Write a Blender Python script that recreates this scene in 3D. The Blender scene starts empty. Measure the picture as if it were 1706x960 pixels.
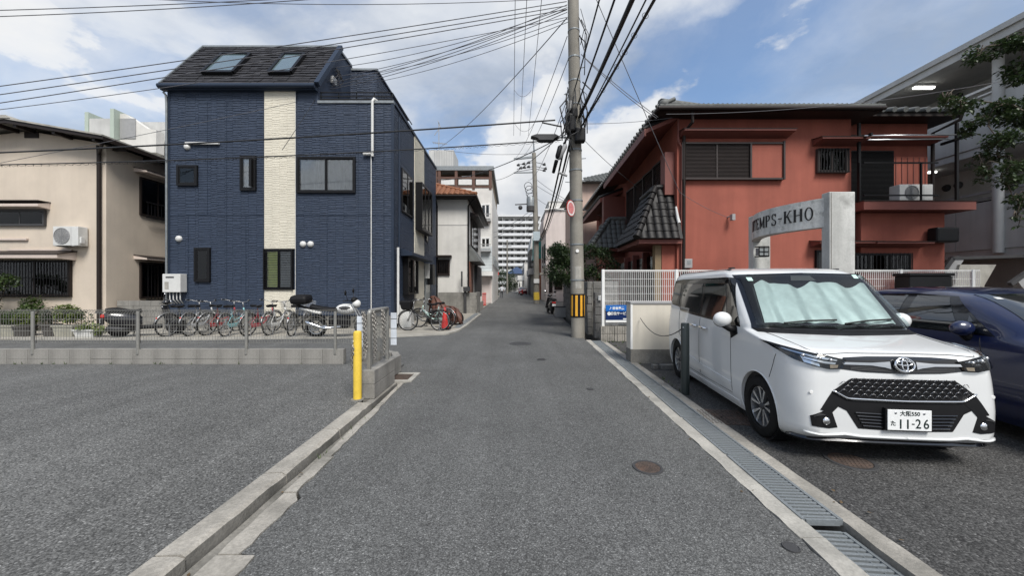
import bpy, bmesh, math, random
from mathutils import Vector, Matrix, Euler
R=math.radians; PI=math.pi
sc=bpy.context.scene
col=sc.collection
rnd=random.Random(7)

# ---------------------------------------------------------------- camera
FOC=616.0; HC=1.5; HY=478.0; CX=853.0      # focal length in photo pixels, eye height, horizon row, centre column
cam=bpy.data.cameras.new('camera'); camo=bpy.data.objects.new('camera',cam); col.objects.link(camo)
cam.sensor_width=36; cam.lens=36*FOC/1706; cam.clip_start=.05; cam.clip_end=2000
cam.shift_y=-2/1706
camo.location=(0,0,HC); camo.rotation_euler=(R(90),0,0)
sc.camera=camo

# ---------------------------------------------------------------- sky
SUN_EL=52; SUN_AZ=158      # compass style: 0 = +Y, 90 = +X ; 180 = straight behind the camera
wd=bpy.data.worlds.new('World'); sc.world=wd; wd.use_nodes=True
def sky_nodes():
    nt=wd.node_tree; N=nt.nodes; L=nt.links; N.clear()
    def n(t,**k):
        o=N.new(t)
        for a,b in k.items(): setattr(o,a,b)
        return o
    def mth(op,a,b=None):
        o=n('ShaderNodeMath',operation=op)
        for i,v in enumerate((a,b)):
            if v is None: continue
            if isinstance(v,(int,float)): o.inputs[i].default_value=v
            else: L.new(v,o.inputs[i])
        return o.outputs[0]
    out=n('ShaderNodeOutputWorld'); bg=n('ShaderNodeBackground'); bg.inputs['Strength'].default_value=.1
    sky=n('ShaderNodeTexSky',sky_type='NISHITA'); sky.sun_disc=False
    sky.sun_elevation=R(SUN_EL); sky.sun_rotation=R(SUN_AZ); sky.air_density=1.0; sky.dust_density=1.5; sky.ozone_density=2.0
    tc=n('ShaderNodeTexCoord'); sep=n('ShaderNodeSeparateXYZ'); L.new(tc.outputs['Generated'],sep.inputs[0])
    zz=mth('ADD',mth('MAXIMUM',sep.outputs[2],0.0),.22)
    cmb=n('ShaderNodeCombineXYZ')
    L.new(mth('DIVIDE',sep.outputs[0],zz),cmb.inputs[0]); L.new(mth('DIVIDE',sep.outputs[1],zz),cmb.inputs[1])
    def noise(scale,detail,rough,off,dist=0):
        mp=n('ShaderNodeMapping'); mp.inputs['Location'].default_value=off; L.new(cmb.outputs[0],mp.inputs[0])
        t=n('ShaderNodeTexNoise'); t.inputs['Scale'].default_value=scale; t.inputs['Detail'].default_value=detail
        t.inputs['Roughness'].default_value=rough; t.inputs['Distortion'].default_value=dist; L.new(mp.outputs[0],t.inputs['Vector']); return t.outputs[0]
    def ramp(v,stops):
        r=n('ShaderNodeValToRGB'); e=r.color_ramp.elements
        while len(e)<len(stops): e.new(.5)
        for i,(p,c) in enumerate(stops):
            e[i].position=p; e[i].color=(c,c,c,1) if isinstance(c,(int,float)) else (*c,1)
        L.new(v,r.inputs[0]); return r.outputs[0]
    # thin high cloud, broken grey sheets and heaped cumulus that thickens towards the horizon
    veil=ramp(noise(.62,8,.62,(SKY_OFF[0]*.7+2,SKY_OFF[1],0),.6),[(.36,.08),(.50,.45),(.64,.85)])
    sheet=ramp(noise(1.0,9,.55,SKY_OFF,.3),[(.45,0),(.55,.75),(.66,1)])
    mp=n('ShaderNodeMapping'); mp.inputs['Location'].default_value=HEAP_OFF; mp.inputs['Scale'].default_value=(1,1,1.7); L.new(tc.outputs['Generated'],mp.inputs[0])
    hnz=n('ShaderNodeTexNoise'); hnz.inputs['Scale'].default_value=2.3; hnz.inputs['Detail'].default_value=10; hnz.inputs['Roughness'].default_value=.52; L.new(mp.outputs[0],hnz.inputs['Vector']); heap_n=hnz.outputs[0]
    low=mth('MULTIPLY',mth('SUBTRACT',.47,sep.outputs[2]),.55)
    hn=mth('ADD',heap_n,low)
    heap=ramp(hn,[(.545,0),(.585,.85),(.64,1)])
    mx=mth('MAXIMUM',mth('MAXIMUM',sheet,veil),heap)
    shade=noise(1.5,7,.55,(SKY_OFF[0]+.13,SKY_OFF[1]-.22,1.7),.3)
    cs=ramp(shade,[(.36,(2.7,3.05,3.6)),(.48,(4.0,4.3,4.75)),(.60,(5.6,5.75,5.9))])
    ch_=ramp(hn,[(.56,(6.2,6.2,6.15)),(.63,(5.9,5.95,6.0)),(.72,(4.3,4.5,4.8)),(.82,(3.5,3.75,4.1))])
    ccm=n('ShaderNodeMix',data_type='RGBA'); L.new(heap,ccm.inputs[0]); L.new(cs,ccm.inputs[6]); L.new(ch_,ccm.inputs[7]); cc=ccm.outputs[2]
    blue=n('ShaderNodeMix',data_type='RGBA',blend_type='MULTIPLY'); blue.inputs[0].default_value=1
    L.new(sky.outputs[0],blue.inputs[6]); blue.inputs[7].default_value=(1.10,1.20,1.25,1)
    m=n('ShaderNodeMix',data_type='RGBA'); L.new(mx,m.inputs[0]); L.new(blue.outputs[2],m.inputs[6]); L.new(cc,m.inputs[7])
    L.new(m.outputs[2],bg.inputs['Color']); L.new(bg.outputs[0],out.inputs[0])
SKY_OFF=(3.3,1.2,0); HEAP_OFF=(2.0,4.0,0)
sky_nodes()

# ---------------------------------------------------------------- sun (behind thin cloud) and exposure
sl=bpy.data.lights.new('sun','SUN'); sl.energy=2.8; sl.angle=R(24); sl.color=(1,.965,.91)
so=bpy.data.objects.new('sun',sl); col.objects.link(so)
sd=Vector((math.sin(R(SUN_AZ))*math.cos(R(SUN_EL)),math.cos(R(SUN_AZ))*math.cos(R(SUN_EL)),math.sin(R(SUN_EL))))
so.rotation_euler=sd.to_track_quat('Z','Y').to_euler(); so.location=(0,-5,30)
vs=sc.view_settings; vs.view_transform='Standard'; vs.look='None'; vs.exposure=.62; vs.gamma=1; vs.use_curve_mapping=False
sc.render.engine='CYCLES'; sc.cycles.max_bounces=6; sc.cycles.diffuse_bounces=3; sc.cycles.glossy_bounces=3
sc.cycles.transparent_max_bounces=12; sc.cycles.caustics_reflective=False; sc.cycles.caustics_refractive=False
sc.cycles.use_denoising=True; sc.cycles.sample_clamp_indirect=4

# ---------------------------------------------------------------- helpers
def X(px,d): return (px-CX)/FOC*d
def Z(py,d): return HC-(py-HY)/FOC*d
def P(px,py,d): return Vector((X(px,d),d,Z(py,d)))

class MB:
    def __init__(s): s.v=[]; s.f=[]; s.m=[]
    def add(s,vs,fs,mi=0):
        n=len(s.v); s.v+=[tuple(v) for v in vs]; s.f+=[tuple(i+n for i in f) for f in fs]; s.m+=[mi]*len(fs); return s
    def box(s,x0,x1,y0,y1,z0,z1,mi=0):
        if x0>x1:x0,x1=x1,x0
        if y0>y1:y0,y1=y1,y0
        if z0>z1:z0,z1=z1,z0
        return s.add([(x0,y0,z0),(x1,y0,z0),(x1,y1,z0),(x0,y1,z0),(x0,y0,z1),(x1,y0,z1),(x1,y1,z1),(x0,y1,z1)],
              [(3,2,1,0),(4,5,6,7),(0,1,5,4),(1,2,6,5),(2,3,7,6),(3,0,4,7)],mi)
    def bar(s,a,b,w,h=None,up=(0,0,1),mi=0):
        a=Vector(a);b=Vector(b);h=w if h is None else h;d=(b-a).normalized();u=Vector(up)
        if abs(d.dot(u))>.98:u=Vector((0,1,0))
        x=d.cross(u).normalized();y=x.cross(d).normalized();x*=w/2;y*=h/2
        q=[-x-y,x-y,x+y,-x+y]
        return s.add([a+t for t in q]+[b+t for t in q],[(0,1,2,3),(7,6,5,4),(0,4,5,1),(1,5,6,2),(2,6,7,3),(3,7,4,0)],mi)
    def tube(s,pts,r,n=8,cap=True,mi=0,closed=False):
        pts=[Vector(p) for p in pts];k=len(pts)
        rs=[r]*k if isinstance(r,(int,float)) else list(r)
        if closed: d=(pts[1]-pts[-1]).normalized()
        else: d=(pts[1]-pts[0]).normalized()
        u=Vector((0,0,1)) if abs(d.z)<.9 else Vector((0,1,0))
        x=d.cross(u).normalized();vs=[]
        for i in range(k):
            if closed: dd=(pts[(i+1)%k]-pts[i-1])
            elif i==0: dd=pts[1]-pts[0]
            elif i==k-1: dd=pts[-1]-pts[-2]
            else: dd=pts[i+1]-pts[i-1]
            dd.normalize(); x=(x-dd*x.dot(dd)).normalized(); y=dd.cross(x)
            for j in range(n):
                a=2*PI*j/n; vs.append(pts[i]+(x*math.cos(a)+y*math.sin(a))*rs[i])
        fs=[]
        for i in range(k if closed else k-1):
            i2=(i+1)%k
            for j in range(n): fs.append((i*n+j,i*n+(j+1)%n,i2*n+(j+1)%n,i2*n+j))
        if cap and not closed: fs+=[tuple(range(n))[::-1],tuple((k-1)*n+j for j in range(n))]
        return s.add(vs,fs,mi)
    def cyl(s,a,b,r0,r1=None,n=12,mi=0): return s.tube([a,b],[r0,r0 if r1 is None else r1],n,True,mi)
    def prism(s,poly,axis,a,b,mi=0):
        # poly: 2D points; axis 'x': (y,z)  'y': (x,z)  'z': (x,y)
        def q(p,t): return {'x':(t,p[0],p[1]),'y':(p[0],t,p[1]),'z':(p[0],p[1],t)}[axis]
        n=len(poly); vs=[q(p,a) for p in poly]+[q(p,b) for p in poly]
        fs=[tuple(range(n)),tuple(range(2*n-1,n-1,-1))]+[(i,i+n,(i+1)%n+n,(i+1)%n) for i in range(n)]
        return s.add(vs,fs,mi)
    def lathe(s,prof,c,n=20,axis='z',mi=0):
        c=Vector(c);vs=[]
        for (r,h) in prof:
            for j in range(n):
                a=2*PI*j/n
                p={'z':(r*math.cos(a),r*math.sin(a),h),'x':(h,r*math.cos(a),r*math.sin(a)),'y':(r*math.cos(a),h,r*math.sin(a))}[axis]
                vs.append(c+Vector(p))
        fs=[]
        for i in range(len(prof)-1):
            for j in range(n): fs.append((i*n+j,i*n+(j+1)%n,(i+1)*n+(j+1)%n,(i+1)*n+j))
        return s.add(vs,fs,mi)
    def grid(s,fn,nu,nv,mi=0):
        vs=[fn(i/nu,j/nv) for i in range(nu+1) for j in range(nv+1)]
        w=nv+1
        return s.add(vs,[(i*w+j,(i+1)*w+j,(i+1)*w+j+1,i*w+j+1) for i in range(nu) for j in range(nv)],mi)
    def ball(s,c,r,n=10,m=6,sq=(1,1,1),mi=0):
        c=Vector(c)
        prof=[(math.sin(PI*i/m),-math.cos(PI*i/m)) for i in range(m+1)]
        vs=[];
        for (a,h) in prof:
            for j in range(n):
                t=2*PI*j/n; vs.append(c+Vector((a*math.cos(t)*r*sq[0],a*math.sin(t)*r*sq[1],h*r*sq[2])))
        return s.add(vs,[(i*n+j,i*n+(j+1)%n,(i+1)*n+(j+1)%n,(i+1)*n+j) for i in range(m) for j in range(n)],mi)
    def build(s,name,mat,parent=None,smooth=False,bevel=0,solid=0,fix=True,sub=0,kind=None):
        me=bpy.data.meshes.new(name); me.from_pydata(s.v,[],s.f); 
        if fix:
            bm=bmesh.new(); bm.from_mesh(me)
            bmesh.ops.remove_doubles(bm,verts=bm.verts,dist=1e-6)
            bmesh.ops.recalc_face_normals(bm,faces=bm.faces); bm.to_mesh(me); bm.free()
        mats=mat if isinstance(mat,(list,tuple)) else [mat]
        for m in mats: me.materials.append(m)
        if len(mats)>1 and len(me.polygons)==len(s.m): me.polygons.foreach_set('material_index',s.m)
        if smooth:
            me.shade_smooth()
            if smooth is not True: me.set_sharp_from_angle(angle=R(smooth))
        o=bpy.data.objects.new(name,me); col.objects.link(o)
        if parent is not None:
            o.parent=parent; o.matrix_parent_inverse=parent.matrix_basis.inverted()
        if bevel:
            b=o.modifiers.new('bevel','BEVEL'); b.width=bevel; b.segments=2; b.limit_method='ANGLE'
        if solid:
            b=o.modifiers.new('solid','SOLIDIFY'); b.thickness=solid; b.offset=0
        if sub:
            b=o.modifiers.new('sub','SUBSURF'); b.levels=sub; b.render_levels=sub
        if kind: o['kind']=kind
        return o
def share(src,name,parent,mw=None):
    o=bpy.data.objects.new(name,src.data); col.objects.link(o)
    if parent is not None: o.parent=parent; o.matrix_parent_inverse=parent.matrix_basis.inverted()
    if mw is not None: o.matrix_basis=mw
    return o
def thing(name,label,cat,loc=(0,0,0),group=None):
    o=bpy.data.objects.new(name,None); col.objects.link(o); o.location=loc; o.empty_display_size=.2
    o.matrix_basis=Matrix.Translation(loc)
    return tag(o,label,cat,group)
def tag(o,label,cat,group=None):
    o['label']=label; o['category']=cat
    if group:o['group']=group
    return o
def struct(o): o['kind']='structure'; return o
def place(o,loc,rz=0,scale=1,rx=0,ry=0):
    o.matrix_basis=Matrix.Translation(loc)@Euler((rx,ry,rz)).to_matrix().to_4x4()@Matrix.Scale(scale,4); return o
def copy_tree(o,parent=None):
    c=o.copy(); col.objects.link(c); c.parent=parent
    for ch in list(o.children): copy_tree(ch,c)
    return c

# ---------------------------------------------------------------- materials
def mat(name,base,rough=.6,var=.12,scale=6,fine=60,fvar=.06,bump=0,bscale=80,metal=0,coat=0,spec=.5,stain=None,streak=0,bdist=.01,alpha=1):
    m=bpy.data.materials.new(name); m.use_nodes=True; nt=m.node_tree; N=nt.nodes; L=nt.links
    b=N['Principled BSDF']; b.inputs['Roughness'].default_value=rough; b.inputs['Metallic'].default_value=metal
    b.inputs['Coat Weight'].default_value=coat; b.inputs['Coat Roughness'].default_value=.03; b.inputs['Specular IOR Level'].default_value=spec
    tc=N.new('ShaderNodeTexCoord')
    def noise(sc_,det=4,vec=None,ro=.6):
        t=N.new('ShaderNodeTexNoise'); t.inputs['Scale'].default_value=sc_; t.inputs['Detail'].default_value=det; t.inputs['Roughness'].default_value=ro
        L.new(vec or tc.outputs['Object'],t.inputs['Vector']); return t.outputs[0]
    def rng(v,a,c,lo=.3,hi=.7):
        r=N.new('ShaderNodeMapRange'); r.inputs[1].default_value=lo; r.inputs[2].default_value=hi; r.inputs[3].default_value=a; r.inputs[4].default_value=c; L.new(v,r.inputs[0]); return r.outputs[0]
    def mul(a,c):
        o=N.new('ShaderNodeMath'); o.operation='MULTIPLY'; L.new(a,o.inputs[0]); L.new(c,o.inputs[1]); return o.outputs[0]
    k=mul(rng(noise(scale),1-var,1+var),rng(noise(fine,2),1-fvar,1+fvar))
    if streak:
        mp=N.new('ShaderNodeMapping'); mp.inputs['Scale'].default_value=(2.2,2.2,.16); L.new(tc.outputs['Object'],mp.inputs[0])
        k=mul(k,rng(noise(1.2,5,mp.outputs[0]),1-streak,1+streak*.3,.35,.6))
    v=N.new('ShaderNodeVectorMath'); v.operation='SCALE'; v.inputs[0].default_value=base; L.new(k,v.inputs['Scale'])
    c=v.outputs[0]
    if stain:
        scol,sscale,lo,hi,amt=stain
        mx=N.new('ShaderNodeMix'); mx.data_type='RGBA'; L.new(rng(noise(sscale,6),0,amt,lo,hi),mx.inputs[0]); L.new(c,mx.inputs[6]); mx.inputs[7].default_value=(*scol,1); c=mx.outputs[2]
    L.new(c,b.inputs['Base Color'])
    if bump:
        bp=N.new('ShaderNodeBump'); bp.inputs['Strength'].default_value=bump; bp.inputs['Distance'].default_value=bdist
        L.new(noise(bscale,4),bp.inputs['Height']); L.new(bp.outputs[0],b.inputs['Normal'])
    return m
def asphalt(name,base,chip=.5,scale=95,patch=.12,dark=(.02,.02,.02),worn=.10):
    m=bpy.data.materials.new(name); m.use_nodes=True; nt=m.node_tree; N=nt.nodes; L=nt.links
    b=N['Principled BSDF']; b.inputs['Roughness'].default_value=.82; b.inputs['Specular IOR Level'].default_value=.35
    tc=N.new('ShaderNodeTexCoord')
    def node(t,**k):
        o=N.new(t)
        for a,c in k.items(): o.inputs[a].default_value=c
        return o
    def rng(v,a,c,lo,hi):
        r=node('ShaderNodeMapRange'); r.inputs[1].default_value=lo; r.inputs[2].default_value=hi; r.inputs[3].default_value=a; r.inputs[4].default_value=c; L.new(v,r.inputs[0]); return r.outputs[0]
    def mul(a,c,op='MULTIPLY'):
        o=N.new('ShaderNodeMath'); o.operation=op; L.new(a,o.inputs[0])
        if isinstance(c,(int,float)): o.inputs[1].default_value=c
        else: L.new(c,o.inputs[1])
        return o.outputs[0]
    vo=node('ShaderNodeTexVoronoi',Scale=scale); L.new(tc.outputs['Object'],vo.inputs['Vector'])
    sep=N.new('ShaderNodeSeparateColor'); L.new(vo.outputs['Color'],sep.inputs[0])
    cell=rng(sep.outputs[0],1-chip*.75,1+chip*.75,0,1)
    bright=rng(sep.outputs[1],0,chip*1.9,.90,1.0)
    n1=node('ShaderNodeTexNoise',Scale=.55,Detail=6,Roughness=.6); L.new(tc.outputs['Object'],n1.inputs['Vector'])
    n2=node('ShaderNodeTexNoise',Scale=9,Detail=5,Roughness=.7); L.new(tc.outputs['Object'],n2.inputs['Vector'])
    n3=node('ShaderNodeTexNoise',Scale=30,Detail=3,Roughness=.7); L.new(tc.outputs['Object'],n3.inputs['Vector'])
    k=mul(mul(mul(cell,bright,'ADD'),rng(n1.outputs[0],1-patch,1+patch,.3,.7)),mul(rng(n2.outputs[0],.9,1.1,.3,.7),rng(n3.outputs[0],.85,1.15,.3,.7)))
    edge=rng(vo.outputs['Distance'],1.0,.55,.30,.85); k=mul(k,edge)
    mpl=N.new('ShaderNodeMapping'); mpl.inputs['Scale'].default_value=(1.5,.10,1); L.new(tc.outputs['Object'],mpl.inputs[0])   # traffic-worn bands along the street
    n5=node('ShaderNodeTexNoise',Scale=1.6,Detail=4,Roughness=.55); L.new(mpl.outputs[0],n5.inputs['Vector']); k=mul(k,rng(n5.outputs[0],1-worn,1+worn,.32,.68))
    v=N.new('ShaderNodeVectorMath'); v.operation='SCALE'; v.inputs[0].default_value=base; L.new(k,v.inputs['Scale'])
    # stray stains and oil drips
    n4=node('ShaderNodeTexNoise',Scale=1.7,Detail=7,Roughness=.65); L.new(tc.outputs['Object'],n4.inputs['Vector'])
    mx=N.new('ShaderNodeMix'); mx.data_type='RGBA'; L.new(rng(n4.outputs[0],0,.35,.60,.74),mx.inputs[0]); L.new(v.outputs[0],mx.inputs[6]); mx.inputs[7].default_value=(*dark,1)
    L.new(mx.outputs[2],b.inputs['Base Color'])
    bp=node('ShaderNodeBump',Strength=.55,Distance=.006); L.new(vo.outputs['Distance'],bp.inputs['Height']); bp.invert=True; L.new(bp.outputs[0],b.inputs['Normal'])
    return m
def glass(name,tint=(.75,.8,.8),refl=1.0,rough=.02):
    m=bpy.data.materials.new(name); m.use_nodes=True; nt=m.node_tree; N=nt.nodes; L=nt.links
    for x in list(N): N.remove(x)
    out=N.new('ShaderNodeOutputMaterial'); mx=N.new('ShaderNodeMixShader'); fr=N.new('ShaderNodeFresnel'); fr.inputs[0].default_value=1.35+.35*refl
    tr=N.new('ShaderNodeBsdfTransparent'); tr.inputs[0].default_value=(*tint,1); gl=N.new('ShaderNodeBsdfGlossy'); gl.inputs['Roughness'].default_value=rough
    tcn=N.new('ShaderNodeTexCoord'); nz=N.new('ShaderNodeTexNoise'); nz.inputs['Scale'].default_value=1.3; nz.inputs['Detail'].default_value=1
    bp=N.new('ShaderNodeBump'); bp.inputs['Strength'].default_value=.04; bp.inputs['Distance'].default_value=.05
    L.new(tcn.outputs['Object'],nz.inputs['Vector']); L.new(nz.outputs[0],bp.inputs['Height']); L.new(bp.outputs[0],gl.inputs['Normal'])
    L.new(fr.outputs[0],mx.inputs[0]); L.new(tr.outputs[0],mx.inputs[1]); L.new(gl.outputs[0],mx.inputs[2]); L.new(mx.outputs[0],out.inputs[0])
    return m
def leafmat(name,a,b_,trans=.25):
    m=bpy.data.materials.new(name); m.use_nodes=True; nt=m.node_tree; N=nt.nodes; L=nt.links
    b=N['Principled BSDF']; b.inputs['Roughness'].default_value=.5
    g=N.new('ShaderNodeNewGeometry'); r=N.new('ShaderNodeMix'); r.data_type='RGBA'; r.inputs[6].default_value=(*a,1); r.inputs[7].default_value=(*b_,1)
    L.new(g.outputs['Random Per Island'],r.inputs[0]); L.new(r.outputs[2],b.inputs['Base Color'])
    t=N.new('ShaderNodeBsdfTranslucent'); L.new(r.outputs[2],t.inputs[0]); mx=N.new('ShaderNodeMixShader'); mx.inputs[0].default_value=trans
    L.new(b.outputs[0],mx.inputs[1]); L.new(t.outputs[0],mx.inputs[2]); L.new(mx.outputs[0],N['Material Output'].inputs[0]); return m
def emis(name,c,s):
    m=bpy.data.materials.new(name); m.use_nodes=True; b=m.node_tree.nodes['Principled BSDF']
    b.inputs['Base Color'].default_value=(*c,1); b.inputs['Emission Color'].default_value=(*c,1); b.inputs['Emission Strength'].default_value=s; return m
M={}
M['road']=asphalt('road_asphalt',(.118,.119,.116),.60,120,.17)
M['lot']=asphalt('lot_asphalt',(.116,.116,.112),.72,98,.17)
M['lot2']=asphalt('lot_asphalt_old',(.066,.065,.063),.85,95,.25)
M['dirt']=mat('earth',(.10,.09,.075),.95,.3,3,40,.2,.5,30)
M['conc']=mat('concrete',(.31,.29,.255),.9,.18,3,45,.16,.5,60,stain=((.12,.115,.10),2.6,.46,.72,.7))
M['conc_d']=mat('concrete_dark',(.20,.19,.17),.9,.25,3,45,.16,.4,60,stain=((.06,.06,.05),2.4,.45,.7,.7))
M['conc_l']=mat('concrete_light',(.35,.335,.30),.88,.16,3.5,50,.14,.4,70,stain=((.16,.155,.14),2.6,.46,.74,.65))
M['pad']=mat('pad_concrete',(.31,.29,.25),.9,.16,1.4,40,.10,.3,50,stain=((.17,.16,.14),1.1,.5,.72,.6))
M['block']=mat('block_concrete',(.245,.235,.215),.92,.18,4,50,.14,.45,70,stain=((.12,.12,.11),1.7,.48,.75,.6),streak=.25)
M['gate']=mat('gate_concrete',(.50,.50,.475),.88,.10,2.5,45,.08,.25,60,stain=((.15,.15,.14),2.6,.55,.74,.6),streak=.25)
M['lintel']=mat('lintel_concrete',(.60,.60,.57),.9,.12,4,45,.10,.3,60,stain=((.10,.10,.09),5.5,.54,.72,.65),streak=.25)
M['stone']=mat('stone_block',(.17,.165,.155),.92,.3,4,40,.2,.6,40,stain=((.07,.07,.06),2.5,.5,.75,.6))
M['galv']=mat('galvanised_steel',(.22,.24,.25),.5,.18,9,70,.12,.1,90,metal=.35,stain=((.16,.16,.16),5,.5,.75,.5))
M['rust']=mat('rusted_iron',(.075,.055,.045),.75,.3,14,60,.25,.5,70,stain=((.16,.09,.06),10,.5,.7,.5))
M['yellow']=mat('yellow_paint',(.72,.50,.06),.5,.08,9,60,.06,.1,60,stain=((.25,.15,.04),26,.64,.72,.8))
M['fence']=mat('fence_steel',(.27,.265,.245),.5,.12,8,50,.08,metal=.4)
M['blue']=mat('blue_cladding',(.028,.041,.069),.6,.08,3,50,.10,.35,16,streak=.06,spec=.4,bdist=.02)
M['bluetrim']=mat('blue_trim',(.022,.033,.055),.55,.06,4,40,.05,spec=.25)
M['cream']=mat('cream_cladding',(.62,.58,.48),.7,.05,3,50,.04,.25,16,streak=.04,bdist=.015)
M['stucco']=mat('cream_stucco',(.585,.505,.415),.92,.06,1.2,70,.06,.25,110,streak=.05,stain=((.40,.34,.28),.7,.52,.8,.3))
M['stucco_t']=mat('stucco_trim',(.56,.475,.42),.85,.06,2,60,.05)
M['white_st']=mat('white_stucco',(.63,.615,.58),.9,.06,1.3,60,.05,.2,100,streak=.05,stain=((.40,.39,.37),.6,.5,.75,.5))
M['red']=mat('terracotta_stucco',(.300,.088,.060),.9,.07,1.1,80,.08,.3,110,streak=.13,stain=((.20,.058,.040),.8,.48,.75,.6))
M['redtrim']=mat('terracotta_trim',(.165,.050,.038),.6,.08,2,60,.05)
M['dkbrown']=mat('dark_brown_metal',(.022,.016,.014),.5,.1,4,60,.06,spec=.25)
M['shutter']=mat('shutter_brown',(.045,.036,.034),.5,.08,4,60,.06,spec=.3)
M['black']=mat('black_metal',(.008,.008,.009),.45,.1,6,60,.06,spec=.25)
M['blackp']=mat('black_plastic',(.009,.009,.010),.55,.15,6,60,.1,spec=.22)
M['rubber']=mat('tyre_rubber',(.011,.011,.011),.8,.2,8,60,.15,spec=.2)
M['tile']=mat('roof_tile_grey',(.12,.125,.12),.7,.22,5,50,.14,.2,60,stain=((.05,.05,.05),6,.5,.7,.5))
M['tiledk']=mat('roof_tile_dark',(.013,.012,.012),.5,.3,6,50,.2,.15,60,spec=.22)
M['tileor']=mat('roof_tile_orange',(.28,.12,.06),.65,.25,6,50,.15,.2,60,stain=((.18,.08,.04),4,.5,.7,.6))
M['slate']=mat('roof_slate',(.028,.028,.032),.8,.3,4,60,.2,.3,70,spec=.25)
M['whitep']=mat('white_plastic',(.62,.62,.60),.45,.05,4,60,.04,streak=.06)
M['whitem']=mat('white_metal',(.74,.74,.72),.4,.05,6,60,.03)
M['silver']=mat('silver_metal',(.62,.63,.64),.28,.06,8,60,.04,metal=.9)
M['chrome']=mat('chrome',(.80,.81,.82),.08,.03,8,60,.02,metal=1)
M['grey']=mat('grey_plastic',(.30,.30,.30),.5,.08,5,60,.05)
M['dgrey']=mat('dark_grey',(.05,.05,.052),.6,.12,5,60,.08,spec=.3)
M['greyst']=mat('grey_stucco',(.50,.50,.485),.9,.06,1.3,60,.05,.15,90,streak=.10,stain=((.27,.27,.26),.6,.5,.8,.4))
M['pinkst']=mat('pink_stucco',(.50,.37,.31),.9,.07,1.2,60,.06,streak=.12)
M['palepk']=mat('pale_pink_stucco',(.60,.53,.50),.9,.06,1.0,60,.05,streak=.10)
M['brick']=mat('orange_brick',(.36,.155,.10),.88,.15,2,30,.12,streak=.1)
M['ggreen']=mat('grey_green_paint',(.40,.46,.40),.8,.06,1,40,.04,streak=.08)
M['palebl']=mat('pale_blue_siding',(.52,.56,.57),.7,.05,2,50,.04,streak=.08)
M['brownw']=mat('brown_timber',(.10,.048,.032),.6,.2,4,50,.12)
M['tan']=mat('tan_blind',(.22,.16,.09),.7,.1,8,50,.06)
M['wire']=mat('wire_black',(.012,.012,.013),.5,.1,3,30,.05)
M['wireg']=mat('wire_grey',(.10,.10,.11),.5,.1,3,30,.05)
M['pole']=mat('pole_concrete',(.23,.215,.185),.88,.14,2,40,.10,.25,60,streak=.25,stain=((.12,.11,.095),1.2,.5,.75,.5))
M['glass']=glass('window_glass',(.97,.98,.98),.45)
M['glassd']=glass('window_glass_dark',(.45,.48,.48),.8)
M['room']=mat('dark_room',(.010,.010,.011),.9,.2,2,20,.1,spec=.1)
M['curtain']=mat('curtain',(.80,.82,.84),.9,.08,5,60,.05)
M['curtaing']=mat('green_curtain',(.80,.90,.20),.9,.10,5,60,.05)
M['frost']=mat('frosted_pane',(.24,.26,.265),.25,.08,3,30,.04)
M['greenlf']=leafmat('leaf_green',(.030,.058,.016),(.085,.125,.032))
M['darklf']=leafmat('leaf_dark',(.016,.034,.012),(.045,.075,.022))
M['treelf']=leafmat('leaf_tree',(.022,.042,.016),(.055,.085,.03))
M['limelf']=leafmat('leaf_lime',(.10,.15,.03),(.20,.24,.07))
M['bark']=mat('bark',(.075,.06,.045),.9,.3,8,40,.2,.6,30)
M['pot']=mat('concrete_pot',(.30,.29,.24),.9,.15,5,50,.12,.3,50)
M['potdk']=mat('dark_pot',(.06,.055,.05),.8,.15,5,50,.1)
M['redpl']=mat('red_plastic',(.55,.03,.025),.5,.1,6,60,.06)
M['tarp']=mat('brown_tarp',(.10,.042,.028),.6,.2,5,50,.1,.3,14,bdist=.04)
M['bikemetal']=mat('dull_bike_metal',(.30,.30,.30),.38,.1,8,60,.06,metal=.8)
M['skin']=mat('skin',(.42,.26,.19),.6,.05,6,60,.03)
M['cloth_w']=mat('white_shirt',(.62,.64,.68),.9,.06,8,60,.04)
M['cloth_d']=mat('dark_trousers',(.035,.038,.045),.9,.1,8,60,.05)
M['hair']=mat('dark_hair',(.012,.011,.010),.6,.1,20,80,.1)
# ================================================================= the ground
def xr(d): return 1.57+.044*d          # right edge of the carriageway
def slab(name,poly,z0,z1,m,jit=0):
    b=MB(); b.prism(poly,'z',z0,z1); return struct(b.build(name,m))
b=MB(); b.box(-700,700,-60,1200,-.6,-.30); struct(b.build('ground',M['dirt']))
r2=random.Random(3)
def rough_line(pts,step,amp):
    out=[]
    for (a,b_) in zip(pts[:-1],pts[1:]):
        a=Vector((*a,0));b2=Vector((*b_,0));n=max(1,int((b2-a).length/step))
        for i in range(n):
            p=a.lerp(b2,i/n); out.append((p.x+r2.uniform(-amp,amp),p.y+r2.uniform(-amp,amp)*.4))
    out.append(pts[-1]); return out
lip_edge=rough_line([(-1.40,-5),(-1.41,1.6),(-1.43,2.05),(-1.52,2.08),(-1.50,2.62),(-1.565,2.70),(-1.56,3.1),(-1.60,3.5),(-1.605,4.2),(-1.66,5.2),(-1.68,5.75)],.09,.009)
right_edge=rough_line([(xr(-5)+.045,-5),(xr(11)+.045,11)],.12,.014)
road_poly=[(-1.45,-5)]+lip_edge[1:]+[(-1.62,5.80),(-1.62,6.30),(-1.95,6.42),(-2.2,7.16),(-40,7.16),(-40,10.42),(-9,10.42),(-3.9,10.86),(-2.05,11.55),(-1.83,12.4),(-1.76,14),(-1.72,20),(-2.0,21.6),(-2.0,33),(-2.6,60),(-4.2,140),(-4.2,190),(6.5,190),(5.2,120),(3.7,60),(3.0,33),(2.55,20)]+right_edge[::-1]
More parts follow.
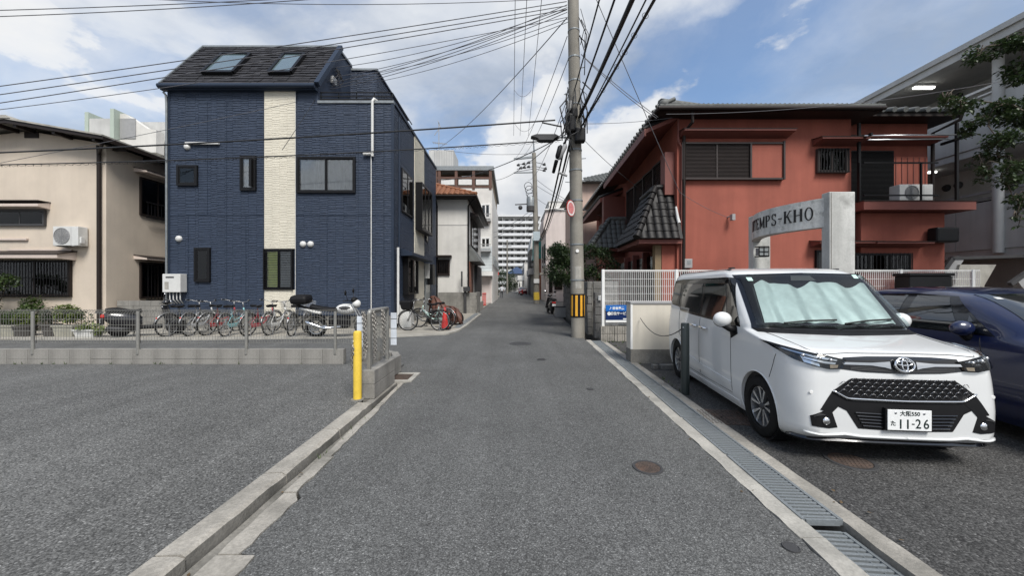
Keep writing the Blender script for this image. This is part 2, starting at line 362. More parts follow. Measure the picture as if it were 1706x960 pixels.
b=MB(); b.prism(road_poly,'z',-.30,0); struct(b.build('road',M['road']))
# lot on the left
lotL=[(-40,-5)]+rough_line([(-1.93,-5),(-1.93,4.75)],.06,.008)+[(-2.05,4.95),(-2.05,7.0),(-40,7.0)]
b=MB(); b.prism(lotL,'z',-.30,.035); struct(b.build('parking_lot',M['lot']))
# lot on the right
lotR=rough_line([(xr(-5)+.575,-5),(xr(7)+.575,7)],.08,.018)+[(xr(10.4)+.565,10.4),(30,10.4),(30,-5)]
b=MB(); b.prism(lotR,'z',-.30,-.01); struct(b.build('parking_lot',M['lot2']))
b=MB(); b.prism([(xr(10.4)+.6,10.405),(2.7,60),(60,60),(60,10.405)],'z',-.30,-.02); struct(b.build('ground',M['conc_d']))
b=MB(); b.prism([(-60,10.43),(-9,10.43),(-3.9,10.87),(-2.06,11.56),(-1.84,12.41),(-1.77,14),(-1.73,20),(-2.01,21.6),(-2.01,60),(-60,60)],'z',-.30,.03); struct(b.build('pavement',M['pad']))
# thin pale kerb line between forecourt and lane
kl=[(-14,10.43),(-9,10.43),(-3.9,10.87),(-2.06,11.56),(-1.84,12.41),(-1.77,14),(-1.73,20)]
kroot=thing('kerb','pale concrete kerb edging the forecourt of the blue house','kerb',(-4,10.9,0))
for i in range(len(kl)-1):
    a=Vector((*kl[i],.022));c=Vector((*kl[i+1],.022)); n=max(1,round((c-a).length/.9))
    for j in range(n):
        p=a.lerp(c,j/n);q=a.lerp(c,(j+1)/n);g=(q-p).normalized()*.005
        MB().bar(p+g,q-g,.13,.05).build('kerb_stone',M['conc_l'],kroot)
# covered channel along that kerb by the white house
b=MB(); b.bar((-1.95,13.2,.045),(-1.90,20.2,.045),.22,.03); tag(b.build('drain_cover',M['galv']),'long grey steel drain cover beside the orange cone and brown tarp','drain cover')

# ---- left kerb, gutter
kr=thing('kerb','worn pale concrete kerb bordering the left parking lot','kerb',(-1.85,0,0))
ks=[-1.6,-.7,.2,1.1,2.0,2.89,3.8,4.66]
for i in range(len(ks)-1):
    y0,y1=ks[i]+.006,ks[i+1]-.006; m=MB(); n=9
    # rounded, chipped arris along the road side
    prof=lambda t:[(-1.938,-.30),(-1.938,.040),(-1.80+r2.uniform(-.008,.008),.044+r2.uniform(-.003,.003)),(-1.768+r2.uniform(-.006,.004),.030+r2.uniform(-.008,.004)),(-1.748,-.30)]
    rows=[[(x,y0+(y1-y0)*k/n,z) for (x,z) in prof(k)] for k in range(n+1)]
    vs=[p for r_ in rows for p in r_]; w=5
    fs=[(k*w+j,k*w+(j+1)%w,(k+1)*w+(j+1)%w,(k+1)*w+j) for k in range(n) for j in range(w)]+[tuple(range(w))[::-1],tuple(n*w+j for j in range(w))]
    
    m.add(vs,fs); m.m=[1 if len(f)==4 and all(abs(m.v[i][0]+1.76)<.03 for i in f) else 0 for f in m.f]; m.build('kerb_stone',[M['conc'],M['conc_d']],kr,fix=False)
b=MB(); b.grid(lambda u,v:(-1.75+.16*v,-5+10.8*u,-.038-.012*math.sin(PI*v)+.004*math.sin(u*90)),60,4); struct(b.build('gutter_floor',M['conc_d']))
lip=[(-1.645,-5),(-1.645,2.1),(-1.66,3.2),(-1.70,4.6),(-1.735,5.78)]
lp=thing('gutter_edge','chipped concrete strip between the left gutter and the road','kerb',(-1.55,0,0))
cuts=[-2.0,-.4,.9,1.62,2.06,2.68,3.25,4.0,4.75,5.75]
def lipx(y):
    for a,c in zip(lip[:-1],lip[1:]):
        if a[1]<=y<=c[1]: return a[0]+(c[0]-a[0])*(y-a[1])/(c[1]-a[1])
    return lip[0][0] if y<0 else lip[-1][0]
def roadx(y):
    best=min(lip_edge,key=lambda p:abs(p[1]-y)); return best[0]
for a,c in zip(cuts[:-1],cuts[1:]):
    n=max(3,int((c-a)/.08)); left=[];right=[]
    for k in range(n+1):
        y=a+.006+(c-a-.012)*k/n; left.append((lipx(y)+r2.uniform(-.004,.004),y)); right.append((roadx(y)-.004+r2.uniform(-.004,.002),y))
    MB().prism(left+right[::-1],'z',-.30,.004+r2.uniform(0,.006)).build('concrete_piece',M['conc'],lp)
# drain inlet near the end of the block wall
di=thing('drain_inlet','rusty drain grate in pale concrete frame beside the block wall end','drain',(-1.8,6.05,0))
b=MB(); b.box(-2.05,-1.58,5.80,5.88,-.28,.02).box(-2.05,-1.58,6.30,6.38,-.28,.02).box(-2.05,-1.97,5.88,6.30,-.28,.02).box(-1.66,-1.58,5.88,6.30,-.28,.02); b.build('frame',M['conc_l'],di)
for i in range(9):
    y=5.90+i*.045; MB().box(-1.97,-1.66,y,y+.022,-.02,.012).build('bar',M['rust'],di)

# ---- right: concrete strips, drain, grates
dv=Vector((.044,1,0)).normalized()
def ro(o,d): return xr(d)+o
for (nm,o0,o1,zt,lab) in (('drain_kerb',.045,.190,.004,'pale concrete strip between the road and the steel drain covers'),('drain_kerb',.438,.575,.0,'rough concrete strip between the drain covers and the right parking lot')):
    t=thing(nm,lab,'kerb',(1.8+o0,0,0)); y=-2.0
    while y<10.4:
        L_=r2.choice([.6,.6,1.2,2.4]); y1=min(10.4,y+L_); n=max(2,int((y1-y)/.1)); a=[];c=[]
        for k in range(n+1):
            yy=y+.003+(y1-y-.006)*k/n
            a.append((ro(o0,yy)+(.004 if o0<.1 else 0)+r2.uniform(-.009,.009),yy)); c.append((ro(o1,yy)+r2.uniform(-.005,.005),yy))
        MB().prism(a+c[::-1],'z',-.30,zt+r2.uniform(-.002,.002)).build('concrete_piece',M['conc_l' if o0<.1 else 'conc'],t); y=y1
b=MB(); b.prism([(ro(.18,-5),-5),(ro(.45,-5),-5),(ro(.45,10.6),10.6),(ro(.18,10.6),10.6)],'z',-.30,-.262); struct(b.build('drain_floor',M['dirt']))
def grate(y0,y1,o=.196,w=.232,label='',zz=.0,rz=0,tilt=0,nb=None,plate=False):
    g=thing('drain_grate' if not plate else 'drain_cover',label,'drain grate',(ro(o+w/2,(y0+y1)/2),(y0+y1)/2,zz))
    L_=y1-y0-.012; h=L_/2
    M4=Matrix.Translation(g.location)@Euler((0,tilt,rz-math.atan(.044))).to_matrix().to_4x4()
    def bl(mb,nm): 
        o_=mb.build(nm,M['galv'],None); o_.parent=g; return o_
    for sx in (-1,1):
        bl(MB().box(sx*w/2-.012,sx*w/2+.012,-h,h,-.035,.004),'side_rail')
    for sy in (-1,1):
        bl(MB().box(-w/2+.012,w/2-.012,sy*h-.008,sy*h+.008,-.035,.002),'end_rail')
    if plate:
        nr=max(6,int(L_/.028)); m=MB()
        m.box(-w/2+.012,w/2-.012,-h+.008,h-.008,-.02,-.008)
        for i in range(nr):
            y=-h+.014+(L_-.03)*i/nr; m.box(-w/2+.02,w/2-.02,y,y+.011,-.008,-.002)
        bl(m,'ribbed_plate')
    else:
        nb=int(L_/.040); proto=None
        for i in range(nb):
            y=-h+.012+(L_-.024)*(i+.5)/nb
            if proto is None: proto=bl(MB().prism([(-w/2+.012,-.0105),(-w/2+.012,.0105),(w/2-.012,.0105),(w/2-.012,-.0105)],'z',-.03,0),'bar')
            c=proto if i==0 else bpy.data.objects.new('bar',proto.data)
            if i: col.objects.link(c); c.parent=g
            c.location=(0,y,0)
        for xx in (-.05,.05): bl(MB().box(xx-.003,xx+.003,-h+.01,h-.01,-.034,-.006),'tie_bar')
    g.matrix_basis=M4
    return g
grate(.35,1.30,label='steel drain grate nearest the viewer, at the bottom edge of the view',zz=-.05,o=.21)
grate(1.33,2.32,label='skewed steel grate sunk into the drain, next to a dark open gap',zz=-.035,rz=R(2.2),tilt=R(3),o=.192)
grate(2.36,3.27,label='steel bar grate just beyond the sunken one, along the right drain',zz=.008)
grate(3.29,4.20,label='finely barred steel grate level with the van front wheel',zz=.006,nb=40)
grate(4.22,5.55,label='ribbed steel cover plate beside the dark bollard, nearest of the plates',plate=True,zz=.010,rz=R(-.6))
grate(5.57,7.1,label='ribbed steel cover plate in front of the cream wall end',plate=True,zz=.012,o=.198)
grate(7.12,8.7,label='ribbed steel cover plate beside the low ribbed wall, middle of three far plates',plate=True,zz=.010)
grate(8.72,10.2,label='farthest ribbed steel cover plate, near the foot of the utility pole',plate=True,zz=.010)

# ---- covers in the asphalt
def cover(x,y,r,label,m,z=.0,knobs=True):
    t=thing('manhole_cover',label,'manhole cover',(x,y,z))
    MB().lathe([(0,.0005),(r*.80,.0005)],(x,y,z+.006),28).build('lid',m,t)
    MB().lathe([(r*.82,.007),(r*.85,.009),(r*.98,.009),(r,.002)],(x,y,z),28).build('rim',M['dgrey'],t)
    if knobs:
        k=MB()
        for i in range(-4,5):
            for j in range(-4,5):
                u=(i+.5*(j%2))*r*.19; v=j*r*.17
                if u*u+v*v<(r*.72)**2: k.box(x+u-r*.055,x+u+r*.055,y+v-r*.04,y+v+r*.04,z+.0065,z+.010)
        k.build('raised_pattern',m,t,kind='stuff')
    return t
cover(X(1079,3.06),3.06,.122,'small round rusty cover in the road right of centre',M['rust'])
cover(X(867,9.72),9.72,.29,'large round manhole cover in the middle of the road',M['dgrey'])
cover(X(902,7.6),7.6,.10,'tiny round valve cover just nearer than the large manhole',M['dgrey'])
cover(X(983,5.40),5.40,.05,'smallest valve cap in the road left of the steel drain plates',M['dgrey'],knobs=False)
cover(X(1318,2.12),2.12,.045,'small dark metal cap in the road near the bottom right strip',M['dgrey'],knobs=False)
cover(X(1416,3.2),3.2,.185,'round brown cover in the lot in front of the white van',M['rust'],z=-.01)
t=thing('access_cover','square rusty access cover on the ground beside the van front wheel','access cover',(X(1210,4.28),4.28,-.01))
b=MB(); b.box(-.26,.26,-.25,.25,0,.006); o=b.build('lid',M['rust'],None); o.parent=t
b=MB()
for i in range(11):
    for j in range(11):
        if (i+j)%2: b.box(-.245+i*.045,-.215+i*.045,-.235+j*.043,-.225+j*.043,.006,.011)
        else: b.box(-.235+i*.045,-.225+i*.045,-.245+j*.043,-.215+j*.043,.006,.011)
o=b.build('raised_pattern',M['rust'],None); o.parent=t; o['kind']='stuff'
t.matrix_basis=Matrix.Translation((X(1208,4.28),4.28,-.01))@Matrix.Rotation(R(-6),4,'Z')

# ================================================================= left block wall and mesh fence
wl=thing('block_wall','low grey concrete block wall under the mesh fence of the left lot','wall',(-6,7.08,0))
bp=MB().box(-.197,.197,-.06,.06,0,.184).build('block',M['block'],wl,bevel=.005)
bp2=MB().box(-.197,.197,-.06,.06,0,.094).build('block',M['block'],wl,bevel=.005)
first=[True,True]
def blk(kind,c,rz):
    src=(bp,bp2)[kind]; mw=Matrix.Translation(c)@Matrix.Rotation(rz,4,'Z')
    if first[kind]: first[kind]=False; src.matrix_basis=mw
    else: share(src,'block',wl,mw)
path=[]
x=-15.0
while x<-3.15: path.append(((x,7.08),0)); x+=.40
# corner bend towards the road
cx,cy,rad=-3.0,6.28,.80
for k in range(4):
    a=R(90-20-k*24); path.append(((cx+rad*math.cos(a)*1.25,cy+rad*math.sin(a)),a-R(90)))
for (c,rz) in path:
    blk(1,(c[0],c[1],.03+r2.uniform(-.002,.002)),rz); blk(0,(c[0],c[1],.128+r2.uniform(-.002,.002)),rz)
we=thing('block_wall','stub of grey concrete block wall at the road corner under the chains','wall',(-1.95,5.3,0))
for zc in (.0,.192):
    for k,(y0,y1) in enumerate(((4.95,5.145),(5.15,5.53),(5.535,5.80))):
        MB().box(-2.01,-1.84,y0,y1,zc,zc+.186).build('block',M['block'],we,bevel=.005)
MB().box(-1.999,-1.851,4.956,5.794,-.1,.370).build('mortar_core',M['conc_d'],we)
MB().box(-1.90,-1.80,4.70,5.80,-.30,-.004).build('footing',M['conc_d'],we)

def mesh_panel(mb,a,b,z0,z1,step=.052,r=.0022,fold=True):
    a=Vector(a);b=Vector(b);L_=(b-a).length;d=(b-a).normalized();nrm=Vector((-d.y,d.x,0)); n=int(L_/step)
    for i in range(n+1):
        p=a.lerp(b,i/n); mb.bar((p.x,p.y,z0),(p.x,p.y,z1),r*2)
        if fold:
            q=p+nrm*.045; mb.bar((p.x,p.y,z1),(q.x,q.y,z1+.03),r*2); mb.bar((q.x,q.y,z1+.03),(p.x,p.y,z1+.06),r*2)
    for k in range(6):
        z=z0+.01+(z1-z0-.02)*k/5; mb.bar((a.x,a.y,z),(b.x,b.y,z),r*2.6)
    if fold:
        mb.bar((a.x,a.y,z1+.06),(b.x,b.y,z1+.06),r*2.6); mb.bar(a+nrm*.045+Vector((0,0,z1+.03)),b+nrm*.045+Vector((0,0,z1+.03)),r*2.6)
fn=thing('mesh_fence','grey welded wire mesh fence along the left parking lot','fence',(-6,7.08,.3))
px_=[-13.10,-11.10,-9.11,-7.11,-5.05,-3.36]
for xx in px_: MB().cyl((xx,7.03,.22),(xx,7.03,1.03),.028,n=10).build('post',M['fence'],fn,smooth=40)
for xa,xb in zip([-15.1]+px_,px_): 
    m=MB(); mesh_panel(m,(xa,7.08,0),(xb,7.08,0),.42,1.0); m.build('wire_panel',M['fence'],fn)
    MB().box(xa,xb,7.05,7.062,.335,.415).build('base_strip',M['galv'],fn) if False else None
m=MB(); mesh_panel(m,(-3.36,7.08,0),(-2.62,6.85,0),.42,1.0); m.build('wire_panel',M['fence'],fn)
m=MB(); mesh_panel(m,(-2.62,6.85,0),(-2.0,5.80,0),.42,1.02); m.build('wire_panel',M['fence'],fn)
MB().cyl((-2.62,6.85,.0),(-2.62,6.85,1.05),.032,n=10).build('post',M['fence'],fn,smooth=40)
# end frame beside the road: posts, folded mesh, reflective strips, chains
ef=thing('fence_end','end bay of the wire mesh fence on the block stub at the road corner','fence',(-1.93,5.3,.38))
for (x,y,h) in ((-1.945,5.03,1.14),(-1.925,5.70,1.17),(-2.03,5.9,1.15)):
    MB().bar((x,y,.36 if y<5.8 else 0),(x,y,h),.05).build('post',M['fence'],ef,bevel=.006)
m=MB(); mesh_panel(m,(-1.945,5.06,0),(-1.925,5.68,0),.46,1.08,.055); m.build('wire_panel',M['fence'],ef)
MB().tube([(-1.945,5.03,1.13),(-1.96,5.10,1.165),(-1.93,5.45,1.17),(-1.925,5.70,1.165)],.03,8).build('top_roll',M['fence'],ef,smooth=True)
for (x,y,z0,z1,lab) in ((-2.06,5.02,.68,1.10,'left'),(-1.83,5.72,.60,1.10,'right')):
    tt=thing('reflector_strip','pale blue plastic strip tied to the '+('near' if lab=='left' else 'far')+' side of the fence end bay','reflector',(x,y,z0))
    MB().box(x-.045,x+.045,y-.004,y+.004,z0,z1).build('strip',mat('pale_blue_plastic_'+lab,(.56,.60,.65),.4),tt)
    for k in range(3): 
        z=z0+.1+k*(z1-z0-.2)/2; MB().box(x-.047,x+.047,y-.006,y+.006,z,z+.008).build('tie',M['dgrey'],tt)
def chain(mb,pts,r=.0045,ll=.036):
    pts=[Vector(p) for p in pts]
    # resample
    ln=0;acc=[0]
    for a,b_ in zip(pts[:-1],pts[1:]): ln+=(b_-a).length; acc.append(ln)
    n=int(ln/(ll*.72))
    for i in range(n):
        s=ln*(i+.5)/n;k=max(j for j in range(len(acc)) if acc[j]<=s); k=min(k,len(pts)-2)
        p=pts[k].lerp(pts[k+1],(s-acc[k])/max(1e-6,acc[k+1]-acc[k])); d=(pts[k+1]-pts[k]).normalized()
        u=d.cross(Vector((.3,1,.2))).normalized(); u=u if i%2 else d.cross(u)
        loop=[p+d*math.cos(t)*ll/2+u*math.sin(t)*ll*.32 for t in [2*PI*q/8 for q in range(8)]]
        mb.tube(loop,r,4,closed=True)
def sag(a,b,s,n=12): 
    a=Vector(a);b=Vector(b); return [a.lerp(b,i/n)-Vector((0,0,s*4*(i/n)*(1-i/n))) for i in range(n+1)]
chm=mat('chain_steel',(.20,.19,.175),.45,.3,20,60,.2,metal=.6)
for k,(x,y,lab) in enumerate(((-1.985,4.985,'chain hanging nearest the viewer on the fence end post'),(-1.90,5.12,'thick knot of chain looped over the fence end bay'),(-1.87,5.40,'chain with a yellow tag hanging inside the fence end bay'))):
    m=MB()
    for q in range(2): 
        dx=.02*q; chain(m,[(x+dx,y+.03,.98),(x+dx-.03,y,1.16),(x+dx,y-.03,.9),(x+dx+.01,y-.03,.5+.1*q)],.006,.042)
    tag(m.build('chain',chm),lab,'chain')
m=MB(); chain(m,sag((-1.96,4.82,.55),(-1.96,5.0,.75),.10)); chain(m,[(-2.06,4.80,.78),(-2.075,4.79,.6),(-2.075,4.79,.42)],.006,.042); chain(m,[(-2.05,4.79,.80),(-2.045,4.765,.7),(-2.05,4.765,.62)],.006,.042)
tag(m.build('chain',chm),'chain draped from the yellow bollard to the fence end','chain')
# yellow bollard
yb=thing('bollard','yellow painted steel bollard with a chain at the lot corner','bollard',(-2.01,4.81,.03))
MB().lathe([(0,.0),(.052,.0),(.052,.86),(.047,.885),(.030,.895),(0,.897)],(-2.01,4.81,.03),20).build('tube',M['yellow'],yb,smooth=40)
MB().lathe([(.052,.0),(.085,.0),(.080,.012),(.052,.014)],(-2.01,4.81,.03),16).build('base',M['conc_d'],yb)
MB().tube([(-2.06,4.79,.81),(-2.075,4.785,.80),(-2.075,4.785,.775),(-2.06,4.79,.77)],.006,6).build('chain_hook',M['galv'],yb)
# dark bollard by the van
db=thing('bollard','dark green steel bollard standing beside the white van','bollard',(2.43,5.19,-.01))
MB().lathe([(0,.0),(.056,.0),(.056,.985),(.050,1.0),(0,1.0)],(2.43,5.19,-.01),20).build('tube',mat('bollard_green',(.022,.030,.030),.3,.12,6,60,.08),db,smooth=40)
MB().ball((2.385,5.15,.93),.012).build('eyelet',M['galv'],db)
# block stones by the cream wall
for i,(px,w) in enumerate(((1092,.10),(1117,.36))):
    tag(MB().box(X(px,6.75)-w/2,X(px,6.75)+w/2,6.72,6.84,-.012,.075).build('kerb_block',M['stone'],None,bevel=.012),('small square' if i==0 else 'long')+' dark stone block lying at the foot of the cream wall','stone')
# ================================================================= house helpers
def window(par,x0,x1,z0,z1,y,frame=None,fw=.045,sashes=2,inner='room',gl='glass',dep=.09,muntin=0,name='window',curt=None):
    """window in a wall facing -y at depth y"""
    frame=frame or M['black']
    f=MB(); 
    f.box(x0,x1,y-.085,y+.02,z0,z0+fw).box(x0,x1,y-.085,y+.02,z1-fw,z1).box(x0,x0+fw,y-.085,y+.02,z0+fw,z1-fw).box(x1-fw,x1,y-.085,y+.02,z0+fw,z1-fw)
    o=f.build(name,frame,par)
    n=sashes
    for i in range(n):
        a=x0+fw+(x1-x0-2*fw)*i/n; c=x0+fw+(x1-x0-2*fw)*(i+1)/n
        off=.0 if i%2 else -.02
        s=MB(); t=fw*.6; yy=y-.050+off
        s.box(a,a+t,yy,yy+.02,z0+fw,z1-fw).box(c-t,c,yy,yy+.02,z0+fw,z1-fw).box(a+t,c-t,yy,yy+.02,z0+fw,z0+fw+t).box(a+t,c-t,yy,yy+.02,z1-fw-t,z1-fw)
        s.build('sash',frame,o)
        MB().box(a+t,c-t,yy+.008,yy+.012,z0+fw+t,z1-fw-t).build('pane',M[gl],o)
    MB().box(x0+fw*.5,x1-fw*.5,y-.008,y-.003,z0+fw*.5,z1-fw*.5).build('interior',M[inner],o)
    if curt:
        for (a,c,m) in curt:
            nf=int((c-a)/.018)
            MB().grid(lambda u,v:(a+(c-a)*u,y-.026+.015*math.sin(u*(c-a)*34+math.sin(u*9)*1.5)+.002*math.sin(v*3),z0+fw*1.2+(z1-z0-2.4*fw)*v),nf,2).build('curtain',M[m],o,smooth=True)
    return o
def windowx(par,y0,y1,z0,z1,x,side,frame=None,fw=.045,sashes=2,gl='glassd',inner='room',proj=.05):
    """window in a wall with normal along x (side=+1 faces +x, -1 faces -x)"""
    frame=frame or M['black']; s=side
    f=MB(); a0,a1=(x-s*.02,x+s*proj)
    f.box(a0,a1,y0,y1,z0,z0+fw).box(a0,a1,y0,y1,z1-fw,z1).box(a0,a1,y0,y0+fw,z0+fw,z1-fw).box(a0,a1,y1-fw,y1,z0+fw,z1-fw)
    o=f.build('window',frame,par)
    for i in range(sashes):
        a=y0+fw+(y1-y0-2*fw)*i/sashes; c=y0+fw+(y1-y0-2*fw)*(i+1)/sashes; xx=x+s*(proj*.5+(.012 if i%2 else 0)); t=fw*.6
        m=MB(); m.box(xx,xx+s*.018,a,a+t,z0+fw,z1-fw).box(xx,xx+s*.018,c-t,c,z0+fw,z1-fw).box(xx,xx+s*.018,a+t,c-t,z0+fw,z0+fw+t).box(xx,xx+s*.018,a+t,c-t,z1-fw-t,z1-fw); m.build('sash',frame,o)
        MB().box(xx+s*.006,xx+s*.010,a+t,c-t,z0+fw+t,z1-fw-t).build('pane',M[gl],o)
    MB().box(x+s*.004,x+s*.008,y0+fw*.5,y1-fw*.5,z0+fw*.5,z1-fw*.5).build('interior',M[inner],o)
    return o
def cladding(mb,x0,x1,z0,z1,y,rng,ry=.085,holes=(),axis='y',s=-1,cw=.275,amp=1.0):
    """split-stone relief: narrow columns of uneven courses with wavy arrises; faces turned towards s along axis"""
    q=(lambda u,dd,zz:(u,y+s*dd,zz)) if axis=='y' else (lambda u,dd,zz:(y+s*dd,u,zz))
    n=max(1,round((x1-x0)/cw)); edges=[x0+(x1-x0)*i/n for i in range(n+1)]
    he=[h[k] for h in holes for k in (0,1) if x0<h[k]<x1]
    cuts=sorted([e for e in edges if all(abs(e-h)>.16 for h in he)]+he)
    for a,c in zip(cuts[:-1],cuts[1:]):
        if c-a<.012: continue
        z=z0
        while z<z1-.01:
            zh=min(z1,z+rng.uniform(ry*.62,ry*1.35)); m=(a+c)/2
            hs=[h for h in holes if h[0]<m<h[1] and z<h[3] and zh>h[2]]
            if hs:
                h=hs[0]
                if z<h[2]-.02: zh=h[2]
                else: z=h[3]; continue
            g=.0025; k=3; W=[]
            for i in range(k+1):
                x=a+g+(c-a-2*g)*i/k; lo=z+g+rng.uniform(0,.016); hi=zh-g-rng.uniform(0,.016)
                if hi<lo+.01: lo,hi=z+g,zh-g
                W.append((q(x,amp*rng.uniform(.008,.019),lo),q(x,amp*rng.uniform(.003,.010),hi),q(x,0,z),q(x,0,zh)))
            vs=[p for w in W for p in w]; fs=[]
            for i in range(k):
                b0=i*4;b1=b0+4; fs+=[(b0,b1,b1+1,b0+1),(b0+2,b1+2,b1,b0),(b0+1,b1+1,b1+3,b0+3)]
            fs+=[(2,0,1,3),(k*4,k*4+2,k*4+3,k*4+1)]
            mb.add(vs,fs); z=zh
    return mb
def ac_unit(name,label,loc,w=.80,h=.55,d=.28,group=None):
    t=thing(name,label,'air conditioner',loc)
    x,y,z=loc
    MB().box(x,x+w,y,y+d,z,z+h).build('casing',M['whitep'],t,bevel=.012)
    cx,cz,r=x+w*.36,z+h*.5,h*.40
    MB().lathe([(0,0),(r,0),(r,-.008),(r+.012,-.012),(r+.012,0)],(cx,y-.004,cz),22,'y').build('fan_opening',M['grey'],t)
    g=MB()
    for k in range(1,6): 
        rr=r*k/5; g.tube([(cx+rr*math.cos(a),y-.016,cz+rr*math.sin(a)) for a in [2*PI*j/18 for j in range(18)]],.004,4,closed=True)
    for k in range(8):
        a=PI*k/8; g.bar((cx-r*math.cos(a),y-.018,cz-r*math.sin(a)),(cx+r*math.cos(a),y-.018,cz+r*math.sin(a)),.006)
    g.build('fan_grille',M['grey'],t)
    MB().box(x+w*.72,x+w*.73,y-.002,y,z+.02,z+h-.02).build('panel_line',M['grey'],t)
    MB().box(x+w,x+w+.05,y+.05,y+.18,z+.08,z+.30).build('valve_cover',M['whitep'],t,bevel=.01)
    for sx in (.12,.8):
        MB().box(x+w*sx,x+w*sx+.04,y-.03,y+d+.03,z-.03,z-.001).build('foot',M['grey'],t)
    return t
def eave_tiles(mb,x0,x1,y,z,r=.075,step=.26,ln=.3,axis='x'):
    n=int((x1-x0)/step)
    for i in range(n):
        c=x0+(i+.5)*(x1-x0)/n
        if axis=='x': mb.tube([(c,y,z),(c,y+ln,z+ln*.45)],r,8)
        else: mb.tube([(y,c,z),(y+ln,c,z+abs(ln)*.45)],r,8)

# ================================================================= the dark blue house
DB=13.0
bx=lambda px:X(px,DB)
bz=lambda py:Z(py,DB)
bh=thing('blue_house','three storey house clad in dark blue panels with a cream vertical stripe','house',(-8.1,13,0))
XL,XRr=bx(281),bx(655)
XT=-6.82      # right end of the sloping roof block
w=MB(); w.box(XL,XRr,DB,20.3,.48,7.95); w.build('wall',M['blue'],bh)
w=MB(); w.prism([(DB+.02,7.95),(DB+.02,8.62),(14.55,10.82),(20.28,10.82),(20.28,7.95)],'x',XL+.01,XT); w.build('upper_wall',M['blue'],bh)
MB().box(XT,-5.72,15.6,20.27,7.95,10.62).build('stair_tower',M['blue'],bh)
MB().box(XL+.03,XRr-.03,DB+.03,20.2,0,.48).build('plinth',M['conc_d'],bh)
MB().box(XRr-.30,XRr-.012,DB+.0,DB+.04,0,.50).build('corner_plinth',M['stone'],bh)
# stripe (front)
sx0,sx1=bx(441),bx(493)
wins=[(bx(297),bx(331),bz(310),bz(276)),(bx(402),bx(428),bz(318),bz(260)),(bx(496),bx(593),bz(322),bz(262)),(bx(326),bx(352),bz(470),bz(413)),(bx(442),bx(490),bz(483),bz(415))]
cr=random.Random(11)
c=MB()
for (a,b_) in ((XL+.05,sx0-.01),(sx1+.01,XRr-.06)):
    cladding(c,a,b_,.50,8.02 if a>sx0 else 8.60,DB-.001,cr,holes=wins)
    cc=a
c.build('blue_relief',M['blue'],bh,kind='stuff',fix=False)
MB().box(sx0,sx1,DB-.03,DB-.001,bz(415)+.0,8.60).build('stripe_panel',M['cream'],bh)
MB().box(sx0,sx1,DB-.03,DB-.001,.46,bz(483)-.0).build('stripe_panel',M['cream'],bh)
c=MB(); cladding(c,sx0+.02,sx1-.02,bz(415)+.01,8.60,DB-.03,cr,holes=[wins[2]],amp=.55); cladding(c,sx0+.02,sx1-.02,.47,bz(483)-.01,DB-.03,cr,amp=.55); c.build('cream_relief',M['cream'],bh,kind='stuff',fix=False)
for xx in (sx0-.012,sx1-.003): MB().box(xx,xx+.015,DB-.045,DB-.0305,.46,8.6).build('stripe_trim',M['bluetrim'] if xx<sx0 else M['whitep'],bh)
MB().box(XL-.02,XL+.06,DB-.03,DB+.06,.5,8.6).build('corner_trim',M['bluetrim'],bh)
MB().box(XRr-.06,XRr+.03,DB-.03,DB+.06,.5,7.94).build('corner_trim',M['bluetrim'],bh)
# vertical panel joints of the cladding, one strip each
for px in (314,346,378,410,545,597,640):
    xx=bx(px)
    for (za,zb) in ((.52,4.0),(4.03,8.0)):
        if not any(h[0]-.02<xx<h[1]+.02 and h[2]<zb and h[3]>za for h in wins): MB().box(xx-.006,xx+.006,DB-.019,DB-.003,za,zb).build('panel_joint',M['bluetrim'],bh)
for (a_,b_) in ((XL+.06,sx0-.02),(sx1+.02,XRr-.06)): MB().box(a_,b_,DB-.020,DB-.003,4.005,4.022).build('panel_joint',M['bluetrim'],bh)
# roof: slope, shingles, gutter, ridge
def rp(x,t): # t 0 eave..1 ridge
    y0,z0,y1,z1=12.83,8.52,14.62,10.95
    return Vector((x,y0+(y1-y0)*t,z0+(z1-z0)*t))
rf=MB().add([rp(XL-.12,0),rp(XT+.02,0),rp(XT+.02,1),rp(XL-.12,1)],[(0,1,2,3)]).build('roof',M['slate'],bh,solid=.06)
sh=MB(); nrm=Vector((0,-2.43,1.79)).normalized(); rows=16
for i in range(rows):
    x=XL-.12-cr.uniform(0,.4)
    while x<XT:
        wd_=cr.uniform(.22,.5); a=max(XL-.12,x);c_=min(XT+.02,x+wd_);x+=wd_
        if c_-a<.03: continue
        t0=i/rows-cr.uniform(0,.012);t1=(i+1)/rows; h=cr.uniform(.050,.072)
        vs=[rp(a+.004,t0)+nrm*h,rp(c_-.004,t0)+nrm*h,rp(c_-.004,t1)+nrm*.034,rp(a+.004,t1)+nrm*.034,rp(a+.004,t0)+nrm*.02,rp(c_-.004,t0)+nrm*.02]
        sh.add(vs,[(0,1,2,3),(4,5,1,0)])
sh.build('shingles',M['slate'],rf,kind='stuff',fix=False)
for t in (0,):
    MB().tube([(XL-.18,12.80,8.47),(XT-.0,12.80,8.47)],.085,12).build('gutter',M['bluetrim'],rf,smooth=50)
MB().box(XL-.16,XT,12.84,13.0,8.36,8.50).build('fascia',M['bluetrim'],rf)
MB().bar(rp(XL-.12,1)+Vector((0,0,.03)),rp(XT+.1,1)+Vector((0,0,.03)),.16,.07).build('ridge_cap',M['galv'],rf)
MB().bar(rp(XL-.12,0)+nrm*.04,rp(XL-.12,1)+nrm*.04,.06,.09,up=nrm).build('verge_trim',M['galv'],rf)
MB().bar(rp(XT+.06,0)+nrm*.02,rp(XT+.06,1)+nrm*.02,.16,.16,up=nrm).build('verge_trim',M['bluetrim'],rf)
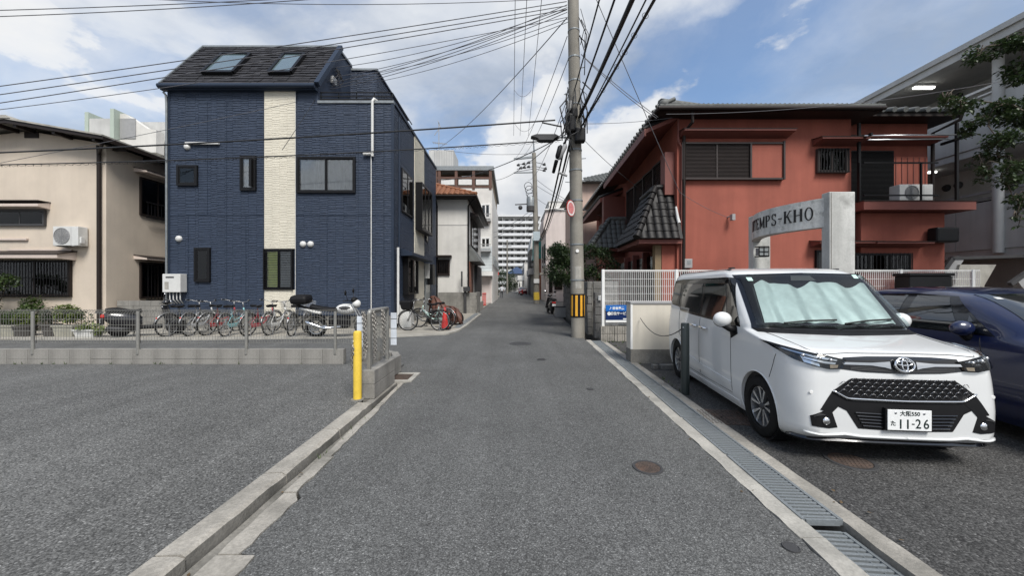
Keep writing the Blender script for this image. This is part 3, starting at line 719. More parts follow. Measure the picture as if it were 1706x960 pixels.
for (xa,xb) in ((-11.0,-9.92),(-8.64,-7.86)):
    t0,t1=.22,.72
    q=MB(); 
    def sp(x,t,h): return rp(x,t)+nrm*h
    q.bar(sp(xa,t0,.09),sp(xb,t0,.09),.14,.16,up=nrm).bar(sp(xa,t1,.09),sp(xb,t1,.09),.10,.16,up=nrm).bar(sp(xa,t0,.09),sp(xa,t1,.09),.10,.165,up=nrm).bar(sp(xb,t0,.09),sp(xb,t1,.09),.10,.165,up=nrm)
    s_=q.build('skylight',M['black'],rf)
    MB().add([sp(xa,t0,.13),sp(xb,t0,.13),sp(xb,t1,.13),sp(xa,t1,.13)],[(0,1,2,3)]).build('pane',mat('skylight_glass',(.10,.14,.15),.05,.1,2,20,.05,coat=1,spec=.9),s_)
# flat caps and coping
MB().box(XT-.06,XT+.06,14.5,15.66,10.82,10.90).build('coping',M['galv'],bh)
MB().box(XT+.06,-5.66,15.54,15.70,10.62,10.70).build('coping',M['galv'],bh)
MB().box(-5.80,-5.66,15.70,20.3,10.62,10.70).build('coping',M['bluetrim'],bh)
MB().box(XL-.02,XT,14.7,20.28,10.821,10.88).build('roof_cap',M['slate'],bh)
MB().box(XT+.0,XRr+.03,DB-.05,DB+.10,7.951,8.04).build('coping',M['galv'],bh)
MB().box(XRr-.10,XRr+.05,DB+.10,20.35,7.951,8.06).build('coping',M['bluetrim'],bh)
# cladding on the balcony side wall, tower and road side wall
c=MB(); cladding(c,15.61,20.2,8.06,10.6,-5.72,cr,axis='x',s=1); cladding(c,XT+.02,-5.74,8.0,10.6,15.6,cr); c.build('tower_relief',M['blue'],bh,kind='stuff',fix=False)
# balcony rail
rl=MB(); 
for zz in (8.10,8.20,8.34): rl.box(XT+.05,XRr-.05,DB+.02,DB+.05,zz,zz+.035)
for k in range(5): 
    xx=XT+.06+(XRr-XT-.13)*k/4; rl.box(xx,xx+.03,DB+.055,DB+.08,8.03,8.375)
for zz in (8.10,8.34): rl.box(XRr-.06,XRr-.03,DB+.09,15.6,zz,zz+.035)
rl.build('balcony_rail',M['black'],bh)
# meters and brackets on the balcony side wall
MB().box(XT+.0,XT+.10,13.9,14.2,9.2,9.45).build('junction_box',M['whitep'],bh)
q=MB()
for k in range(4):
    yy=14.2+k*.10;q.bar((XT+.03,yy,9.9-.05*k),(XT+.22,yy-.05,9.75-.07*k),.05).tube([(XT+.2,yy,9.75-.07*k),(XT+.12,yy-.1,9.5-.06*k),(XT+.1,13.6+.08*k,9.1)],.012,5)
q.build('wire_bracket',M['dgrey'],bh,kind='stuff')
# windows
window(bh,*wins[0],DB,sashes=1,gl='glassd',inner='frost',fw=.07)
window(bh,*wins[1],DB,sashes=1,gl='glass',inner='curtain',fw=.07)
MB().box(bx(420),bx(424),DB-.17,DB-.086,bz(312),bz(266)).build('open_sash',M['black'],bh)
window(bh,*wins[2],DB,sashes=2,inner='room',fw=.065,curt=[(bx(502),bx(543),'curtain'),(bx(545),bx(588),'curtain')])
window(bh,*wins[3],DB,sashes=1,gl='glassd',fw=.07)
wv=window(bh,*wins[4],DB,sashes=2,fw=.06,inner='curtaing')
MB().box((wins[4][0]+wins[4][1])/2+.02,wins[4][1]-.05,DB-.016,DB-.0085,wins[4][2]+.06,wins[4][3]-.06).build('grey_blind',M['frost'],wv)
for k in range(15):
    zz=wins[4][2]+.08+k*(wins[4][3]-wins[4][2]-.14)/15
    MB().box(wins[4][0]+.02,wins[4][1]-.02,DB-.125,DB-.095,zz,zz+.009).build('louvre_slat',M['black'],wv)
for xx in (wins[4][0],wins[4][1]-.03): MB().box(xx,xx+.03,DB-.13,DB-.086,wins[4][2],wins[4][3]).build('louvre_rail',M['black'],wv)
# vents
for (px,py) in ((505.5,407),(518,407),(299,398),(313,245)):
    q=MB(); q.lathe([(0,-.10),(.07,-.09),(.105,-.05),(.11,0)],(bx(px),DB-.002,bz(py)),16,'y'); o=q.build('vent_hood',M['whitep'],bh,smooth=60)
MB().box(bx(312),bx(367),DB-.10,DB-.03,bz(241.5),bz(238)).build('wire_cover',M['whitep'],bh)
# pipes
wp=MB(); wp.tube([(bx(622),DB-.09,8.0),(bx(622),DB-.09,bz(262)),(bx(621),DB-.09,bz(258)),(bx(607),DB-.09,bz(258))],.048,10); wp.build('waste_pipe',M['whitep'],bh,smooth=50)
MB().tube([(bx(627),DB+.05,8.06),(bx(624),DB-.05,8.09),(bx(622),DB-.09,7.98)],.05,10).build('pipe_elbow',M['whitep'],bh,smooth=50)
MB().tube([(bx(619.5),DB-.06,bz(260)),(bx(619.5),DB-.06,bz(523))],.018,8).build('condensate_pipe',M['whitep'],bh,smooth=50)
MB().tube([(bx(277)+.0,DB-.12,8.30),(bx(279)-.0,DB-.06,8.22),(bx(280),DB-.06,7.9),(bx(280),DB-.06,.4)],.035,8).build('downpipe',M['galv'],bh,smooth=50)
MB().tube([(bx(657)+.10,DB+.1,bz(412)),(bx(657)+.10,DB+.1,.2)],.045,10).build('side_pipe',M['whitep'],bh,smooth=50)
# heater
hx0,hx1,hz0,hz1=bx(279),bx(313),bz(487),bz(457)
ht=MB().box(hx0+.1,hx1,DB-.30,DB-.03,hz0,hz1).build('water_heater',M['whitep'],bh,bevel=.015)
MB().box(hx0+.22,hx0+.50,DB-.305,DB-.298,hz1-.14,hz1-.09).build('exhaust_slot',M['dgrey'],ht)
MB().box(hx0+.18,hx0+.32,DB-.303,DB-.2995,hz0+.10,hz0+.36).build('notice',M['conc_l'],ht)
for k in range(4): MB().tube([(hx0+.25+k*.12,DB-.18,hz0),(hx0+.25+k*.12,DB-.18,hz0-.25),(hx0+.3+k*.1,DB-.05,hz0-.4)],.018,7).build('pipe',M['whitep'],ht,smooth=True)
# --- road side wall (x = XRr, faces +x)
c=MB(); hol=[(14.0,15.3,4.2,6.2),(15.75,17.45,.5,7.9),(14.2,15.5,1.2,2.9),(17.6,18.5,.4,2.6),(17.7,18.3,3.6,5.2)]
cladding(c,DB+.08,15.75,.5,7.94,XRr+.001,cr,holes=hol,axis='x',s=1); cladding(c,17.45,20.28,.5,7.94,XRr+.001,cr,holes=hol,axis='x',s=1); c.build('side_relief',M['blue'],bh,kind='stuff',fix=False)
MB().box(XRr+.001,XRr+.03,15.75,17.45,.46,7.94).build('side_stripe',M['cream'],bh)
c=MB(); cladding(c,15.76,17.44,.48,7.93,XRr+.03,cr,axis='x',s=1); c.build('side_stripe_relief',M['cream'],bh,kind='stuff',fix=False)
def wx(px): return -XRr*FOC/(CX-px)
windowx(bh,wx(668),wx(686),4.35,6.0,XRr,1,proj=.06)
# projecting bay on the stripe
by0,by1,bz0,bz1=15.85,17.9,3.95,6.0
q=MB(); q.box(XRr+.03,XRr+.33,by0,by1,bz1-.08,bz1).box(XRr+.03,XRr+.33,by0,by1,bz0,bz0+.12).box(XRr+.03,XRr+.33,by0,by0+.07,bz0+.12,bz1-.08).box(XRr+.03,XRr+.33,by1-.07,by1,bz0+.12,bz1-.08)
for k in (1,2): yy=by0+(by1-by0)*k/3; q.box(XRr+.27,XRr+.32,yy-.03,yy+.03,bz0+.12,bz1-.08)
bw=q.build('bay_window',M['black'],bh)
for k in range(3):
    y_0=by0+.06+(by1-by0-.12)*k/3; MB().box(XRr+.29,XRr+.30,y_0,y_0+(by1-by0-.12)/3,bz0+.12,bz1-.08).build('pane',M['glass'],bw)
MB().box(XRr+.034,XRr+.05,by0+.07,by1-.07,bz0+.12,bz1-.08).build('interior',M['curtain'],bw)
# ground floor bay with canopy
cy0,cy1=13.85,15.75
MB().prism([(XRr+.03,2.95),(XRr+.45,2.80),(XRr+.45,2.68),(XRr+.03,2.66)],'y',cy0-.05,17.6).build('canopy',M['bluetrim'],bh)
q=MB(); q.box(XRr+.03,XRr+.22,14.1,14.18,1.2,2.64).box(XRr+.03,XRr+.22,15.6,15.68,1.2,2.64).box(XRr+.03,XRr+.22,14.18,15.6,1.2,1.27).box(XRr+.03,XRr+.22,14.18,15.6,2.58,2.64).box(XRr+.03,XRr+.2,14.86,14.92,1.27,2.58)
gw=q.build('window',M['black'],bh)
MB().box(XRr+.14,XRr+.15,14.18,14.86,1.27,2.58).build('pane',M['glassd'],gw); MB().box(XRr+.16,XRr+.17,14.92,15.6,1.27,2.58).build('pane',M['glass'],gw)
MB().box(XRr+.034,XRr+.05,14.18,15.6,1.27,2.58).build('interior',M['frost'],gw)
# back part: narrow window, door, meter box
windowx(bh,17.9,18.3,3.7,5.0,XRr,1,sashes=1)
MB().box(XRr+.005,XRr+.05,17.7,18.6,.25,2.35).build('door',M['frost'],bh)
MB().box(XRr+.03,XRr+.25,17.55,17.65,1.9,2.6).build('sconce',M['whitep'],bh)
MB().box(XRr+.03,XRr+.32,18.0,18.6,1.6,2.6).build('meter_box',M['black'],bh)
MB().tube([(XRr+.12,13.3,7.6),(XRr+.12,13.3,.4)],.035,8).build('downpipe',M['bluetrim'],bh,smooth=50)
MB().box(XRr+.1,XRr+.55,13.25,13.75,.03,.85).build('heat_unit',M['whitep'],bh,bevel=.02)

# ================================================================= cream stucco house on the left
ch=thing('cream_house','two storey cream stucco house with low gable at the left edge','house',(-18,13,0))
CL,CR=-22.5,-14.27; ridge=-17.0
MB().prism([(CL,0),(CR,0),(CR,6.52),(ridge,6.98),(CL,6.30)],'y',13.0,22).build('wall',M['stucco'],ch)
def gable(x): return 7.15-.172*abs(x-ridge) if x>ridge else 7.15-.10*abs(x-ridge)
rf=MB(); ov=.55
rf.prism([(CL-.5,gable(CL-.5)-.02),(ridge,7.13),(CR+ov,gable(CR+ov)-.02),(CR+ov,gable(CR+ov)+.03),(ridge,7.19),(CL-.5,gable(CL-.5)+.04)],'y',12.36,22.4)
ro_=rf.build('roof',M['conc_l'],ch)
MB().prism([(CL-.5,gable(CL-.5)-.13),(ridge,7.01),(CR+ov,gable(CR+ov)-.13),(CR+ov,gable(CR+ov)-.021),(ridge,7.129),(CL-.5,gable(CL-.5)-.021)],'y',12.40,12.46).build('barge_board',M['dkbrown'],ro_)
MB().prism([(CR+ov-.06,gable(CR+ov)-.16),(CR+ov,gable(CR+ov)-.16),(CR+ov,gable(CR+ov)-.021),(CR+ov-.06,gable(CR+ov)-.021)],'y',12.461,22.4).build('fascia',M['dkbrown'],ro_)
for xx in (CR+.15,CR-1.2,CR-2.5,ridge-.35,ridge-1.7): MB().box(xx-.05,xx+.05,12.465,12.99,gable(xx)-.22,gable(xx)-.09).build('purlin',M['dkbrown'],ro_)
MB().prism([(ridge-.22,7.15),(ridge+.22,7.15),(ridge+.1,7.25),(ridge-.1,7.25)],'y',12.34,22.4).build('ridge_cap',M['conc_l'],ro_)
for k in range(8): 
    yy=13.2+k*1.1; MB().box(CR+.001,CR+ov-.07,yy,yy+.07,gable(CR+.3)-.26,gable(CR+.3)-.13).build('rafter',M['dkbrown'],ro_)
MB().box(bx(42),bx(65),DB-.03,DB+.0,bz(230),bz(219.5)).build('gable_vent',M['dkbrown'],ch)
window(ch,bx(-46),bx(78),bz(377),bz(350),DB,frame=M['dgrey'],sashes=3,inner='room',fw=.05,gl='glass')
MB().prism([(DB,bz(338)),(DB-.34,bz(343)),(DB-.34,bz(347)),(DB,bz(349))],'x',bx(-60),bx(84)).build('awning',M['stucco_t'],ch)
MB().box(bx(-60),bx(85),DB-.36,DB-.0,bz(338.5),bz(337)).build('awning_cap',M['dkbrown'],ch)
MB().prism([(DB,bz(420)),(DB-.55,bz(426)),(DB-.55,bz(432)),(DB,bz(434))],'x',bx(-70),bx(127)).build('awning',M['stucco_t'],ch)
MB().prism([(DB-.0,bz(418)),(DB-.57,bz(425)),(DB-.57,bz(426)),(DB-.0,bz(420))],'x',bx(-72),bx(129)).build('awning_cap',M['dkbrown'],ch)
gw=window(ch,bx(-60),bx(121),bz(495),bz(433),DB,frame=M['dkbrown'],sashes=3,inner='room',fw=.06,curt=[(bx(-20),bx(100),'curtain')],gl='glassd')
g=MB()
for k in range(38): 
    xx=bx(-60)+(bx(121)-bx(-60))*k/37; g.box(xx-.008,xx+.008,DB-.16,DB-.145,bz(495),bz(433))
for zz in (bz(494),bz(464),bz(436)): g.box(bx(-60),bx(122),DB-.125,DB-.11,zz,zz+.025)
g.build('window_grille',M['black'],gw)
MB().tube([(bx(169),DB-.10,gable(CR)-.25),(bx(169),DB-.08,6.2),(bx(169),DB-.08,.15)],.06,10).build('downpipe',M['dkbrown'],ch,smooth=50)
MB().tube([(CR+.35,12.55,6.35),(bx(169)+.3,12.7,6.25),(bx(169),DB-.08,6.15)],.05,8).build('downpipe_neck',M['dkbrown'],ch,smooth=50)
MB().box(bx(-5),bx(48),DB-.07,DB-.001,bz(400.5),bz(397.5)).build('wire_duct',M['stucco_t'],ch)
MB().box(bx(15),bx(122),DB-.06,DB-.001,bz(418),bz(415.5)).build('wire_duct',M['stucco_t'],ch)
# side wall windows (x=CR faces +x)
for (z0,z1,aw) in ((4.25,5.72,5.93),(1.05,2.45,2.62)):
    wn=windowx(ch,14.15,16.2,z0,z1,CR,1,frame=M['dkbrown'],sashes=3,proj=.07)
    MB().prism([(CR,aw+.08),(CR+.5,aw-.02),(CR+.5,aw-.09),(CR,aw-.07)],'y',13.95,16.4).build('awning',M['stucco_t'],ch)
    MB().prism([(CR,aw+.10),(CR+.52,aw),(CR+.52,aw-.018),(CR,aw+.082)],'y',13.93,16.42).build('awning_cap',M['dkbrown'],ch)
    g=MB()
    for k in range(14): yy=14.3+1.8*k/13; g.box(CR+.18,CR+.195,yy,yy+.015,z0-.05,z0+(.55 if z0>3 else 1.4))
    g.box(CR+.17,CR+.205,14.25,16.2,z0+(.5 if z0>3 else 1.35),z0+(.55 if z0>3 else 1.4)).box(CR+.17,CR+.205,14.25,16.2,z0-.08,z0-.03)
    g.build('rail',M['black'],wn)
ac_unit('air_conditioner','white air conditioner bracketed high on the cream house wall',(bx(108),DB-.34,bz(411)),w=.86,h=.66,d=.3)
# grey block wall between the two houses
gb=thing('block_wall','grey concrete block wall between the cream house and the blue house','wall',(-13,13.25,0))
for r_ in range(5):
    for k in range(6):
        x=CR+.12+k*.40+(.2 if r_%2 else 0)
        if x+.39<XL+.1: MB().box(x,x+.392,13.25,13.37,.03+r_*.195,.03+r_*.195+.188).build('block',M['block'],gb,bevel=.005)
MB().box(CR+.1,XL,13.26,13.36,.03,.995).build('mortar',M['conc_d'],gb)
# ================================================================= grey-green building behind the cream house
d=27
gg=thing('grey_green_building','pale building with green edged roof walls behind the cream house','building',(X(220,d),d,0))
gx=lambda px:X(px,d)
gz=lambda py:Z(py,d)
MB().box(gx(174),gx(300),d,d+9,0,gz(203)).build('wall',M['greyst'],gg)
MB().box(gx(162),gx(168),d-.8,d+9,0,gz(195)).build('fin_wall',M['ggreen'],gg)
MB().box(gx(168)+.01,gx(218)-.01,d-.75,d-.31,0,gz(205)).build('front_wall',M['greyst'],gg)
MB().box(gx(218),gx(224),d-1.4,d-.01,0,gz(196)).build('fin_wall',M['ggreen'],gg)
MB().box(gx(173)+.01,gx(218)-.01,d-.3,d-.005,gz(205),gz(201)).build('coping',M['whitep'],gg)
MB().prism([(gx(224),gz(200)),(gx(232),gz(200)),(gx(268),gz(224)),(gx(282),gz(226)),(gx(282),gz(262)),(gx(224),gz(262))],'y',d-1.0,d-.4).build('stair_wall',M['white_st'],gg)
MB().box(gx(225),gx(250),d-1.05,d-1.01,gz(240),gz(208)).build('opening',M['grey'],gg)

# ================================================================= white stucco house with orange tiles
d=20.8; hx=lambda px:X(px,d); hz=lambda py:Z(py,d)
wh=thing('white_house','white stucco house with orange tiled hip roof beyond the blue house','house',(-3.5,d,0))
WL,WR=-7.5,hx(779)
MB().box(WL,WR,d,29.5,0,6.45).build('wall',M['white_st'],wh)
MB().box(WL,WR+.004,d-.012,d,4.96,4.99).build('wall_joint',M['grey'],wh)
# hip roof
ex0,ex1,ey0,ey1,ez=-8.1,-1.98,20.25,30.1,6.55; rx=(ex0+ex1)/2; rz_=ez+1.25
ry0,ry1=ey0+2.4,ey1-2.4
base=MB().add([(ex0,ey0,ez),(ex1,ey0,ez),(ex1,ey1,ez),(ex0,ey1,ez),(rx,ry0,rz_),(rx,ry1,rz_)],[(0,1,4),(1,2,5,4),(2,3,5),(3,0,4,5),(3,2,1,0)]).build('roof',M['tileor'],wh)
MB().box(ex0+.05,ex1-.03,ey0+.04,ey1-.05,ez-.13,ez-.012).build('eave_board',M['dkbrown'],base)
def tiled(par,tri,down,across,mt,pitch=.27,rowp=.25,nm='tile',inside=None,lift=.0):
    """lay barrel tiles on a plane: origin tri, unit vectors; inside(u,v) tests"""
    o=Vector(tri); dn=Vector(down).normalized(); ac=Vector(across).normalized(); n=ac.cross(dn).normalized()
    if n.z<0:n=-n
    proto=MB(); seg=6
    for e in range(2):
        for k in range(seg+1):
            a=PI*k/seg; p=ac*(-math.cos(a)*pitch*.5)+n*(math.sin(a)*pitch*.24+(.028 if e else .002))+dn*(rowp*1.06*e); proto.v.append(tuple(p))
    proto.f=[(k,k+1,seg+1+k+1,seg+1+k) for k in range(seg)]+[tuple(range(seg+1,2*seg+2))]; proto.m=[0]*len(proto.f)
    src=None;cnt=0
    for i in range(60):
        for j in range(-60,60):
            u=(j+.5)*pitch; v=i*rowp
            if inside(u,v) :
                p=o+ac*u+dn*v+n*lift
                if src is None:
                    src=proto.build(nm,mt,par,smooth=50,fix=False); src.matrix_basis=Matrix.Translation(p)
                else: share(src,nm,par,Matrix.Translation(p))
                cnt+=1
    return cnt
# front slope: apex (rx,ry0,rz_) eave y=ey0
dn=Vector((0,ey0-ry0,ez-rz_)); Ls=dn.length; hw=(ex1-ex0)/2
tiled(base,(rx,ry0,rz_),dn,(1,0,0),M['tileor'],.30,.27,inside=lambda u,v:v<Ls-.05 and u>.2 and abs(u)<hw*(v+.2)/Ls)
hp=MB(); n=9
for k in range(n):
    a=Vector((rx,ry0,rz_)).lerp(Vector((ex1,ey0,ez)),k/n)+Vector((0,0,.07)); b_=Vector((rx,ry0,rz_)).lerp(Vector((ex1,ey0,ez)),(k+1.1)/n)+Vector((0,0,.08)); hp.tube([a,b_],[.07,.095],8)
hp.build('hip_tiles',M['tileor'],base,smooth=50,kind='stuff')
MB().tube([(ex0,ey0-.03,ez-.06),(ex1+.02,ey0-.03,ez-.06)],.06,8).build('gutter',M['dkbrown'],base,smooth=50)
MB().tube([(ex1+.03,ey0,ez-.06),(ex1+.03,ey1,ez-.06)],.06,8).build('gutter',M['dkbrown'],base,smooth=50)
for (px,py0) in ((780.5,338),(728.5,320)):
    MB().tube([(hx(px)+.35 if px>750 else hx(px),d-.45,6.35),(hx(px),d-.07,6.05),(hx(px),d-.07,.9)],.045,8).build('downpipe',M['black'],wh,smooth=50)
o=window(wh,hx(722),hx(749.5),hz(459),hz(433),d,frame=M['dkbrown'],sashes=1,inner='room',fw=.07)
g=MB()
for k in range(9): 
    xx=hx(724)+k*.095; g.box(xx,xx+.02,d-.12,d-.10,hz(458),hz(434))
g.build('window_grille',M['dkbrown'],o)
MB().box(hx(718),hx(753),d-.35,d,hz(429),hz(426)).build('window_hood',M['dkbrown'],wh)
# road side (x=WR): upper window with hood, porch roof, brick entrance
windowx(wh,22.2,26.2,3.95,5.6,WR,1,frame=M['dkbrown'],sashes=4,proj=.10)
MB().prism([(WR,5.95),(WR+.5,5.78),(WR+.5,5.70),(WR,5.70)],'y',21.9,26.5).build('window_hood',M['dkbrown'],wh)
MB().prism([(WR,4.0),(WR+.62,3.05),(WR+.62,2.98),(WR,2.98)],'y',21.4,26).build('porch_roof',M['tile'],wh)
MB().box(WR+.002,WR+.06,21.0,22.2,1.05,2.96).build('brick_panel',M['brick'],wh)
for k in range(13): MB().box(WR+.06,WR+.066,21.0,22.2,1.1+k*.14,1.1+k*.14+.012).build('brick_joint',M['conc'],wh)
MB().box(WR+.002,WR+.05,22.4,23.5,1.05,2.96).build('door',M['brownw'],wh)
MB().box(WR+.002,WR+.2,24.5,28,.8,2.9).build('porch_panel',M['dgrey'],wh)
# concrete block wall in front
bw_=thing('block_wall','stained beige concrete block wall in front of the white house','wall',(-2.9,20.6,0))
for r_ in range(6):
    for k in range(-6,7):
        x=-2.0+.0-(k+1)*.40+(.2 if r_%2 else 0)
        x1=min(x+.392,-1.95)
        if x1-x>.1: MB().box(max(x,-4.1),x1,20.55,20.67,.02+r_*.195,.02+r_*.195+.19).build('block',M['block'],bw_) if x1>-4.1 else None
MB().box(-4.1,-1.96,20.56,20.66,0,1.18).build('mortar',M['conc_d'],bw_)
for k in range(5): 
    for r_ in range(6): MB().box(-2.07,-1.95,20.675+k*.4,20.675+k*.4+.392,.02+r_*.195,.02+r_*.195+.19).build('block',M['block'],bw_)
MB().box(-2.06,-1.96,20.68,22.66,0,1.18).build('mortar',M['conc_d'],bw_)
MB().box(-2.06,-1.97,22.67,25.4,0,.55).build('side_wall',M['conc'],bw_)
pm=thing('mail_post','dark letter box on a post before the white house','letter box',(X(776,20.4),20.4,0))
MB().box(X(772,20.4),X(783,20.4),20.3,20.5,1.25,1.5).build('box',M['dgrey'],pm); MB().bar((X(775,20.4),20.42,0),(X(775,20.4),20.42,1.25),.14,.05).build('post',M['dgrey'],pm); MB().box(X(768,20.4),X(770.5,20.4),20.38,20.46,1.5,2.35).build('panel',M['dgrey'],pm)

# ================================================================= cream block with brown roof terrace
d=33; tx=lambda px:X(px,d); tz=lambda py:Z(py,d)
tb=thing('cream_block','tall cream building with brown roof terrace and white panels','building',(-4,d,0))
TR=tx(820); TL=-12
MB().box(TL,TR,d,d+14,0,tz(312)).build('wall',M['white_st'],tb)
MB().box(TL,TR-.1,d+1.2,d+13,tz(312),tz(283)).build('terrace_room',M['tan'],tb)
MB().box(TL,TR+.15,d-.1,d+13.5,tz(284),tz(277)).build('terrace_roof',M['galv'],tb)
for px in (726.5,732,760,789,817): MB().box(tx(px)-.12,tx(px)+.12,d-.05,d+.15,tz(316),tz(284)).build('timber_post',M['brownw'],tb)
for py in (296,311): MB().box(TL,TR,d-.04,d+.06,tz(py)-.10,tz(py)+.06).build('timber_rail',M['brownw'],tb)
for (a,c) in ((734,758),(763,787),(792,815)): MB().box(tx(a)+.05,tx(c)-.05,d-.03,d+.03,tz(308),tz(299)).build('white_panel',M['whitep'],tb)
MB().box(tx(768),tx(783),d+.5,d+1.0,tz(297),tz(290)).build('air_unit',M['whitep'],tb)
MB().box(TL,tx(817),d+1.1,d+1.19,tz(295),tz(286)).build('blind',M['brownw'],tb)
t=MB(); t.box(tx(706),tx(750),d+2,d+5,tz(284),tz(236))
o=t.build('lift_tower',M['greyst'],tb)
for k in range(12): 
    xx=tx(716)+k*.16; MB().box(xx,xx+.03,d+1.97,d+2,tz(278),tz(237)).build('rib',M['grey'],o)
an=MB(); an.bar((tx(722),d+2.5,tz(240)),(tx(722),d+2.5,tz(183)),.06).bar((tx(714),d+2.5,tz(206)),(tx(722),d+2.5,tz(195)),.05).bar((tx(711),d+2.5,tz(219)),(tx(737),d+2.5,tz(222)),.05).bar((tx(720),d+2.5,tz(180)),(tx(725),d+2.5,tz(192)),.06)
for k in range(6): an.bar((tx(712+k*4),d+2.2,tz(219.5+k*.5)),(tx(712+k*4),d+2.8,tz(219.5+k*.5)),.03)
an.build('antenna',M['grey'],tb)
for (z0,z1) in ((340,364),(396,414)):
    window(tb,tx(801),tx(817),tz(z1),tz(z0),d,frame=M['whitem'],sashes=2,gl='glass',fw=.08)
    g=MB(); 
    for k in range(14): xx=tx(800)+k*.07; g.box(xx,xx+.02,d-.5,d-.48,tz(z1+4),tz(z1-6))
    g.box(tx(800),tx(818),d-.52,d-.46,tz(z1-6.5),tz(z1-5.5)).box(tx(800),tx(818),d-.52,d-.01,tz(z1+6),tz(z1+4)); g.build('balcony_rail',M['grey'],tb)
q=MB()
for k in range(8): q.box(tx(800),TR,d-.06,d-.001,tz(452)+k*.28,tz(452)+k*.28+.265)
q.build('siding',M['palebl'],tb,kind='stuff')
MB().box(tx(800),TR+.1,d-.8,d-.07,tz(460),tz(453)).build('canopy',M['whitem'],tb)
MB().box(tx(803),tx(819),d-.04,d-.0,.05,tz(461)).build('garage_door',M['palepk'],tb)
for k in range(6): 
    MB().box(TR,TR+.12,d+1+k*2,d+2.2+k*2,tz(440),tz(425)).build('side_window',M['frost'],tb)
# red gate, plants and sign on the left verge
rg=thing('red_gate','small red metal gate leaf beside the white house','gate',(X(806,28),28,0))
g=MB()
for k in range(6): g.bar((X(804,28)+k*.04,28+k*.12,.05),(X(804,28)+k*.04,28+k*.12,1.05),.03)
for z in (.1,.95): g.bar((X(804,28),28,z),(X(804,28)+.22,28.6,z),.05)
g.build('gate_leaf',M['redpl'],rg)
ns=thing('road_sign','small round red and white road sign on a white post down the street','sign',(X(827,47),47,0))
MB().cyl((X(829,47),47,0),(X(829,47),47,3.6),.05,n=8).build('post',M['whitem'],ns)
MB().lathe([(0,-.02),(.36,-.02),(.36,.02),(0,.02)],(X(826.5,47),46.9,Z(456,47)),20,'y').build('disc',M['redpl'],ns); MB().box(X(826.5,47)-.26,X(826.5,47)+.26,46.86,46.875,Z(456,47)-.06,Z(456,47)+.06).build('white_bar',M['whitem'],ns)

# ================================================================= far apartment slab
d=160; fa=thing('apartment_slab','distant pale apartment block with rows of balconies closing the street','building',(2,d,0))
fx=lambda px:X(px,d); fz=lambda py:Z(py,d)
MB().box(fx(700),fx(899),d,d+14,0,fz(361)).build('wall',M['greyst'],fa)
fl=12; H_=fz(364)
fm=mat('far_parapet',(.62,.63,.64),.9)
for k in range(fl):
    z=H_*(k)/fl
    MB().box(fx(760),fx(898),d-1.6,d-1.4,z+.1,z+1.25).build('balcony_parapet',fm,fa)
    MB().box(fx(760),fx(898),d-1.39,d-.02,z-.1,z+.08).build('balcony_slab',M['greyst'],fa)
    for j in range(14):
        xx=fx(762)+j*(fx(898)-fx(762))/14
        MB().box(xx+.5,xx+2.0,d-.06,d-.001,z+.1,z+2.2).build('window',M['dgrey'],fa)
for j in range(8):
    xx=fx(762)+j*(fx(898)-fx(762))/7.2; MB().box(xx-.1,xx+.1,d-1.38,d-.07,0,H_).build('partition',M['greyst'],fa)
MB().box(fx(700),fx(900),d-1.7,d+14.2,fz(362),fz(359)).build('roof_edge',fm,fa)

# ================================================================= right hand row down the street
def shop(name,label,cat,x0,x1,y0,y1,h,m,**k):
    t=thing(name,label,cat,(x0,y0,0)); MB().box(x0,x1,y0,y1,0,h).build('wall',M[m] if isinstance(m,str) else m,t)
    MB().box(x0-.08,x1+.08,y0-.08,y1+.08,h,h+.15).build('roof_edge',M['greyst'],t); return t
# pink house behind the red one
d=25.5; ph=thing('pink_house','beige pink house with grey tiled roof behind the red house','house',(5.5,d,0))
px0=X(968,d); MB().box(px0,12,d,33,0,Z(306,d)).build('wall',M['pinkst'],ph)
ez=Z(306,d); rf=MB().add([(px0-.5,d-.5,ez),(12.5,d-.5,ez),(12.5,33.5,ez),(px0-.5,33.5,ez),(8.5,d+3.2,ez+1.9),(8.5,29.5,ez+1.9)],[(0,1,4),(1,2,5,4),(2,3,5),(3,0,4,5),(3,2,1,0)]).build('roof',M['tile'],ph)
dnv=Vector((0,-3.7,-1.9)); Lp=dnv.length
tiled(rf,(8.5,d+3.2,ez+1.9),dnv,(1,0,0),M['tile'],.32,.30,inside=lambda u,v:v<Lp-.1 and -3.6<u<-.6 and -u<4.4*(v+.2)/Lp)
MB().tube([(px0-.1,d-.08,ez-.2),(px0-.1,d-.08,.5)],.05,8).build('downpipe',M['dkbrown'],ph,smooth=50)
# pale pink building
t=shop('pale_pink_building','pale pink plastered building with a stepped parapet beyond the bush','building',3.45,9,37.5,43.8,X(1,1)*0+9.2,'palepk')
MB().prism([(3.2,7.3),(3.45,7.3),(3.45,9.2),(3.2,8.1)],'y',37.5,43.8).build('parapet_step',M['palepk'],t)
windowx(t,38.4,39.6,3.6,6.0,3.45,-1,frame=M['dkbrown'],sashes=2); windowx(t,40.6,41.8,3.6,6.0,3.45,-1,frame=M['dkbrown'],sashes=2)
MB().box(2.9,3.44,38,40,2.75,2.95).build('canopy',M['conc'],t)
window(t,4.3,5.1,1.2,2.8,37.5,frame=M['dkbrown'],sashes=1); window(t,3.75,4.1,.9,2.8,37.5,frame=M['dkbrown'],sashes=1)
MB().tube([(3.3,37.3,9.3),(6,37.3,9.6)],.06,8).build('roof_rail',M['whitem'],t)
t2=shop('white_block','white block rising behind the pale pink building','building',4.4,8,44,49,11.6,'white_st')
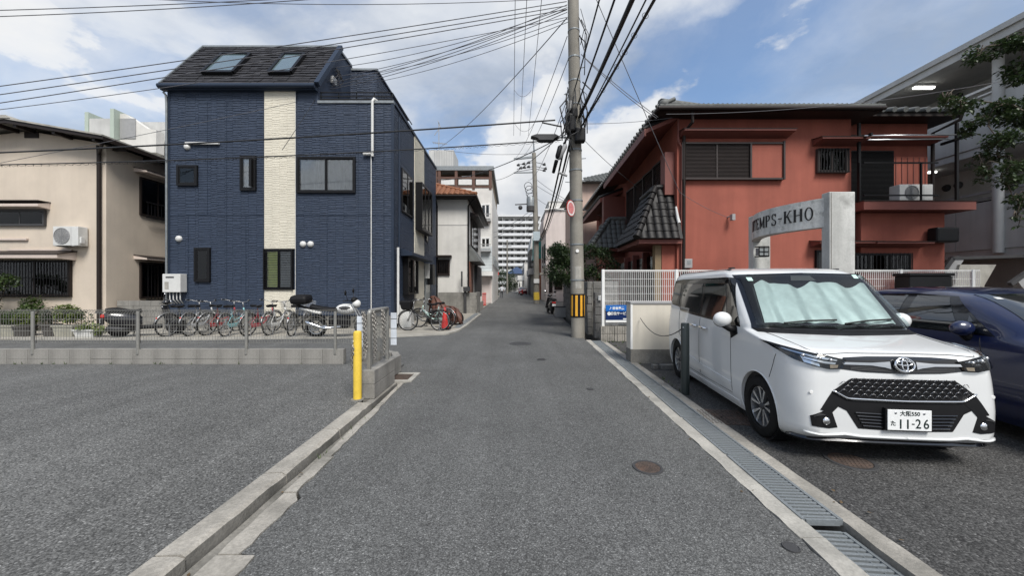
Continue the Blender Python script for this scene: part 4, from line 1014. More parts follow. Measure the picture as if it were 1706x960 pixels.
# orange brick shop with green hoarding
t=shop('brick_shop','narrow orange brick shop with a teal scaffold sheet on its front','building',3.25,9,45.0,52,7.2,'brick')
windowx(t,46,47.4,3.6,5.2,3.25,-1,frame=M['dkbrown'],sashes=2); MB().box(3.19,3.245,45.6,47,.1,2.4).build('shutter_door',M['whitem'],t)
tm=mat('teal_sheet',(.05,.30,.27),.6,.25,1.2,20,.2)
for k in range(4): MB().box(2.75,5.1,44.55,44.62,4.9+k*.75,5.6+k*.75).build('sheet_panel',tm,t)
for k in range(4): MB().box(2.72,2.75,44.7,49.0,4.9+k*.75,5.6+k*.75).build('sheet_panel',tm,t)
# grey building with balcony
t=shop('grey_building','weathered grey building with a projecting balcony along the right of the street','building',3.3,10,53,64,9.0,'greyst')
for k in range(4): windowx(t,54+k*2.5,55.4+k*2.5,4.4,5.9,3.3,-1,frame=M['dkbrown'],sashes=2)
MB().box(2.5,3.29,53.5,63,3.3,4.2).build('balcony',M['grey'],t)
MB().box(3.1,3.29,53.5,62,0.1,3.2).build('shutter',M['conc_d'],t)
MB().prism([(2.6,6.9),(3.29,6.9),(3.29,9.0),(2.9,9.0)],'y',53,63.5).build('parapet_screen',M['greyst'],t)
t=shop('dark_building','dark clad narrow building past the grey one','building',3.1,10,66,74,8.6,'dgrey')
t=shop('white_shop','white low building with awning far along the right','building',2.6,11,78,96,6.5,'white_st')
MB().box(1.2,2.59,79,90,2.9,3.9).build('awning',M['whitem'],t); MB().box(1.3,1.5,79.2,79.4,0,2.9).build('awning_post',M['whitem'],t)
for k in range(4): windowx(t,79+k*4,81.5+k*4,4.2,5.6,2.6,-1,frame=M['grey'],sashes=2)
t=shop('blue_roof_house','small white house with blue roof in the distance','house',-1.5,4.5,118,128,5.5,'white_st')
MB().prism([(-2.2,5.65),(5.2,5.65),(1.5,7.9)],'y',117,129).build('roof',mat('blue_roof',(.06,.10,.20),.6),t)
for k in range(4): window(t,-1.0+k*1.4,-.2+k*1.4,1.2,2.6,118,frame=M['grey'],sashes=1)
for i,(x,y,w,dd,h,m,lab) in enumerate(((-9,52,6.2,9,6,'white_st','white house on the left side of the street past the cream block'),(-10,66,6.2,10,7.5,'greyst','grey house farther down on the left past the road sign'),(-11,84,7,12,6.2,'palepk','pinkish house on the far left of the street'),(-14,108,9,14,8,'white_st','farthest pale house on the left, under the apartment slab'))):
    t=shop('street_house',lab,'house',x,x+w,y,y+dd,h,m)
    for k in range(3): 
        windowx(t,y+1+k*2.6,y+2.6+k*2.6,1.0,2.4,x+w,1,frame=M['grey']); windowx(t,y+1+k*2.6,y+2.6+k*2.6,3.8,5.2,x+w,1,frame=M['grey'])
    MB().prism([(x-.5,h+.15),(x+w+.5,h+.15),(x+w/2,h+1.7)],'y',y-.4,y+dd+.4).build('roof',M['tile'],t)

# ================================================================= stone wall behind the pole
sw=thing('stone_wall','dark stone block garden wall along the street behind the utility pole','wall',(2.6,12,0))
sr=random.Random(5)
for r_ in range(7):
    zc=.0+r_*.24; yy=11.55-(.2 if r_%2 else 0)
    while yy<19.5:
        L_=sr.uniform(.38,.5); dx=sr.uniform(-.012,.012); xo=2.36+.044*(yy-11.5)
        MB().box(xo+dx,xo+.16,max(yy,11.55),min(yy+L_-.012,19.5),zc,zc+.228).build('stone',M['stone'],sw,bevel=.015); yy+=L_
for r_ in range(7):
    xx=2.53
    while xx<3.3:
        L_=sr.uniform(.26,.36); MB().box(xx,min(xx+L_-.012,3.3),11.5+sr.uniform(-.012,.012),11.66,r_*.24,r_*.24+.228).build('stone',M['stone'],sw,bevel=.015); xx+=L_
MB().prism([(2.40,11.6),(2.52,11.6),(2.86,19.4),(2.74,19.4)],'z',0,1.62).build('mortar_core',M['conc_d'],sw)
MB().box(2.50,3.28,11.53,11.65,0,1.62).build('mortar_core',M['conc_d'],sw)
gp=thing('gate_pier','short stone gate pier with a small intercom lamp','gate pier',(2.55,10.9,0))
for r_ in range(6):
    MB().box(2.42+sr.uniform(-.01,.01),2.66+sr.uniform(-.01,.01),10.75,11.02,r_*.225,r_*.225+.215).build('stone',M['stone'],gp,bevel=.014)
MB().box(2.5,2.58,10.69,10.745,1.10,1.25).build('intercom',M['whitep'],gp,bevel=.01)

# ================================================================= white bar fence on ribbed wall
wf=thing('white_fence','white steel bar fence on a low ribbed wall before the red house','fence',(3.5,10.3,.4))
rb=thing('ribbed_wall','low ribbed grey concrete wall under the white fence','wall',(4,10.3,0))
MB().box(2.45,5.9,10.20,10.36,-.02,.41).build('core',M['conc_d'],rb); 
MB().box(6.75,13,10.20,10.36,-.02,.41).build('core',M['conc_d'],rb)
k=0;x=2.45
while x<5.85:
    w_=sr.uniform(.045,.075); dd=sr.uniform(.012,.05)
    for z0 in (0,.21): MB().box(x,x+w_-.010,10.20-dd-sr.uniform(0,.01),10.199,z0,z0+.20).build('rib',M['conc'],rb)
    x+=w_
def barfence(t,x0,x1,y,z0,z1,posts):
    g=MB(); n=int((x1-x0)/.055)
    for i in range(n+1):
        xx=x0+(x1-x0)*i/n; g.bar((xx,y,z0+.03),(xx,y,z1),.011)
    for k in range(8): z=z0+.06+(z1-z0-.09)*k/7; g.bar((x0,y-.009,z),(x1,y-.009,z),.009)
    g.build('bar_panel',M['whitem'],t)
    MB().bar((x0,y,z1+.005),(x1,y,z1+.005),.03).build('top_rail',M['whitem'],t); MB().bar((x0,y,z0+.03),(x1,y,z0+.03),.03).build('bottom_rail',M['whitem'],t)
    for xx in posts: MB().bar((xx,y,z0-.1),(xx,y,z1+.03),.075).build('post',M['whitem'],t,bevel=.008)
barfence(wf,2.53,5.9,10.28,.43,1.95,(2.53,4.57))
wf2=thing('white_fence','white bar fence seen between the gate pillar and the blue car','fence',(9,10.3,.4))
barfence(wf2,6.75,13,10.28,.43,1.95,(6.8,8.8,10.8,12.8))
# estate agent's sign on the fence
sg=thing('notice_board','blue estate sign with white Japanese lettering on the white fence','sign',(X(1029,10.2),10.2,Z(543,10.2)))
d=10.2; s0,s1=X(1009,d),X(1049.5,d)
MB().box(s0,s1,d-.006,d,Z(535,d),Z(508.5,d)).build('blue_panel',mat('sign_navy',(.006,.022,.095),.35,.06),sg)
MB().box(s0,s1,d-.009,d-.0065,Z(518.5,d),Z(508.5,d)).build('top_band',mat('sign_blue',(.010,.13,.46),.35,.06),sg)
MB().box(s0,s1,d-.0085,d-.0062,Z(537.5,d),Z(533.6,d)).build('white_strip',M['whitem'],sg)
def text(s,size,loc,mt,par,name='lettering',bold=0,align='CENTER',rz=0,sxx=1):
    cu=bpy.data.curves.new(name,'FONT'); cu.body=s; cu.size=size; cu.align_x=align; cu.align_y='CENTER'; cu.offset=bold; cu.extrude=.0008
    to=bpy.data.objects.new('tmp_text',cu); col.objects.link(to)
    dg=bpy.context.evaluated_depsgraph_get(); me=bpy.data.meshes.new_from_object(to.evaluated_get(dg)); bpy.data.objects.remove(to)
    mm=Matrix.Rotation(rz,4,'Z')@Matrix.Rotation(R(90),4,'X')@Matrix.Diagonal((sxx,1,1,1)); me.transform(Matrix.Translation(loc)@mm); me.materials.clear(); me.materials.append(mt)
    o=bpy.data.objects.new(name,me); col.objects.link(o); o.parent=par
    if par is not None: o.matrix_parent_inverse=par.matrix_basis.inverted()
    return o
text('入居者募集',.082,((s0+s1)/2-.03,d-.0105,Z(514,d)),M['whitem'],sg,bold=.0025)
text('日住サービス',.092,((s0+s1)/2+.055,d-.0080,Z(522.8,d)),M['whitem'],sg,bold=.003,sxx=.92)
MB().lathe([(.018,-.001),(.050,-.001),(.050,.001),(.018,.001)],(s0+.095,d-.0085,Z(522.8,d)),20,'y').build('emblem_ring',M['whitem'],sg); MB().box(s0+.083,s0+.107,d-.0105,d-.0078,Z(522.8,d)-.012,Z(522.8,d)+.012).build('emblem_core',M['whitem'],sg)
MB().prism([(s1-.19,Z(532.6,d)),(s1-.05,Z(532.6,d)),(s1-.075,Z(530.6,d)),(s1-.19,Z(530.6,d))],'y',d-.0085,d-.0075).build('small_badge',M['whitem'],sg)
# cream wall with cap
cw=thing('cream_wall','cream rendered low wall with dark metal cap beside the van','wall',(2.9,7.3,0))
d=7.28; x0,x1=X(1051,d),X(1051,d)+1.75
MB().box(x0,x1,d,d+.30,-.05,.265).build('base',M['conc_d'],cw); 
MB().box(x0+.005,x1,d+.006,d+.295,.265,1.16).build('panel',mat('cream_render',(.60,.56,.48),.85,.05,2,70,.04,.15,100,streak=.10),cw)
MB().box(x0-.012,x1,d-.012,d+.31,1.16,1.205).build('cap',M['grey'],cw,bevel=.006); MB().box(x0-.004,x0+.035,d-.004,d+.02,.27,1.155).build('corner_bead',M['whitem'],cw)
m=MB(); m.tube(sag((X(1066,d),d-.03,Z(530,d)),(2.385,5.15,.93),.22,14),.007,6)
m.tube(sag((X(1124,6.6),6.6,Z(553,6.6)),(2.385,5.15,.93),.02,6),.006,6)
tag(m.build('chain_cable',M['dgrey']),'dark cable hanging from the cream wall to the dark bollard','cable')
# ================================================================= the terracotta house
d=11.2; ax=lambda px:X(px,d); az=lambda py:Z(py,d)
rh=thing('red_house','two storey terracotta stucco house with tiled roof and dark shutters','house',(7,d,0))
RX=ax(1128); SK=.044                     # street wall runs slightly off square
L1=13.2
def rside(y): return RX+SK*(y-d)
RM=ax(1418)
eave=az(193)
MB().prism([(RX,d),(RM,d),(RM,d+L1),(rside(d+L1),d+L1)],'z',0,eave).build('wall',M['red'],rh)
# main roof (hip) - eaves all round
e0=Vector((RX-.75,d-.55,eave+.02)); e1=Vector((RM+.45,d-.55,eave+.02)); e2=Vector((RM+.45,d+L1+.4,eave+.02)); e3=Vector((rside(d+L1)-.75,d+L1+.4,eave+.02))
rt=eave+1.25; a1=Vector((RX+2.4,d+2.4,rt)); a2=Vector((RX+2.9,d+L1-2.6,rt))
rf=MB().add([e0,e1,e2,e3,a1,a2],[(0,1,4),(1,2,5,4),(2,3,5),(3,0,4,5),(3,2,1,0)]).build('roof',M['tile'],rh)
MB().prism([(e0.x+.02,e0.y+.02),(e1.x-.02,e1.y+.02),(e2.x-.02,e2.y-.02),(e3.x+.02,e3.y-.02)],'z',eave-.10,eave+.012).build('eave_board',M['dkbrown'],rf)
et=MB(); n=46
t0=None
for i in range(n):
    xx=e0.x+.15+(e1.x-e0.x-.3)*i/(n-1); 
    MB().tube([(xx,e0.y-.04,eave+.055),(xx,e0.y+.5,eave+.20)],.042,8).build('eave_tile',M['tile'],rf,smooth=50)
for i in range(60):
    q=e0.lerp(e3,(i+.5)/44); MB().tube([q+Vector((-.04,0,.06)),q+Vector((.5,0,.30))],.06,8).build('eave_tile',M['tile'],rf,smooth=50)
MB().bar(e0+Vector((0,.0,.03)),e1+Vector((0,.0,.03)),.10,.05).build('eave_course',M['tile'],rf)
for (xx) in (e0.x+.18,e0.x+3.3): pass
MB().ball(e0+Vector((.14,.06,.10)),.13,12,8).build('corner_ornament',M['tile'],rf,smooth=True)
MB().tube([e0+Vector((.1,.1,.15)),a1+Vector((0,0,.12))],[.13,.13],8).build('hip_ridge',M['tile'],rf,smooth=50)
MB().tube([e0+Vector((-.05,-.03,-.06)),e1+Vector((0,-.03,-.06))],.06,8).build('gutter',M['dkbrown'],rf,smooth=50)
MB().tube([e0+Vector((-.03,0,-.06)),e3+Vector((-.03,0,-.06))],.06,8).build('gutter',M['dkbrown'],rf,smooth=50)
MB().tube([(ax(1141),d-.5,eave-.1),(ax(1141),d-.45,az(196)),(ax(1142),d-.45,az(214)),(ax(1137),d-.1,az(222)),(ax(1136.5),d-.09,.2)],.05,8).build('downpipe',M['dkbrown'],rh,smooth=50)
MB().tube([(RX-.0,d-.08,az(200)),(RX,d-.08,az(236)),(ax(1134),d-.06,az(246)),(ax(1134),d-.06,1.2)],.035,8).build('downpipe',M['redtrim'],rh,smooth=50)
# shutters box
sz0,sz1=az(298),az(242); s0,s1,s2=ax(1136.5),ax(1247),ax(1300)
fr=MB(); fr.box(s0,s2,d-.13,d-.001,sz0-.05,sz0).box(s0,s2,d-.13,d-.001,sz1,sz1+.05).box(s0-.05,s0,d-.13,d-.001,sz0-.05,sz1+.05).box(s2,s2+.05,d-.15,d-.001,sz0-.05,sz1+.08).box(s1-.025,s1+.025,d-.135,d-.001,sz0,sz1)
fs_=fr.build('shutter_frame',M['shutter'],rh)
mid=(s0+s1)/2
for (a,c) in ((s0+.01,mid-.02),(mid+.02,s1-.03)):
    MB().box(a,c,d-.05,d-.02,sz0+.01,sz1-.01).build('shutter_leaf',M['shutter'],fs_)
    nn=24
    for k in range(nn):
        z=sz0+.02+(sz1-sz0-.04)*k/nn; MB().prism([(d-.05,z),(d-.085,z+.006),(d-.085,z+.014),(d-.05,z+.036)],'x',a,c).build('slat',M['shutter'],fs_)
MB().box(mid-.02,mid+.02,d-.10,d-.02,sz0,sz1).build('stile',M['shutter'],fs_)
MB().box(s1+.03,s2,d-.09,d-.002,sz0+.0,sz1-.0).build('shutter_pocket',M['red'],rh)
def hood(x0,x1,zt,dep=.38,m='redtrim',yy=None):
    yy=d if yy is None else yy
    MB().prism([(yy,zt+.06),(yy-dep,zt),(yy-dep,zt-.045),(yy,zt-.14)],'x',x0,x1).build('window_hood',M[m],rh); MB().prism([(yy,zt+.075),(yy-dep-.02,zt+.014),(yy-dep-.02,zt+.001),(yy,zt+.061)],'x',x0-.03,x1+.03).build('hood_cap',M['dkbrown'],rh)
hood(ax(1131),ax(1311),az(223)); hood(ax(1353),ax(1430),az(236))
o=window(rh,ax(1358.5),ax(1409.5),az(289),az(249),d,frame=M['shutter'],sashes=2,gl='glassd',fw=.05)
g=MB()
for k in range(10): xx=ax(1361)+k*(ax(1407)-ax(1361))/9; g.box(xx-.01,xx+.01,d-.16,d-.14,az(288.5),az(250))
g.box(ax(1358),ax(1410),d-.14,d-.12,az(289),az(287.5)).box(ax(1358),ax(1410),d-.14,d-.12,az(251),az(249.5)); g.build('window_grille',M['black'],o)
hood(ax(1349),ax(1450),az(405)); window(rh,ax(1357),ax(1400),az(470),az(417),d,frame=M['black'],sashes=2,gl='glassd')
MB().box(ax(1137),ax(1150),d-.14,d-.002,az(447),az(432)).build('electric_meter',M['grey'],rh,bevel=.01); MB().box(ax(1141.5),ax(1147),d-.148,d-.1405,az(441),az(435)).build('meter_dial',M['frost'],rh)
cam_=MB(); cam_.cyl((ax(1212),d,az(362)),(ax(1214),d-.18,az(361)),.02).box(ax(1212),ax(1217),d-.25,d-.12,az(369),az(359)); cam_.build('wall_light',M['grey'],rh)
# drop bracket
# --- street side: second pent roof, windows, shutters
def sp_(y,o,z): return Vector((rside(y)-o,y,z))
pz=az(216)
pt=MB(); 
pt.add([sp_(d-.05,0,pz+.42),sp_(d-.05,.95,pz),sp_(d+6.0,.95,pz),sp_(d+6.0,0,pz+.42),sp_(d-.05,0,pz+.30),sp_(d-.05,.95,pz-.12),sp_(d+6.0,.95,pz-.12),sp_(d+6,0,pz+.05)],[(0,1,2,3),(7,6,5,4),(0,4,5,1),(1,5,6,2),(2,6,7,3)])
pr=pt.build('pent_roof',M['redtrim'],rh)
for i in range(24): 
    y=d+.1+i*.245; MB().tube([sp_(y,1.0,pz+.05),sp_(y,.0,pz+.48)],.075,8).build('tile',M['tiledk'],pr,smooth=50)
MB().bar(sp_(d-.05,.98,pz-.10),sp_(d+6.0,.98,pz-.10),.05,.22).build('fascia',M['redtrim'],pr)
pt=MB(); q0,q1=d+6.4,d+12.5; pz2=pz-.55
pt.add([sp_(q0,0,pz2+.42),sp_(q0,1.1,pz2),sp_(q1,1.1,pz2),sp_(q1,0,pz2+.42),sp_(q0,0,pz2+.30),sp_(q0,1.1,pz2-.2),sp_(q1,1.1,pz2-.2),sp_(q1,0,pz2+.05)],[(0,1,2,3),(7,6,5,4),(0,4,5,1),(1,5,6,2),(2,6,7,3)])
pr2=pt.build('pent_roof',M['redtrim'],rh)
for i in range(24): 
    y=q0+.1+i*.25; MB().tube([sp_(y,1.14,pz2+.05),sp_(y,.0,pz2+.48)],.075,8).build('tile',M['tiledk'],pr2,smooth=50)
for (y0,y1,zz0,zz1,n_) in ((d+.75,d+5.4,3.9,5.75,4),(d+7.2,d+11.9,3.7,5.2,6)):
    for k in range(n_):
        a=y0+(y1-y0)*k/n_;c=y0+(y1-y0)*(k+1)/n_-.05
        o=MB(); x=rside((a+c)/2)
        fr=MB().box(x-.10,x-.01,a,a+.05,zz0,zz1).box(x-.10,x-.01,c-.05,c,zz0,zz1).box(x-.10,x-.01,a+.05,c-.05,zz0,zz0+.06).box(x-.10,x-.01,a+.05,c-.05,zz1-.06,zz1).build('shutter_frame',M['shutter'],rh)
        if n_==4:
            for j in range(26): z=zz0+.07+j*(zz1-zz0-.14)/26; MB().prism([(x-.05,z),(x-.085,z+.01),(x-.05,z+.055)],'y',a+.05,c-.05).build('slat',M['shutter'],fr)
        else: MB().box(x-.06,x-.05,a+.05,c-.05,zz0+.06,zz1-.06).build('pane',M['glassd'],fr); MB().box(x-.012,x-.008,a+.05,c-.05,zz0+.06,zz1-.06).build('interior',M['frost'],fr)
MB().box(rside(d+6.2)-1.0,rside(d+6.2),d+6.05,d+6.35,2.9,pz2).build('pier',M['redtrim'],rh)
MB().box(RX-.30,RX-.0,d+.16,d+.50,az(322),az(250)).build('side_box',M['redtrim'],rh)
MB().box(RX-.02,RX+.16,d-.12,d-.001,az(465),az(240)).build('corner_post',M['redtrim'],rh) if False else None
# --- steep tiled hip canopies
def canopy(name,y0,y1,zb,zt,xo,xi,ridge_in,mt,label):
    # hip canopy leaning against the street wall, ridge beside the wall
    xw=rside(y0)+.08
    A=Vector((xo,y0,zb));B=Vector((xw,y0,zb));C=Vector((xw+SK*(y1-y0),y1,zb));Dd=Vector((xo+SK*(y1-y0),y1,zb))
    E=Vector((xi,y0+ridge_in,zt));F=Vector((xw,y0+ridge_in*.95,zt));G=Vector((xi+SK*(y1-y0),y1-ridge_in,zt));Hh=Vector((xw+SK*(y1-y0),y1-ridge_in,zt))
    o=MB().add([A,B,C,Dd,E,F,G,Hh],[(0,1,5,4),(0,4,6,3),(3,6,7,2),(4,5,7,6),(0,3,2,1)]).build(name,mt,rh)
    for (p0,p1,e0_,e1_) in ((E,F,A,B),(G,E,Dd,A)):
        ac=(p1-p0).normalized(); acE=(e1_-e0_).normalized(); mid_t=(p0+p1)/2; 
        dn=(e0_-p0)-acE*((e0_-p0).dot(acE)); Ld=dn.length
        wt0=0; wb0=(e0_-p0).dot(acE); wt1=(p1-p0).dot(acE); wb1=(e1_-p0).dot(acE)
        pitch=.235;rows=int(Ld/.235)
        tiled(o,p0,dn,acE,mt,pitch,Ld/rows,inside=lambda u,v:v<Ld-.02 and (wt0+(wb0-wt0)*(v+.1)/Ld)<u-pitch*.25 and u+pitch*.15<(wt1+(wb1-wt1)*(v+.1)/Ld))
    n=8
    for k in range(n):
        a=E.lerp(A,k/n)+Vector((-.03,-.03,.05)); b_=E.lerp(A,(k+1.12)/n)+Vector((-.04,-.04,.06)); MB().tube([a,b_],[.085,.115],9).build('hip_tile',mt,o,smooth=50)
    for k in range(max(2,int((G-E).length/.3))):
        nn=max(2,int((G-E).length/.3)); a=E.lerp(G,k/nn)+Vector((0,0,.06)); b_=E.lerp(G,(k+1.1)/nn)+Vector((0,0,.06)); MB().tube([a,b_],[.09,.11],9).build('ridge_tile',mt,o,smooth=50)
    for k in range(3):
        a=E.lerp(F,k/3)+Vector((0,0,.06)); b_=E.lerp(F,(k+1.1)/3)+Vector((0,0,.06)); MB().tube([a,b_],[.09,.10],9).build('ridge_tile',mt,o,smooth=50)
    MB().prism([(A.x+.06,A.y+.06),(B.x,A.y+.06),(C.x,C.y-.06),(Dd.x+.06,Dd.y-.06)],'z',zb-.14,zb-.012).build('eave_board',M['redtrim'],o)
    return o
canopy('canopy_roof',d-.25,13.7,2.93,4.55,3.72,4.50,.62,M['tiledk'],'')
canopy('canopy_roof',16.6,20.2,3.25,4.6,3.55,4.55,.55,M['tile'],'')
MB().tube([(RX-.10,d-.14,3.9),(RX-.05,d-.16,3.55),(RX-.03,d-.2,3.4)],[.03,.045,.05],8).build('mortar_patch',M['whitep'],rh)
# ground floor porch under canopies
MB().box(RX-.42,RX-.002,d+.1,d+.35,0,2.78).build('porch_pier',M['red'],rh)
MB().box(RX-.62,RX-.43,d+.12,d+.33,0,2.78).build('wood_panel',M['tan'],rh)
for k in range(4):
    y0=d+1.2+k*1.3; MB().box(rside(y0)-.25,rside(y0)-.02,y0,y0+.12,0,2.78).build('porch_post',M['redtrim'],rh)
    MB().box(rside(y0)-.06,rside(y0)-.01,y0+.13,y0+1.28,.3,2.6).build('sliding_door',M['glassd'],rh)
MB().box(RX-.95,RX-.002,d-.05,d+2.4,2.45,2.60).build('lower_eave',M['redtrim'],rh) if False else None
# --- recessed right part with balcony
dr=12.0; rx_=lambda px:X(px,dr); rz2=lambda py:Z(py,dr)
R0,R1=RM+.004,rx_(1545)
MB().box(R0,R1,dr,dr+9,0,rz2(205)).build('rear_wall',M['red'],rh)
MB().box(R0-.0,R1+.5,dr-.55,dr+9.3,rz2(206),rz2(200)).build('rear_eave',M['dkbrown'],rh)
rr=MB().prism([(dr-.6,rz2(200)),(dr+3.5,rz2(200)+1.2),(dr+9,rz2(200))],'x',R0-.1,R1+.5).build('rear_roof',M['tile'],rh)
for i in range(11): 
    xx=R0+.1+i*(R1+.4-R0)/10.5; MB().tube([(xx,dr-.66,rz2(198)),(xx,dr-.1,rz2(198)+.18)],.08,8).build('eave_tile',M['tile'],rr,smooth=50)
MB().tube([(R1+.42,dr-.6,rz2(200)),(R1+.40,dr-.55,rz2(212)),(R1+.06,dr-.1,rz2(224)),(R1+.06,dr-.1,.3)],.05,8).build('downpipe',M['dkbrown'],rh,smooth=50)
hood(R0+.02,R1+.1,rz2(236),.5,'redtrim',dr)
so_=MB().box(R0+.05,rx_(1486),dr-.06,dr-.001,rz2(336),rz2(252)).build('roller_shutter',M['black'],rh)
for k in range(40): z=rz2(335)+k*(rz2(253)-rz2(335))/40; MB().prism([(dr-.06,z),(dr-.08,z+.012),(dr-.06,z+.03)],'x',R0+.06,rx_(1486)-.02).build('slat',M['black'],so_)
pn=MB().box(rx_(1487),R1-.05,dr-.05,dr-.001,rz2(336),rz2(262)).build('red_door_panel',M['red'],rh)
for k in range(6): MB().box(rx_(1489)+k*.19,rx_(1489)+k*.19+.025,dr-.065,dr-.05,rz2(335),rz2(263)).build('batten',M['redtrim'],pn)
# balcony slab and ground floor projection
db_=10.95; qx=lambda px:X(px,db_); qz=lambda py:Z(py,db_)
MB().box(RM+.3,qx(1590),db_+.25,dr-.002,0,qz(352)).build('ground_floor_wall',M['red'],rh)
MB().box(RM+.004,qx(1616),db_-.15,dr-.003,qz(351),qz(337)).build('balcony_slab',M['redtrim'],rh); MB().box(RM+.003,qx(1617),db_-.17,dr-.003,qz(337),qz(335.5)).build('slab_cap',M['dkbrown'],rh)
bl=MB()
for zz in (qz(326),qz(272)): bl.box(RM+.1,qx(1560),db_-.06,db_-.02,zz-.02,zz+.02)
for px in (1430,1532): bl.box(qx(px)-.02,qx(px)+.02,db_-.06,db_-.02,qz(335),qz(272))
for k in range(10): bl.box(qx(1428)+k*.22,qx(1428)+k*.22+.012,db_-.05,db_-.035,qz(326),qz(272)) if False else None
bl.build('balcony_rail',M['black'],rh)
hood(RM+.4,qx(1548),qz(404),.4,'redtrim',db_+.25)
wn=window(rh,qx(1424),qx(1529),qz(452),qz(421),db_+.25,frame=M['black'],sashes=3,gl='glassd')
g=MB()
for k in range(16): xx=qx(1426)+k*(qx(1527)-qx(1426))/15; g.box(xx-.008,xx+.008,db_+.10,db_+.115,qz(452),qz(421))
g.build('window_grille',M['black'],wn)
MB().box(qx(1556),qx(1593),db_-.1,db_+.2,qz(404),qz(379)).build('dark_box',M['black'],rh,bevel=.05)
ac_unit('air_conditioner','white air conditioner standing on the terracotta house balcony',(X(1499,11.1),11.1,qz(335)+.01+.03),w=1.0,h=.50,d=.32)
# laundry pole stand
lp=thing('laundry_stand','black laundry stand with pale poles on the terracotta balcony','laundry stand',(X(1435,11.0),11.0,qz(335)))
for px in (1431,1594):
    MB().box(X(px,11)-.035,X(px,11)+.035,10.97,11.03,qz(337),Z(205,11)).build('post',M['black'],lp); MB().box(X(px,11)-.03,X(px,11)+.03,10.6,11.4,Z(234,11),Z(230,11)).build('arm',M['black'],lp)
for (y0,z0) in ((10.7,233),(11.2,229)): MB().tube([(X(1424,11),y0,Z(z0,11)),(X(1594,11),y0,Z(z0-2,11))],.022,8).build('laundry_pole',M['silver'],lp,smooth=True)

# ================================================================= concrete gate with the house name
gt=thing('gate','white stained concrete gate with curved lintel reading TEMPS-KHO','gate',(6.1,8.4,0))
ZB,ZT=2.67,3.24
MB().box(6.10,6.59,7.10,7.29,-.1,3.33).build('pillar',M['gate'],gt,bevel=.012)
MB().box(6.20,6.64,9.50,9.70,-.1,3.33).build('pillar',M['gate'],gt,bevel=.012)
MB().box(6.125,6.132,7.092,7.099,-.1,3.31).build('form_joint',M['conc_d'],gt); 
# curved lintel: outer arc bowing towards the street
Y0,Y1=7.20,9.60
def arc(t,off=0):
    y=Y0+(Y1-Y0)*t; bow=.45*math.sin(PI*min(1,t))**.9
    return Vector((6.12+.12*t-bow+off,y,0))
n=28; vs=[];fs=[]
for i in range(n+1):
    t=i/n; o_=arc(t); i_=arc(t,.22)
    vs+=[(o_.x,o_.y,ZB),(o_.x,o_.y,ZT),(i_.x,i_.y,ZT),(i_.x,i_.y,ZB)]
for i in range(n):
    for j in range(4): fs.append((i*4+j,i*4+(j+1)%4,(i+1)*4+(j+1)%4,(i+1)*4+j))
fs+=[(0,1,2,3),(n*4+3,n*4+2,n*4+1,n*4)]
MB().add(vs,fs).build('lintel',M['lintel'],gt,smooth=30)
# slab serif letters, mapped onto the curved face.  u grows from far (t=1) to near (t=0)
def letter_polys(ch):
    w=.20; s=.035; P_=[]   # polygons in a 1-high box
    def rect(a,b,c,e): P_.append([(a,c),(b,c),(b,e),(a,e)])
    def ser(x,z): rect(x-.12,x+.12,z,z+.055) if z<.5 else rect(x-.12,x+.12,z-.055,z)
    def st(x): rect(x-w/2,x+w/2,0,1); ser(x,0); ser(x,1)
    def dg(x0,z0,x1,z1,t): P_.append([(x0-t/2,z0),(x0+t/2,z0),(x1+t/2,z1),(x1-t/2,z1)])
    def ring(cx,cz,rx,rz,a0,a1,tx,tz,n=14):
        for k in range(n):
            p=a0+(a1-a0)*k/n;q=a0+(a1-a0)*(k+1)/n
            P_.append([(cx+(rx-tx)*math.cos(p),cz+(rz-tz)*math.sin(p)),(cx+rx*math.cos(p),cz+rz*math.sin(p)),(cx+rx*math.cos(q),cz+rz*math.sin(q)),(cx+(rx-tx)*math.cos(q),cz+(rz-tz)*math.sin(q))])
    W_=.72
    if ch=='T': st(.36); rect(0,.72,.93,1); rect(0,.05,.76,.93); rect(.67,.72,.76,.93)
    elif ch=='E': st(.14); rect(.14,.62,.93,1); rect(.14,.62,0,.07); rect(.2,.48,.47,.54); rect(.57,.62,.78,.93); rect(.57,.62,.07,.22); rect(.44,.49,.40,.61)
    elif ch=='M': st(.13); st(.83); dg(.16,1,.48,.12,.13); dg(.48,.12,.80,1,.09); W_=.96
    elif ch=='P': st(.15); ring(.36,.74,.30,.26,-PI/2,PI/2,.14,.06); rect(.2,.37,.94,1); rect(.2,.37,.48,.54)
    elif ch=='S': ring(.33,.745,.27,.255,R(20),R(270),.12,.07,18); ring(.33,.255,.29,.255,R(-160),R(90),.12,.07,18); rect(.53,.59,.72,.98); rect(.05,.11,.02,.28); W_=.68
    elif ch=='-': rect(.05,.45,.44,.52); W_=.52
    elif ch=='K': st(.14); dg(.2,.42,.66,1,.09); dg(.36,.58,.70,0,.16); ser(.66,1); ser(.70,0); W_=.82
    elif ch=='H': st(.14); st(.70); rect(.2,.64,.47,.54); W_=.86
    elif ch=='O': ring(.37,.5,.36,.52,0,2*PI,.14,.07,26); W_=.76
    elif ch=='N': st(.12); st(.66); dg(.12,1,.66,0,.13); W_=.80
    return P_,W_
word='NTEMPS-KHO'; Lh=.26
